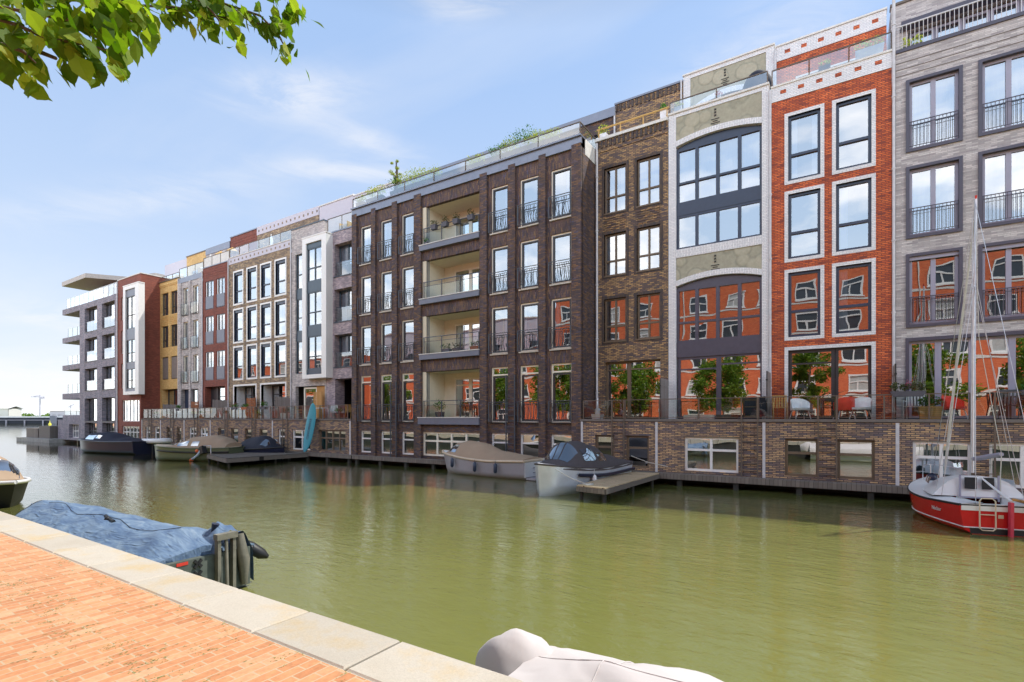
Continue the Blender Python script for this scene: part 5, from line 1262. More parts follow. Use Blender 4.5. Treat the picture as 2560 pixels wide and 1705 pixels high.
# outboard bracket and motor under the tarpaulin
mb = MB(); mb.box(-.20, -.11, -.10, -.05, -.3, .96); mb.box(-.20, -.11, -.34, -.29, -.3, .92); mb.box(-.22, -.11, -.36, -.03, .88, .97); mb.tube([(-.16, -.20, .95), (-.34, -.12, -.2)], .028, 6); mb.tube([(-.12, -.45, .9), (-.2, -.47, .5), (-.16, -.5, .1)], [.06, .09, .05], 7); mb.build('outboard_bracket', plain('olive grey plastic', (.20, .19, .15), .6, noise=.3), b)
mb = MB(); mb.tube([(.25, -.60, .72), (.10, -.78, .58), (-.02, -.90, .46), (-.08, -.98, .40)], [.07, .10, .09, .03], 10); mb.build('outboard_motor', M['black'], b)
mb = MB(); q = cv.pt(.035, .62); mb.tube([q - Vector((0, 0, .05)), q + Vector((-.02, -.02, .12)), q + Vector((-.05, -.04, .24))], [.03, .035, .06], 8); mb.build('tiller_grip', M['hull_navy'], b)
rr_ = []
for k in range(9):
    t = k / 34; rr_.append([(.30 - 1.7 * t, (-.34 - .08 * t) + (.36 - .06 * t) * math.cos(a), .10 + .04 * t + .95 * max(0, math.sin(a)) ** .6 * (1 - .42 * t) + .03 * math.sin(9 * a + k)) for a in [math.pi * j / 20 for j in range(21)]])
mb = MB(); mb.loft(rr_); mb.build('tarpaulin_tail', M['cover_blue'], b)
MB().box(-.108, -.101, .34, .50, .60, .645).build('reflector', M['redpl'], b)

# white covered boat, bottom of the picture
b = thing('motorboat', 'boat under an off white tarpaulin with a hooded outboard, nearest to the viewer', 'boat', (0, 0, 0), 0, local=True)
b.location = (-2.0, 3.35, 0); b.rotation_euler = (0, 0, R(-2))
h_, rg = make_hull(b, 6.0, 1.7, .62, M['gel'], sheer=.3, flare=.12, stern_w=.85, full=2.6, rake=.2)
cv = Cover(rg, 0, 1, [(0, .30), (.06, .34), (.18, .44), (.26, .42), (.5, .35), (1, .2)], sq=1.5, dz=.03, wr=.045, inset=-.05, seed=15)
mb = MB(); cv.mesh(mb, 60, 30, skirt=.30); tp = mb.build('tarpaulin', M['cover_white'], b)
mb = MB()
for s_ in (.10, .30, .52): mb.tube([cv.pt(s_, u / 24) + Vector((0, 0, .004)) for u in range(1, 24)], .006, 4)
mb.tube([cv.pt(s_ / 120, .5) + Vector((0, 0, .002)) for s_ in range(0, 120)], .004, 4)
mb.build('seam', M['cover_white'], tp)
rr_ = []
for k in range(15):
    t = k / 14; a0_ = math.sin(math.pi * min(1, .10 + t * .75)); 
    rr_.append([(-.50 + .72 * t + .03 * math.cos(a * 2), .06 + (.06 + .29 * a0_) * math.cos(a), .40 + (.34 + .34 * a0_ ** .8) * max(0, math.sin(a)) * (1 + .05 * math.sin(3 * a + k * .35) + .015 * math.sin(9 * a - k * .9)) - .02 * t) for a in [-.2 + (math.pi + .4) * j / 20 for j in range(21)]])
mb = MB(); mb.loft(rr_); mb.add(rr_[0], [tuple(range(21))]); mb.build('motor_hood', M['cover_white'], b)
mb = MB(); mb.tube([(-.22, -.12, .50), (.0, -.30, .44), (.15, -.40, .50)], [.10, .14, .10], 10); mb.build('hood_skirt', M['tube_cream'], b)

# boat at the left edge
b = thing('motorboat', 'black boat with a white gunwale and tan canopy, half out of the picture at left', 'boat', (0, 0, 0), 0, local=True)
b.location = (-27.4, 4.55, 0); b.rotation_euler = (0, 0, R(4))
h_, rg = make_hull(b, 5.6, 2.1, .66, M['black'], sheer=.22, flare=.25, stern_w=.9, full=2.4, rake=.6)
gunwale(b, rg, .06, M['gel'], dz=.0); deck_mesh(b, rg, M['gel'])
cv = Cover(rg, .05, .84, [(0, .3), (.3, .75), (.80, .85), (.94, .70), (1, .05)], sq=2.6, dz=.02, inset=.12, seed=3)
mb = MB(); cv.mesh(mb, 30, 16); cvo = mb.build('canopy', M['cover_tan'], b)
for s0, s1, u0, u1 in ((.945, .995, .1, .9), (.6, .9, .86, .96)):
    mb = MB(); cv.mesh(mb, 5, 8, s0, s1, u0, u1, off=.014); mb.build('canopy_window', M['vinyl'], cvo)

# ------------------------------------------------------------------ GROUND, WATER, QUAY
m_w, nt, out = new_mat('green canal water')
tc = N(nt, 'ShaderNodeTexCoord')
df = N(nt, 'ShaderNodeBsdfDiffuse'); nzc = N(nt, 'ShaderNodeTexNoise', Scale=.12, Detail=3.0); nt.links.new(tc.outputs['Object'], nzc.inputs['Vector'])
nt.links.new(ramp(nt, nzc.outputs['Fac'], [(.3, (.175, .188, .048)), (.7, (.215, .222, .066))]), df.inputs['Color'])
gl = N(nt, 'ShaderNodeBsdfGlossy', Roughness=.035)
fr = N(nt, 'ShaderNodeFresnel', IOR=1.36)
mp = N(nt, 'ShaderNodeMapping'); mp.inputs['Scale'].default_value = (1.0, 2.3, 1); mp.inputs['Rotation'].default_value = (0, 0, R(25)); nt.links.new(tc.outputs['Object'], mp.inputs[0])
n1 = N(nt, 'ShaderNodeTexNoise', Scale=2.6, Detail=4.0, Roughness=.62, Distortion=.4); nt.links.new(mp.outputs[0], n1.inputs['Vector'])
n2 = N(nt, 'ShaderNodeTexNoise', Scale=.5, Detail=2.0); nt.links.new(mp.outputs[0], n2.inputs['Vector'])
hh = math_node(nt, 'ADD', n1.outputs['Fac'], math_node(nt, 'MULTIPLY', n2.outputs['Fac'], 1.6))
bp = N(nt, 'ShaderNodeBump', Strength=1.0, Distance=.013); nt.links.new(hh, bp.inputs['Height']); spw = N(nt, 'ShaderNodeSeparateXYZ'); nt.links.new(tc.outputs['Object'], spw.inputs[0])
nt.links.new(math_node(nt, 'MINIMUM', math_node(nt, 'MAXIMUM', math_node(nt, 'DIVIDE', math_node(nt, 'ADD', spw.outputs[0], 62.0), 45.0), .12), 1.0), bp.inputs['Strength'])
nt.links.new(bp.outputs[0], gl.inputs['Normal']); nt.links.new(bp.outputs[0], fr.inputs['Normal'])
mx = N(nt, 'ShaderNodeMixShader'); nt.links.new(math_node(nt, 'MINIMUM', math_node(nt, 'MULTIPLY', fr.outputs[0], 1.55), .97), mx.inputs[0]); nt.links.new(df.outputs[0], mx.inputs[1]); nt.links.new(gl.outputs[0], mx.inputs[2]); nt.links.new(mx.outputs[0], out.inputs[0])
mb = MB(); mb.quad((-2500, 2.6, 0), (400, 2.6, 0), (400, 3000, 0), (-2500, 3000, 0)); tag(mb.build('water', m_w), kind='structure')
m_p = brick('orange clay pavers', [(0, (.58, .245, .105)), (.3, (.66, .29, .13)), (.7, (.71, .325, .15)), (1, (.78, .42, .23))], (.58, .42, .26), bw=.205, bh=.085, ms=.006, ground=True, bump=.35, patch=.07)
mb = MB(); mb.quad((-900, -60, 1.15), (40, -60, 1.15), (40, 2.17, 1.15), (-900, 2.17, 1.15)); tag(mb.build('pavement', m_p), kind='structure')
m_c, nt, out = new_mat('granite coping')
p_ = N(nt, 'ShaderNodeBsdfPrincipled', Roughness=.8); tc = N(nt, 'ShaderNodeTexCoord')
na = N(nt, 'ShaderNodeTexNoise', Scale=90, Detail=4.0); nb = N(nt, 'ShaderNodeTexNoise', Scale=1.4, Detail=7.0, Roughness=.65)
for q in (na, nb): nt.links.new(tc.outputs['Object'], q.inputs['Vector'])
c = ramp(nt, nb.outputs['Fac'], [(.35, (.54, .48, .39)), (.55, (.58, .525, .44)), (.72, (.60, .46, .26))]); g_ = N(nt, 'ShaderNodeNewGeometry')
c = mixcol(nt, 1.0, c, ramp(nt, na.outputs['Fac'], [(.3, .90), (.7, 1.07)]), 'MULTIPLY'); c = mixcol(nt, 1.0, c, ramp(nt, g_.outputs['Random Per Island'], [(0, .86), (1, 1.06)]), 'MULTIPLY')
nt.links.new(c, p_.inputs['Base Color']); bp = N(nt, 'ShaderNodeBump', Strength=.3, Distance=.004); nt.links.new(na.outputs['Fac'], bp.inputs['Height']); nt.links.new(bp.outputs[0], p_.inputs['Normal']); nt.links.new(p_.outputs[0], out.inputs[0])
mb = MB()
for k in range(140):
    x = 14.0 - k * 1.042; a, b_ = x - 1.042 + .013, x - .013; y0, y1, z0, z1, q = 2.176, 2.67, .85, 1.163 + random.uniform(-.002, .002), .012
    vs = [(a, y0, z0), (b_, y0, z0), (b_, y1, z0), (a, y1, z0), (a, y0, z1 - q), (b_, y0, z1 - q), (b_, y1, z1 - q), (a, y1, z1 - q), (a + q, y0 + q, z1), (b_ - q, y0 + q, z1), (b_ - q, y1 - q, z1), (a + q, y1 - q, z1)]
    mb.add(vs, [(0, 1, 5, 4), (1, 2, 6, 5), (2, 3, 7, 6), (3, 0, 4, 7), (4, 5, 9, 8), (5, 6, 10, 9), (6, 7, 11, 10), (7, 4, 8, 11), (8, 9, 10, 11)])
tag(mb.build('kerb', m_c), kind='structure')
mb = MB(); mb.box(-900, 40, 2.18, 2.62, -2, 1.14); tag(mb.build('quay', M['darkconc']), kind='structure')
mb = MB(); rr = random.Random(5)
for _ in range(420):
    if rr.random() < .5: x = rr.uniform(-7.5, -1.2); y = rr.choice([2.165, 1.62, 1.45, 1.52]) + rr.gauss(0, .05)
    else: x = rr.uniform(-8, -1); y = rr.uniform(.6, 2.1)
    if y > 2.165: y = 2.16
    n_ = rr.choice([2, 3, 5, 9, 14])
    sp = .012 + .0025 * n_
    for _k in range(n_):
        a = rr.uniform(0, 6.28); l = rr.uniform(.010, .032); cx_, cy_ = x + rr.gauss(0, sp * .5), y + rr.gauss(0, sp); w = .0045
        mb.add([(cx_ - w, cy_, 1.151), (cx_ + w, cy_, 1.151), (cx_ + math.cos(a) * l, cy_ + math.sin(a) * l, 1.153 + l * .15)], [(0, 1, 2)])
tag(mb.build('weeds', leafmat('weed green', [(0, (.16, .22, .07)), (.6, (.32, .36, .14)), (1, (.55, .50, .25))], .2)), kind='stuff')

# ------------------------------------------------------------------ TREES
def leaf(mb, p, d, nrm, L, W):
    d = d.normalized(); s = d.cross(nrm).normalized(); n2_ = s.cross(d)
    P = lambda t, w, h=0: p + d * (L * t) + s * (W * w) + n2_ * (L * h)
    bend = random.uniform(-.10, .02)
    prof = [(.06, .12), (.16, .33), (.30, .47), (.44, .50), (.58, .45), (.71, .34), (.82, .20), (.90, .09)]
    curl = random.uniform(.02, .12)
    R_ = [P(t, w * (1 + .05 * (-1) ** i), curl * (w * 2) ** 2 + bend * t * t) for i, (t, w) in enumerate(prof)]; L_ = [P(t, -w * (1 + .05 * (-1) ** i), curl * (w * 2) ** 2 + bend * t * t) for i, (t, w) in enumerate(prof)]
    C_ = [P(t, 0, bend * t * t) for t, w in prof]; n_ = len(prof)
    vs = [P(-.12, 0)] + R_ + [P(1.06, 0, bend * 1.1)] + L_ + C_; r0, tip, l0, c0 = 1, n_ + 1, n_ + 2, 2 * n_ + 2
    fs = [(0, r0, c0), (0, c0, l0), (r0 + n_ - 1, tip, c0 + n_ - 1), (c0 + n_ - 1, tip, l0 + n_ - 1)]
    for i in range(n_ - 1): fs += [(r0 + i, r0 + i + 1, c0 + i + 1, c0 + i), (c0 + i, c0 + i + 1, l0 + i + 1, l0 + i)]
    mb.add(vs, fs, smooth=False)
tree = thing('street_tree', 'elm standing on the brick quay, its leafy branches hanging into view at top left', 'tree', (-2.6, -3.0, 1.15))
mb = MB(); base = Vector((-2.6, -3.0, 1.13))
mb.tube([base, base + Vector((0, 0, .25)), base + Vector((.05, .05, 2.2)), base + Vector((0, .2, 3.4)), base + Vector((.1, .3, 5.5)), base + Vector((0, .2, 8))], [.22, .16, .14, .12, .08, .03], 12)
fork = base + Vector((0, .2, 3.3))
limbs = [[fork, Vector((-2.75, -1.6, 5.1)), Vector((-2.80, -.3, 5.1)), Vector((-2.75, .5, 4.75)), Vector((-2.50, .9, 4.68)), Vector((-2.42, 1.25, 4.66)), Vector((-2.3, 1.45, 4.60))],
         [Vector((-2.80, -.3, 5.1)), Vector((-2.7, .15, 4.5)), Vector((-2.45, .35, 4.12)), Vector((-2.1, .45, 3.88)), Vector((-1.86, .52, 3.76))]]
mb.tube(limbs[0], [.09, .07, .05, .035, .02, .012, .007], 8); mb.tube(limbs[1], [.04, .028, .018, .010, .005], 7)
for k in range(16):
    a = k * 2.4; z = 3.0 + k * .32; l = 2.4 - k * .09
    if math.sin(a) > .55: continue
    mb.tube([base + Vector((0, .1, z)), base + Vector((math.cos(a) * l * .5, math.sin(a) * l * .5, z + .6)), base + Vector((math.cos(a) * l, math.sin(a) * l, z + .9))], [.05, .03, .008], 6)
twigs = [[(-2.264, 0.441, 3.973), (-2.006, 0.489, 3.862), (-1.889, 0.565, 3.838), (-1.861, 0.643, 3.911), (-1.858, 0.704, 3.911)],
[(-2.123, 0.414, 3.827), (-1.958, 0.461, 3.757), (-1.817, 0.492, 3.679), (-1.744, 0.539, 3.668), (-1.741, 0.601, 3.684)],
[(-2.052, 0.4, 3.735), (-1.927, 0.421, 3.657), (-1.805, 0.44, 3.599), (-1.779, 0.457, 3.57)],
[(-2.524, 0.511, 4.237), (-2.24, 0.576, 4.102), (-2.118, 0.655, 4.102), (-2.126, 0.769, 4.168), (-2.091, 0.792, 4.126)],
[(-2.674, 0.652, 4.465), (-2.466, 0.787, 4.403), (-2.439, 0.924, 4.412), (-2.398, 1.07, 4.483), (-2.387, 1.196, 4.526), (-2.267, 1.273, 4.508)],
[(-2.716, 0.983, 4.722), (-2.492, 1.128, 4.633), (-2.377, 1.261, 4.619), (-2.287, 1.379, 4.603), (-2.225, 1.419, 4.529), (-2.178, 1.45, 4.436)],
[(-2.428, 1.288, 4.808), (-2.272, 1.389, 4.733), (-2.223, 1.48, 4.737), (-2.228, 1.536, 4.719)],
[(-2.455, 1.033, 4.636), (-2.34, 1.107, 4.534), (-2.269, 1.153, 4.466), (-2.226, 1.181, 4.397)]]
for tw, up_ in zip(twigs, [.07, .10, .11, .05, .02, .02, .01, .02]): mb.tube([Vector(p) + Vector((0, 0, up_)) for p in tw], [.005] * (len(tw) - 1) + [.002], 5)
mb.build('trunk', M['bark'], tree)
lv = MB(); rr = random.Random(21); random.seed(21)
dens = [110, 95, 40, 115, 115, 110, 36, 42]
TW_UP = [.07, .10, .11, .05, .02, .02, .01, .02]
for tw, n_, up_ in zip(twigs, dens, TW_UP):
    P_ = [Vector(p) + Vector((0, 0, up_)) for p in tw]
    for k in range(n_):
        t = (rr.random() ** .9) * (len(P_) - 1); i = min(int(t), len(P_) - 2); p = P_[i].lerp(P_[i + 1], t - i)
        p = p + Vector((rr.gauss(0, .034), rr.gauss(0, .038), rr.gauss(0, .032)))
        ax = (P_[i + 1] - P_[i]).normalized(); side = ax.cross(Vector((0, 0, 1))).normalized() * rr.choice((-1, 1))
        d = ax * rr.uniform(.0, .8) + side * rr.uniform(.2, 1.0) + Vector((0, 0, -1)) * rr.uniform(.15, 1.3)
        nr = Vector((rr.gauss(0, .7), rr.gauss(0, .7) - .2, 1.0))
        L = rr.uniform(.044, .076); leaf(lv, p, d, nr, L, L * rr.uniform(.62, .78))
lv.build('foliage', M['leaf'], tree)
cr = MB()
for k in range(46):
    a = rr.uniform(0, 6.28); r_ = rr.uniform(.3, 2.5); z = rr.uniform(2.9, 8.2); r_ *= 1 - max(0, z - 6) * .22
    c_ = base + Vector((math.cos(a) * r_, math.sin(a) * r_ * .9, z))
    if c_.y > -1.1: continue
    foliage(cr, c_, rr.uniform(.5, .85), 230, .16, .7)
cr.build('crown', M['leaf_far'], tree)
def small_tree(x, y, hgt, label, seed, mat='leaf_far', z=1.15, rad=2.5, n=32, group=None, name='street_tree'):
    r2 = random.Random(seed); random.seed(seed)
    t = thing(name, label, 'tree', (x, y, z), group=group); B_ = Vector((x, y, z - .02)); m_ = MB()
    m_.tube([B_, B_ + Vector((.0, .0, .3)), B_ + Vector((.08, .0, hgt * .35)), B_ + Vector((0, .1, hgt * .7)), B_ + Vector((0, 0, hgt * .92))], [.18, .13, .11, .06, .02], 10)
    cl = []
    for k in range(n):
        a = k * 2.4 + r2.uniform(-.4, .4); zz_ = hgt * (.36 + .58 * (k + .5) / n); rr_ = rad * (1 - ((zz_ / hgt - .62) / .5) ** 2 * .8) * r2.uniform(.25, 1)
        c_ = B_ + Vector((math.cos(a) * rr_, math.sin(a) * rr_, zz_)); cl.append(c_)
        if k % 2 == 0: m_.tube([B_ + Vector((0, 0, zz_ * .8)), B_.lerp(c_, .5) + Vector((0, 0, zz_ * .42)), c_], [.045, .03, .008], 5)
    m_.build('trunk', M['bark'], t); c2 = MB()
    for c_ in cl: foliage(c2, c_, rad * r2.uniform(.30, .48), 260, .17 * rad / 2.1, .75)
    c2.build('crown', M[mat], t); return t
qt = small_tree(-17.5, -3.2, 7.2, 'quay tree reflected in the brown window of the yellow brown house', 31)
for x, lab in ((-25, 'quay tree between the two mirrored in the dark block windows'), (-9.5, 'quay tree mirrored in the gap between the arched and brown houses'), (4.5, 'quay tree just right of the viewer'), (-31, 'quay tree reflected in the dark block, right of its loggias'), (-49, 'quay tree reflected in the dark block, left of its loggias'), (11.5, 'quay tree reflected in the rightmost grey house'), (24, 'quay tree beyond the right edge'), (-66, 'farthest quay tree on the near side')):
    dup(qt, (x, -3.2 + random.uniform(-.3, .3), 1.15), rz=random.uniform(0, 6), label=lab)
small_tree(-72.6, 23.8, 4.4, 'small tree on the balcony plinth of the corner block', 77, 'leaf_grn', z=.6, rad=1.2, n=14, name='potted_tree')

# ------------------------------------------------------------------ BUILDINGS ON THE NEAR SIDE (behind the viewer, seen in the windows)
def opposite(label, x0, x1, Y, z1, mat, floors, wmat='white', pitch=3.4, ww=1.9):
    h = thing('apartment_building', label, 'apartment building', (x0, Y, 1.15))
    ops = []; wins_ = []; n = int((x1 - x0) / pitch)
    for f in range(floors):
        zb = 2.2 + f * 3.1
        if zb + 1.8 > z1: break
        for k in range(n):
            a = x0 + (k + .5) * (x1 - x0) / n - ww / 2 + (.35 if (k + f) % 3 == 0 else 0); ops.append((a, a + ww, zb, zb + 1.75)); wins_.append((a, a + ww, zb, zb + 1.75))
    mb = MB(); wall(mb, x0, x1, 1.15, z1, Y, ops, .15, sgn=-1)
    mb.quad((x0, Y, 1.15), (x0, Y - 12, 1.15), (x0, Y - 12, z1), (x0, Y, z1)); mb.quad((x1, Y - 12, 1.15), (x1, Y, 1.15), (x1, Y, z1), (x1, Y - 12, z1)); mb.quad((x0, Y, z1), (x0, Y - 12, z1), (x1, Y - 12, z1), (x1, Y, z1)); mb.quad((x0, Y - .5, 1.15), (x1, Y - .5, 1.15), (x1, Y - .5, z1), (x0, Y - .5, z1))
    mb.build('wall', M[mat], h)
    bd = MB()
    for f in range(1, floors): bd.box(x0, x1, Y - .02, Y + .03, 1.75 + f * 3.1, 1.95 + f * 3.1)
    for k in range(0, n, 3): xx = x0 + (k + 1.0) * (x1 - x0) / n; bd.box(xx - .05, xx + .05, Y - .01, Y + .08, 1.2, z1 - .1)
    bd.build('white_band', M['whitecap'], h)
    MB().box(x0 - .05, x1 + .05, Y - .3, Y + .12, z1, z1 + .15).build('coping', M['whitecap'], h)
    for k, (a, b_, c_, d_) in enumerate(wins_):
        m2 = MB(); y0, y1 = Y - .06, Y + .04; f_ = .13
        m2.box(a, a + f_, y0, y1, c_, d_); m2.box(b_ - f_, b_, y0, y1, c_, d_); m2.box(a + f_, b_ - f_, y0, y1, c_, c_ + f_); m2.box(a + f_, b_ - f_, y0, y1, d_ - f_, d_); m2.box(a + f_, b_ - f_, y0, y1 - .01, c_ + 1.0, c_ + 1.12); m2.box((a + b_) / 2 - .06, (a + b_) / 2 + .06, y0, y1 - .02, c_ + f_, c_ + 1.0)
        m2.box(a - .08, b_ + .08, Y - .02, Y + .10, c_ - .12, c_)
        w = m2.build('window', M[wmat], h)
        MB().quad((b_ - f_, Y - .03, c_ + f_), (a + f_, Y - .03, c_ + f_), (a + f_, Y - .03, d_ - f_), (b_ - f_, Y - .03, d_ - f_)).build('pane', M['whitepane'] if k % 4 == 1 else M['darkpane'], w)
    return h
M['darkpane'] = plain('dark pane', (.05, .06, .07), .08, spec=.9); M['whitepane'] = plain('pale blind pane', (.5, .5, .48), .4)
opposite('long bright red brick apartment block on the near side, five storeys', -29.5, 30, -12.5, 18.6, 'b_opp', 5)
opposite('lower bright red brick block on the near side, three storeys', -64, -29.5, -12.5, 11.6, 'b_opp', 3)
opposite('pale grey top block set behind the lower red block', -64, -29.6, -16.5, 16.4, 'lav', 5, 'darkframe')
opposite('red brick block at the far end of the near side', -110, -68, -14, 13.5, 'b_opp', 4)

# ------------------------------------------------------------------ FAR SHORE
ang = R(32.89); rv = Vector((math.cos(ang), math.sin(ang), 0)); fv = Vector((-math.sin(ang), math.cos(ang), 0))
def far(d, r, z=0): return fv * d + rv * r + Vector((0, 0, z))
mb = MB(); mb.quad(far(420, -900, .6), far(420, 400, .6), far(3000, 3000, .6), far(3000, -5000, .6)); mb.quad(far(420, -900, -1), far(420, 400, -1), far(420, 400, .6), far(420, -900, .6)); tag(mb.build('far_bank', plain('far bank', (.20, .22, .15), .9)), kind='structure')
bz_ = thing('barge', 'long black cargo barge with a white rail across the open water', 'barge', tuple(far(285, -255)), ang, local=True)
mb = MB(); mb.add([(-90, -4, -.5), (66, -4, -.5), (66, 4, -.5), (-90, 4, -.5), (-90, -4, 3.2), (68, -4, 3.2), (68, 4, 3.2), (-90, 4, 3.2)], [(0, 1, 5, 4), (1, 2, 6, 5), (2, 3, 7, 6), (4, 5, 6, 7), (3, 0, 4, 7)]); mb.build('hull', M['awning'], bz_)
mb = MB(); mb.box(-90, 22, -3.2, 3.2, 3.2, 3.9); mb.build('hatch_cover', M['gel'], bz_)
mb = MB(); mb.box(48, 62, -3, 3, 3.2, 5.4); mb.box(50, 60, -2.6, 2.6, 5.4, 7.0); mb.build('wheelhouse', M['gel'], bz_)
mb = MB()
for k in range(-9, 7): mb.box(k * 10 - .3, k * 10 + .3, -4.6, -4.2, -.5, 2.0)
mb.box(-90, 60, -4.6, -4.3, 1.7, 2.0); mb.build('fender_rail', M['lilac'], bz_)
mb = MB(); mb.box(-1.2, 1.6, -6, -4.8, -1, 4.2); pl = mb.build('mooring_post', M['greypanel'], None, None); pl.location = far(283, -247); pl.rotation_euler = (0, 0, ang); tag(pl, 'thick grey mooring post in front of the black barge', 'mooring post')
bu = MB(); bu.tube([(0, 0, -.3), (0, 0, .3), (0, 0, .9), (0, 0, 1.8)], [.6, .6, .15, .1], 8); bo = bu.build('buoy', plain('yellow buoy', (.75, .68, .08), .5)); bo.location = far(230, -206); tag(bo, 'yellow buoy floating by the barge', 'buoy')
random.seed(44); mb = MB()
for k in range(230):
    r_ = -620 + k * 2.2 + random.uniform(-2, 2); d_ = random.uniform(440, 520); 
    foliage(mb, far(d_, r_, random.uniform(2, 5)), random.uniform(3.5, 7), 70, 1.7, .7)
tag(mb.build('wooded_shore', M['leaf_far']), kind='stuff')
for r_, w_, h_2, mt, lab in ((-440, 40, 11, 'whitecap', 'low white shed on the far shore, leftmost'), (-372, 26, 9, 'lav', 'small pale house among trees on the far shore'), (-322, 60, 10, 'b_tan', 'long tan hall on the far shore'), (-285, 34, 14, 'b_maroon', 'brown block on the far shore nearest the corner building')):
    t = thing('hall', lab, 'building', tuple(far(430, r_)), ang, local=True)
    mb = MB(); wall(mb, -w_ / 2, w_ / 2, .6, h_2, 0, [(-w_ / 2 + 2 + k * 5, -w_ / 2 + 5 + k * 5, 3, 6) for k in range(int(w_ / 5) - 1)], .4); mb.box(-w_ / 2, w_ / 2, .5, 12, .6, h_2 - .1); mb.build('wall', M[mt], t)
    mb = MB(); mb.add([(-w_ / 2 - 1, -1, h_2), (w_ / 2 + 1, -1, h_2), (w_ / 2 + 1, 6, h_2 + 2), (-w_ / 2 - 1, 6, h_2 + 2), (w_ / 2 + 1, 13, h_2), (-w_ / 2 - 1, 13, h_2)], [(0, 1, 2, 3), (3, 2, 4, 5)]); mb.build('roof', M['whitecap'], t)
t = thing('crane', 'tall thin harbour crane on the far shore', 'crane', tuple(far(470, -430)), ang, local=True); mb = MB()
mb.tube([(0, 0, .5), (0, 0, 24)], .5, 6); mb.tube([(-8, 0, 22.5), (4, 0, 22.5)], .35, 5); mb.tube([(0, 0, 24), (-7, 0, 22.6)], .2, 4); mb.box(1, 3.5, -1, 1, 20.5, 22.3); mb.build('mast', M['lav'], t)
t = thing('crane', 'short thin pole crane on the far shore behind the tan hall', 'crane', tuple(far(470, -402)), ang, local=True); mb = MB()
mb.tube([(0, 0, .5), (0, 0, 15)], .35, 6); mb.tube([(-2, 0, 13), (3, 0, 15.5)], .25, 5); mb.build('mast', M['lav'], t)

# ------------------------------------------------------------------ THINGS ON THE TERRACES AND ROOFS
TZ = 2.73
def screen(x, y0, y1, h_, mat, label, slats=True):
    t = thing('privacy_screen', label, 'screen', (x, y0, TZ)); n = max(2, int((y1 - y0) / .14)); mb = MB()
    for k in range(n): a = y0 + (y1 - y0) * k / n; mb.box(x - .02, x + .02, a + .006, a + (y1 - y0) / n - .006, TZ, TZ + h_ - .04 * (k % 2))
    mb.build('boards', M[mat], t); MB().box(x - .035, x + .035, y0, y1, TZ + h_ * .8, TZ + h_ * .8 + .06).build('rail', M[mat], t)
screen(-6.67, 22.0, 23.1, 1.75, 'greywood', 'grey board screen between the yellow brown and white arched houses')
screen(-2.55, 22.0, 23.1, 1.85, 'greywood', 'grey board screen between the white arched and orange red houses')
screen(1.44, 22.0, 23.1, 1.9, 'greywood', 'grey board screen left of the rightmost grey house')
screen(-51.55, 21.9, 23.1, 1.3, 'greywood', 'grey lattice screen in front of the yellow house')
screen(-43.05, 21.9, 23.1, 1.55, 'greywood', 'grey board screen between the maroon and brown houses')
screen(-34.45, 21.9, 23.1, 1.6, 'greywood', 'grey board screen beside the light grey house')
def panel_screen(x0, x1, y, h_, mat, label):
    t = thing('privacy_screen', label, 'screen', (x0, y, TZ)); mb = MB(); n = int((x1 - x0) / .1)
    mb.box(x0, x0 + .06, y - .03, y + .03, TZ, TZ + h_); mb.box(x1 - .06, x1, y - .03, y + .03, TZ, TZ + h_); mb.build('post', M[mat], t)
    mb = MB(); 
    for k in range(int(h_ / .13)): mb.box(x0 + .06, x1 - .06, y - .015, y + .015, TZ + .06 + k * .13, TZ + .17 + k * .13)
    mb.build('panel', M[mat], t)
panel_screen(-47.9, -46.7, 22.6, 1.5, 'rust', 'rusty brown patterned screen between the grey and maroon houses')
panel_screen(-39.8, -38.6, 22.9, 1.65, 'rust', 'brown woven screen in front of the wide brown house')
panel_screen(-31.4, -30.5, 22.9, 1.9, 'orangewood', 'orange wooden screen beside the light grey house')
def shell_chair(x, y, rz, mat, label):
    t = thing('armchair', label, 'chair', (x, y, TZ), rz, local=True); mb = MB(); rings = []
    for i in range(11):
        a = R(-100 + 200 * i / 10); rad = .34; top = .80 - .22 * (abs(i - 5) / 5) ** 2
        rings.append([(rad * math.sin(a) * 1.0, rad * math.cos(a) * .95, z) for z in (.32, .45, .6, top)])
    mb.loft(rings); mb.build('shell', M[mat], t)
    mb = MB(); mb.tube([(0, 0, .34), (0, 0, .42)], .33, 14); mb.build('seat', M[mat], t)
    for dx, dy in ((-.24, -.2), (.24, -.2), (-.24, .22), (.24, .22)): MB().tube([(dx * .8, dy * .8, .35), (dx * 1.15, dy * 1.15, 0)], .018, 6).build('leg', M['whitepl'], t)
    return t
shell_chair(-1.45, 22.4, R(30), 'whitepl', 'white shell armchair behind the balustrade, left of the gate')
shell_chair(.45, 22.45, R(-20), 'whitepl', 'white shell armchair in front of the orange red house door, right of the gate')
shell_chair(-.05, 22.5, R(200), 'redpl', 'red shell armchair next to the right white armchair')
shell_chair(3.05, 22.6, R(40), 'redpl', 'red shell armchair beside the sailboat mast')
def slat_chair(x, y, rz, mat, label, group=None):
    t = thing('garden_chair', label, 'chair', (x, y, TZ), rz, local=True); mb = MB()
    for k in range(6): mb.box(-.24, .24, -.22 + k * .075, -.16 + k * .075, .42, .44)
    mb.build('seat', M[mat], t); mb = MB()
    for k in range(5): mb.obox((-.18 + k * .09, .27, .68), (1, 0, 0), (0, 1, .15), (0, -.15, 1), .025, .008, .22)
    mb.obox((0, .305, .9), (1, 0, 0), (0, 1, .15), (0, -.15, 1), .25, .012, .03); mb.build('backrest', M[mat], t)
    for dx in (-.24, .24):
        MB().tube([(dx, -.22, 0), (dx, -.22, .62), (dx, .22, .62)], .018, 5).build('armrest', M[mat], t); MB().tube([(dx, .34, 0), (dx, .24, .42), (dx, .31, .92)], .018, 5).build('leg', M[mat], t)
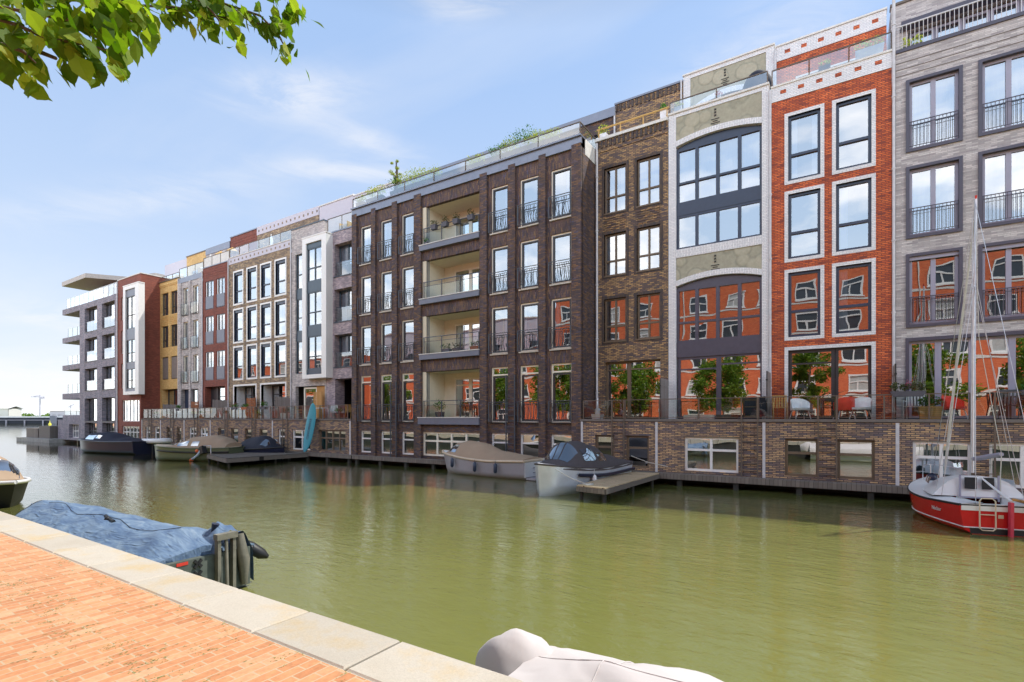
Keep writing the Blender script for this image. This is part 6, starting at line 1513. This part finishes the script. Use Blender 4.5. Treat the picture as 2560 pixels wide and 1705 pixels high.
slat_chair(-2.15, 22.6, R(10), 'crate', 'wooden armchair by the white arched house door')
slat_chair(1.95, 22.35, R(-15), 'whitepl', 'white slatted garden chair under the hanging planter')
slat_chair(4.5, 22.6, R(150), 'darkframe', 'black garden chair behind the sailboat rigging, left one')
slat_chair(5.25, 22.5, R(200), 'darkframe', 'black garden chair behind the sailboat rigging, right one')
slat_chair(-17.0, 22.6, R(150), 'darkframe', 'black chair in the lowest loggia')
def table(x, y, w, d, label, mat='darkframe'):
    t = thing('garden_table', label, 'table', (x, y, TZ), local=True); MB().box(-w / 2, w / 2, -d / 2, d / 2, .70, .74).build('tabletop', M[mat], t)
    for sx in (-1, 1):
        for sy in (-1, 1): MB().box(sx * (w / 2 - .06) - .025, sx * (w / 2 - .06) + .025, sy * (d / 2 - .06) - .025, sy * (d / 2 - .06) + .025, 0, .70).build('leg', M[mat], t)
table(-.35, 22.85, .9, .5, 'dark garden table among the armchairs'); table(4.9, 22.9, 1.0, .5, 'dark garden table beside the black chairs'); table(-17.6, 22.9, 1.1, .6, 'dark table in the lowest loggia')
def planter(x, y, z, w, d, hgt, pot, plant, label, style='bush', n=220, ph=.3, name='planter', petals=False):
    random.seed(int(abs(x) * 97) + 3); t = thing(name, label, 'planter', (x, y, z)); mb = MB()
    mb.add([(x - w * .42, y - d * .42, z), (x + w * .42, y - d * .42, z), (x + w * .42, y + d * .42, z), (x - w * .42, y + d * .42, z), (x - w / 2, y - d / 2, z + hgt), (x + w / 2, y - d / 2, z + hgt), (x + w / 2, y + d / 2, z + hgt), (x - w / 2, y + d / 2, z + hgt)], [(0, 1, 5, 4), (1, 2, 6, 5), (2, 3, 7, 6), (3, 0, 4, 7), (3, 2, 1, 0)])
    mb.box(x - w / 2 + .01, x + w / 2 - .01, y - d / 2 + .01, y + d / 2 - .01, z + hgt - .05, z + hgt - .03); mb.build('pot', M[pot], t); mb = MB()
    if style == 'bush':
        k = max(1, int(w / .2))
        for i in range(k): foliage(mb, (x - w / 2 + (i + .5) * w / k, y, z + hgt + ph * .45), max(ph * .5, w / k * .75), n // k, .07, 1.0)
    else: grass(mb, (x, y, z + hgt - .03), w * .35, n, ph)
    mb.build('plant', M[plant], t)
    if petals: mb = MB(); foliage(mb, (x, y, z + hgt + ph * .7), ph * .5, 40, .05); mb.build('flowers', M['pink'], t)
    return t
planter(1.75, 21.70, 3.48, .95, .24, .18, 'pot', 'leaf_dk', 'dark hanging trough of heather and purple flowers on the balustrade', n=420, ph=.34, petals=True)
planter(2.35, 21.95, TZ, .62, .35, .42, 'crate', 'leaf_grn', 'yellow wooden crate planted with green shoots', n=260, ph=.34)
planter(5.35, 21.72, 3.46, .5, .22, .18, 'pot', 'leaf_yel', 'dark pot with a tuft of straw coloured grass at the right edge', style='grass', n=180, ph=.55)
planter(4.75, 21.72, 3.46, .5, .22, .16, 'pot', 'leaf_grn', 'dark trough of low green plants behind the rigging', n=160, ph=.2)
planter(-9.55, 22.0, TZ, .45, .45, .22, 'whitepl', 'leaf_yel', 'white round base with a bottle-like stand at the left end of the right terrace', n=10, ph=.1)
mb = MB(); mb.tube([(-9.55, 22, TZ + .2), (-9.55, 22, TZ + .45), (-9.55, 22, TZ + .5), (-9.55, 22, TZ + .95)], [.12, .12, .04, .03], 10); tag(mb.build('parasol_stand', M['whitepl']), 'white parasol stand at the left end of the right terrace', 'parasol stand')
for k, (x, w_, mt, lab) in enumerate(((-5.35, .55, 'whitepl', 'white box planter on the terrace edge, left of the pair'), (-4.75, .62, 'whitepl', 'white box planter on the terrace edge, right of the pair'), (-3.95, .80, 'black', 'black box planter on the terrace edge under the arched house'))):
    MB_ = MB().box(x - w_ / 2, x + w_ / 2, 21.72, 21.9, TZ, TZ + .17); tag(MB_.build('box_planter', M[mt], None, None), lab, 'planter')
fold = MB(); fold.obox((-3.05, 22.7, 3.2), (1, 0, .1), (0, 1, .2), (-.1, -.2, 1), .42, .03, .40); tag(fold.build('folded_sunbed', M['awning']), 'dark folded sunbed leaning by the arched house door', 'sunbed')
# left terrace planters
rr = random.Random(9)
specs = [(-53.0, 'pot', 'leaf_grn', 'green shrub in a dark pot below the yellow house'), (-50.6, 'terra', 'leaf_dk', 'brown pot below the grey house'), (-48.3, 'pot', 'leaf_grn', 'leafy hanging pot under the rusty screen'), (-46.2, 'pot', 'leaf_yel', 'yellow green pot plant below the maroon house, left one'), (-44.9, 'terra', 'leaf_grn', 'terracotta pot below the maroon house, right one'), (-41.2, 'whitepl', 'leaf_dk', 'white pot below the brown house, leftmost'), (-39.4, 'pot', 'leaf_grn', 'green trough with pink flowers below the brown house'), (-38.0, 'terra', 'leaf_grn', 'terracotta trough below the brown house'), (-36.9, 'crate', 'leaf_yel', 'wooden crate below the brown house'), (-35.6, 'pot', 'leaf_grn', 'dark trough with pink flowers below the brown house, rightmost'), (-33.4, 'whitepl', 'leaf_dk', 'white pot below the light grey house'), (-27.6, 'pot', 'leaf_grn', 'pot plant below the grey mauve house')]
for x, pt_, pl_, lab in specs:
    hi = 'trough' in lab or 'hanging' in lab
    planter(x, 21.75 if hi else 22.0, 3.40 if hi else TZ, rr.uniform(.5, .9), .28, .2 if hi else .38, pt_, pl_, lab, n=150, ph=rr.uniform(.25, .5), petals='pink' in lab)
for k, x in enumerate((-52.1, -49.8, -43.9, -41.9, -32.4, -28.8, -27.0)):
    slat_chair(x, 22.5, rr.uniform(0, 6), 'whitepl' if k % 2 else 'crate', ['wooden garden chair below the yellow house', 'white garden chair below the narrow grey house', 'wooden garden chair below the maroon house', 'white garden chair at the left end of the brown house', 'wooden garden chair below the light grey house', 'white garden chair below the mauve house, left one', 'wooden garden chair below the mauve house, right one'][k])
table(-45.6, 22.5, 1.2, .7, 'white table below the maroon house', 'whitepl'); table(-40.3, 22.5, 1.2, .7, 'wooden table below the brown house', 'crate'); table(-29.9, 22.4, 1.2, .7, 'white table below the mauve house', 'whitepl')
# loggia planters on the dark block
for k, x in enumerate((-19.0, -18.2, -17.45, -16.45)):
    planter(x, 21.50, 13.12 , .36, .26, .26, 'pot', 'leaf_dk', 'dark pot hung on the top loggia rail, %s' % ['leftmost', 'second from left', 'third from left', 'rightmost'][k], n=110, ph=.24)
planter(-19.75, 21.72, 12.46, .3, .25, .15, 'pot', 'leaf_grn', 'small green plant at the left corner of the top loggia', n=90, ph=.3)
for x, pt_, pl_, lab in ((-18.5, 'greypanel', 'leaf_grn', 'grey trough of grass in the second lowest loggia'), (-17.7, 'pot', 'leaf_dk', 'dark trough in the second lowest loggia'), (-16.5, 'terra', 'leaf_grn', 'terracotta pot in the second lowest loggia')): planter(x, 21.95, 6.36, .6, .28, .22, pt_, pl_, lab, n=120, ph=.3)
planter(-19.2, 22.2, 2.82, .4, .4, .3, 'pot', 'leaf_grn', 'bushy green plant in the lowest loggia', n=300, ph=.8)
# roof garden of the dark block
roofp = [(-25.3, .5, .35, 'leaf_yel'), (-24.0, 1.1, .55, 'leaf_yel'), (-22.3, .5, .7, 'leaf_grn'), (-21.4, .9, .75, 'leaf_yel'), (-20.3, .6, .7, 'leaf_yel'), (-19.2, .5, .5, 'leaf_yel'), (-16.4, .8, .4, 'leaf_yel'), (-15.0, .8, .5, 'leaf_grn'), (-14.3, .5, .6, 'leaf_yel'), (-13.5, .9, .85, 'leaf_grn'), (-12.9, .6, .5, 'leaf_yel'), (-11.9, .7, .4, 'leaf_yel')]
for k, (x, w_, ph, pl_) in enumerate(roofp):
    planter(x, 21.82, 15.80, w_ * 1.3, .3, .34, 'pot', pl_, 'roof garden %s on the dark block, number %d from the left' % ({'leaf_yel': 'yellow green planting', 'leaf_grn': 'deep green shrub'}[pl_], k + 1), n=int(420 * w_) + 120, ph=ph * 1.5)
lab_ = ['pale shrub beside the left end of the roof rail of the dark block', 'wide yellow green planting second from the left on the dark roof', 'small green bush under the young roof tree', 'tall yellow green bush right of the young roof tree', 'rounded yellow green bush, right neighbour of the tall one', 'lone small yellow bush left of the bare stretch of roof rail', 'low yellow planting after the bare stretch of roof rail', 'green shrub left of the highest roof bush', 'yellow bush touching the highest green roof bush on its left', 'highest deep green bush on the dark roof', 'yellow bush right of the highest green one', 'low planting near the right corner of the dark roof']
k = 0
for o in list(COL.objects):
    if o.get('label', '').startswith('roof garden '): o['label'] = lab_[k]; k += 1
small_tree(-22.4, 21.95, 2.3, 'young bare-looking tree on the roof of the dark block', 5, 'leaf_yel', z=15.9, rad=.42, n=9, name='roof_tree')
planter(-9.9, 23.5, 16.2, .4, .3, .35, 'whitepl', 'leaf_yel', 'white pot with a yellow plant at the left roof corner of the yellow brown house', n=140, ph=.6)
planter(-6.95, 23.5, 16.2, .3, .3, .6, 'whitepl', 'leaf_grn', 'tall white pot at the right roof corner of the yellow brown house', n=90, ph=.35)
planter(-6.3, 23.45, 16.36, .3, .25, .3, 'whitepl', 'leaf_yel', 'white pot on the roof edge of the white arched house', n=60, ph=.25)
planter(-4.6, 23.4, 16.36, .22, .2, .2, 'whitepl', 'pink', 'pot of pink flowers on the roof of the white arched house', n=50, ph=.25)
planter(.75, 23.6, 16.15, .9, .3, .5, 'whitepl', 'leaf_yel', 'yellow green planter at the right roof corner of the orange red house', n=220, ph=.5)
planter(-.7, 23.6, 16.15, .4, .3, .35, 'pot', 'leaf_yel', 'pot plant in the middle of the orange red roof', n=90, ph=.35)
planter(2.0, 23.45, 16.0, .6, .25, .15, 'pot', 'leaf_yel', 'yellow green plants behind the roof railing of the rightmost house', n=160, ph=.4)
planter(6.6, 23.6, 16.0, .6, .3, .3, 'pot', 'leaf_grn', 'green shrub on the roof of the rightmost house by the right edge', n=160, ph=.5)
pr = thing('parasol', 'folded-over navy parasol leaning on the roof terrace of the white arched house', 'parasol', (-3.15, 24.0, 16.3), local=True)
mb = MB(); rings = []
for i in range(9):
    a = R(90) * i / 8; rings.append([(.62 * math.sin(a) * math.cos(k * math.pi / 6), .55 * math.sin(a) * math.sin(k * math.pi / 6) * .5, .25 + .95 * math.cos(a)) for k in range(12)])
mb.loft(rings, closed=True); mb.build('canopy', M['awning'], pr); MB().tube([(.2, 0, 0), (.25, 0, 1.1)], .03, 6).build('pole', M['rail'], pr)
def lounge(x, y, z, label, mat='whitepl'):
    t = thing('lounge_chair', label, 'chair', (x, y, z), local=True); mb = MB(); mb.box(-.4, .4, -.35, .35, .18, .40); mb.build('seat', M[mat], t); mb = MB(); mb.box(-.4, .4, .25, .42, .40, .85); mb.build('backrest', M[mat], t)
    for sx in (-.42, .36): MB().box(sx, sx + .06, -.35, .4, .1, .6).build('armrest', M['crate'], t)
for x, y, lab in ((-45.2, 24.0, 'white lounge chair on the roof of the maroon house'), (-41.0, 24.0, 'white lounge chair on the roof of the brown house, left'), (-37.8, 24.0, 'white lounge chair on the roof of the brown house, right'), (-29.2, 24.0, 'white lounge chair on the roof of the mauve house'), (-49.4, 24.0, 'white lounge chair on the roof of the narrow grey house'), (-53.5, 24.0, 'white lounge chair on the roof of the yellow house')): lounge(x, y, 15.75, lab)
for x, lab in ((-48.3, 'closed white parasol on the narrow grey roof'), (-44.6, 'straw parasol on the maroon roof'), (-38.9, 'closed white parasol on the brown roof'), (-46.5, 'straw parasol at the left side of the maroon roof')):
    t = thing('parasol', lab, 'parasol', (x, 24.4, 15.7), local=True); MB().tube([(0, 0, 0), (0, 0, 1.9)], .025, 6).build('pole', M['crate'], t)
    rings = [[(r_ * math.cos(a), r_ * math.sin(a), z_) for a in [k * math.pi / 4 for k in range(8)]] for r_, z_ in (((.55, 1.45), (.45, 1.55), (.05, 1.85)) if 'straw' in lab else ((.16, .7), (.14, 1.4), (.03, 1.9)))]
    MB().loft(rings, closed=True).build('canopy', M['crate' if 'straw' in lab else 'gel'], t)

GROUPS = {'house': 'houses in the row along the canal', 'apartment building': 'apartment blocks along the canal', 'boat': 'boats moored on the canal', 'planter': 'planters on the terraces and roofs', 'chair': 'chairs on the terraces and roofs',
          'table': 'tables on the terraces', 'tree': 'trees on the quay', 'screen': 'privacy screens between the terraces', 'parasol': 'parasols on the roofs', 'rope': 'mooring ropes', 'walkway': 'walkways along the water', 'jetty': 'wooden jetties', 'terrace': 'brick terraces over the water', 'crane': 'cranes on the far shore', 'building': 'low buildings on the far shore'}
for o in COL.objects:
    if o.parent is None and o.get('category') in GROUPS and 'group' not in o and o.get('category') and not ('roof_tree' in o.name or 'potted_tree' in o.name or 'sail' in o.name): o['group'] = GROUPS[o['category']]

# ------------------------------------------------------------------ SKY, SUN, CAMERA
SUN = Vector((.85, 1.0, 2.15)).normalized()
elev = math.asin(SUN.z); azim = math.atan2(SUN.x, SUN.y)
WISPS = [(-.97, .50, .10, .028, .12, .75), (-.84, .46, .09, .018, -.1, .45), (-.87, .415, .13, .016, .05, .6), (-.65, .63, .10, .02, .1, .6), (-.15, .52, .16, .05, .2, .6), (-1.31, .06, .09, .035, 0, 1.0), (-1.27, .15, .10, .02, 0, .9), (-1.18, .33, .20, .03, .35, .35)]
w = bpy.data.worlds.new('World'); scene.world = w; w.use_nodes = True; nt = w.node_tree; nt.nodes.clear()
out = nt.nodes.new('ShaderNodeOutputWorld'); bg = nt.nodes.new('ShaderNodeBackground')
sky = nt.nodes.new('ShaderNodeTexSky'); sky.sky_type = 'NISHITA'; sky.sun_disc = False; sky.sun_elevation = elev; sky.sun_rotation = azim; sky.air_density = 1.0; sky.dust_density = .6; sky.ozone_density = 1.6
tc = nt.nodes.new('ShaderNodeTexCoord'); sp = N(nt, 'ShaderNodeSeparateXYZ'); nt.links.new(tc.outputs['Generated'], sp.inputs[0])
zc_ = math_node(nt, 'ADD', math_node(nt, 'MAXIMUM', sp.outputs[2], 0.0), .12)
cb = N(nt, 'ShaderNodeCombineXYZ'); nt.links.new(math_node(nt, 'DIVIDE', sp.outputs[0], zc_), cb.inputs[0]); nt.links.new(math_node(nt, 'DIVIDE', sp.outputs[1], zc_), cb.inputs[1])
mp = N(nt, 'ShaderNodeMapping'); mp.inputs['Scale'].default_value = (.55, 1.25, 1); mp.inputs['Rotation'].default_value = (0, 0, R(-52)); mp.inputs['Location'].default_value = (1.7, .4, 0); nt.links.new(cb.outputs[0], mp.inputs[0])
nz = N(nt, 'ShaderNodeTexNoise', Scale=1.0, Detail=6.0, Roughness=.52, Distortion=.35); nt.links.new(mp.outputs[0], nz.inputs['Vector'])
cl = ramp(nt, nz.outputs['Fac'], [(.55, 0.0), (.70, .22), (.85, .5)])
haze = ramp(nt, sp.outputs[2], [(0.0, 1.0), (.10, .80), (.30, .42), (.55, .16), (1.0, .08)])
skc = mixcol(nt, 1.0, sky.outputs[0], (.15, .15, .15), 'MULTIPLY'); skc = mixcol(nt, .7, skc, (.40, .64, 1.08))
c = mixcol(nt, haze, skc, ramp(nt, sp.outputs[2], [(0.0, (1.08, 1.12, 1.16)), (.10, (.90, .97, 1.06)), (.3, (.82, .91, 1.02))])); c = mixcol(nt, cl, c, (.97, .98, 1.0))
nw = ramp(nt, math_node(nt, 'MULTIPLY', sp.outputs[1], -1.0), [(0.0, 0.0), (.30, 1.0)]); nw = math_node(nt, 'MULTIPLY', nw, ramp(nt, sp.outputs[2], [(.58, 1.0), (.78, 0.0)]))  # sky behind the viewer, brightened as added fill for the shaded facades
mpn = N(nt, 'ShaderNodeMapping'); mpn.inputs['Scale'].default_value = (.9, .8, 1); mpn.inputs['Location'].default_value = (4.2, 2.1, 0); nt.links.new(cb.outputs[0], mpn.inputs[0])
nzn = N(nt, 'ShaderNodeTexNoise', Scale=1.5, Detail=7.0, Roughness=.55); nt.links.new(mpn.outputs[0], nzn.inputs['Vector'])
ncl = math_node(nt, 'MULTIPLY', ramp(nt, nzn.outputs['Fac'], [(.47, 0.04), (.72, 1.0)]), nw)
az = math_node(nt, 'ARCTAN2', sp.outputs[0], sp.outputs[1]); nwz = N(nt, 'ShaderNodeTexNoise', Scale=9.0, Detail=7.0, Roughness=.62, Distortion=.6)
mpw = N(nt, 'ShaderNodeMapping'); mpw.inputs['Scale'].default_value = (.8, .8, 3.2); nt.links.new(tc.outputs['Generated'], mpw.inputs[0]); nt.links.new(mpw.outputs[0], nwz.inputs['Vector'])
for a0, z0, wa, wz, tilt, k in WISPS:
    da = math_node(nt, 'SUBTRACT', az, a0); dz = math_node(nt, 'SUBTRACT', math_node(nt, 'SUBTRACT', sp.outputs[2], z0), math_node(nt, 'MULTIPLY', da, tilt))
    q = math_node(nt, 'ADD', math_node(nt, 'POWER', math_node(nt, 'ABSOLUTE', math_node(nt, 'DIVIDE', da, wa)), 2.0), math_node(nt, 'POWER', math_node(nt, 'ABSOLUTE', math_node(nt, 'DIVIDE', dz, wz)), 2.0))
    m_ = math_node(nt, 'MULTIPLY', math_node(nt, 'EXPONENT', math_node(nt, 'MULTIPLY', q, -1.0)), k)
    m_ = math_node(nt, 'MULTIPLY', m_, ramp(nt, nwz.outputs['Fac'], [(.36, .12), (.62, 1.0)])); c = mixcol(nt, m_, c, (1.0, 1.0, 1.02))
c = mixcol(nt, nw, c, mixcol(nt, 1.0, c, (2.15, 2.2, 2.1), 'MULTIPLY')); c = mixcol(nt, ncl, c, (3.9, 3.6, 3.25)); c = mixcol(nt, 1.0, c, ramp(nt, sp.outputs[2], [(.60, 1.0), (.80, .42)]), 'MULTIPLY')  # fill sky and its clouds boosted; zenith dimmed to keep shaded water dark
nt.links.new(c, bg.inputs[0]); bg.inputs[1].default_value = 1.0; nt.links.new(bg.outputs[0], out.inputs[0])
ld = bpy.data.lights.new('sun', 'SUN'); ld.energy = 5.0; ld.angle = R(.53); ld.color = (1, .95, .86)
so = bpy.data.objects.new('sun', ld); COL.objects.link(so); so.rotation_euler = (-SUN).to_track_quat('-Z', 'Y').to_euler()
cam = bpy.data.cameras.new('camera'); co = bpy.data.objects.new('camera', cam); COL.objects.link(co)
cam.sensor_width = 36; cam.lens = 36 * 1290 / 2560; cam.shift_y = (1046 - 852.5) / 2560; cam.clip_start = .05; cam.clip_end = 6000
co.location = (0, 0, 2.75); co.rotation_euler = (R(90), 0, ang); scene.camera = co
scene.view_settings.view_transform = 'Standard'; scene.view_settings.look = 'None'; scene.view_settings.exposure = 0; scene.view_settings.gamma = 1
scene.cycles.max_bounces = 10; scene.cycles.transparent_max_bounces = 12; scene.cycles.glossy_bounces = 5; scene.cycles.diffuse_bounces = 3
scene.cycles.caustics_reflective = False; scene.cycles.caustics_refractive = False
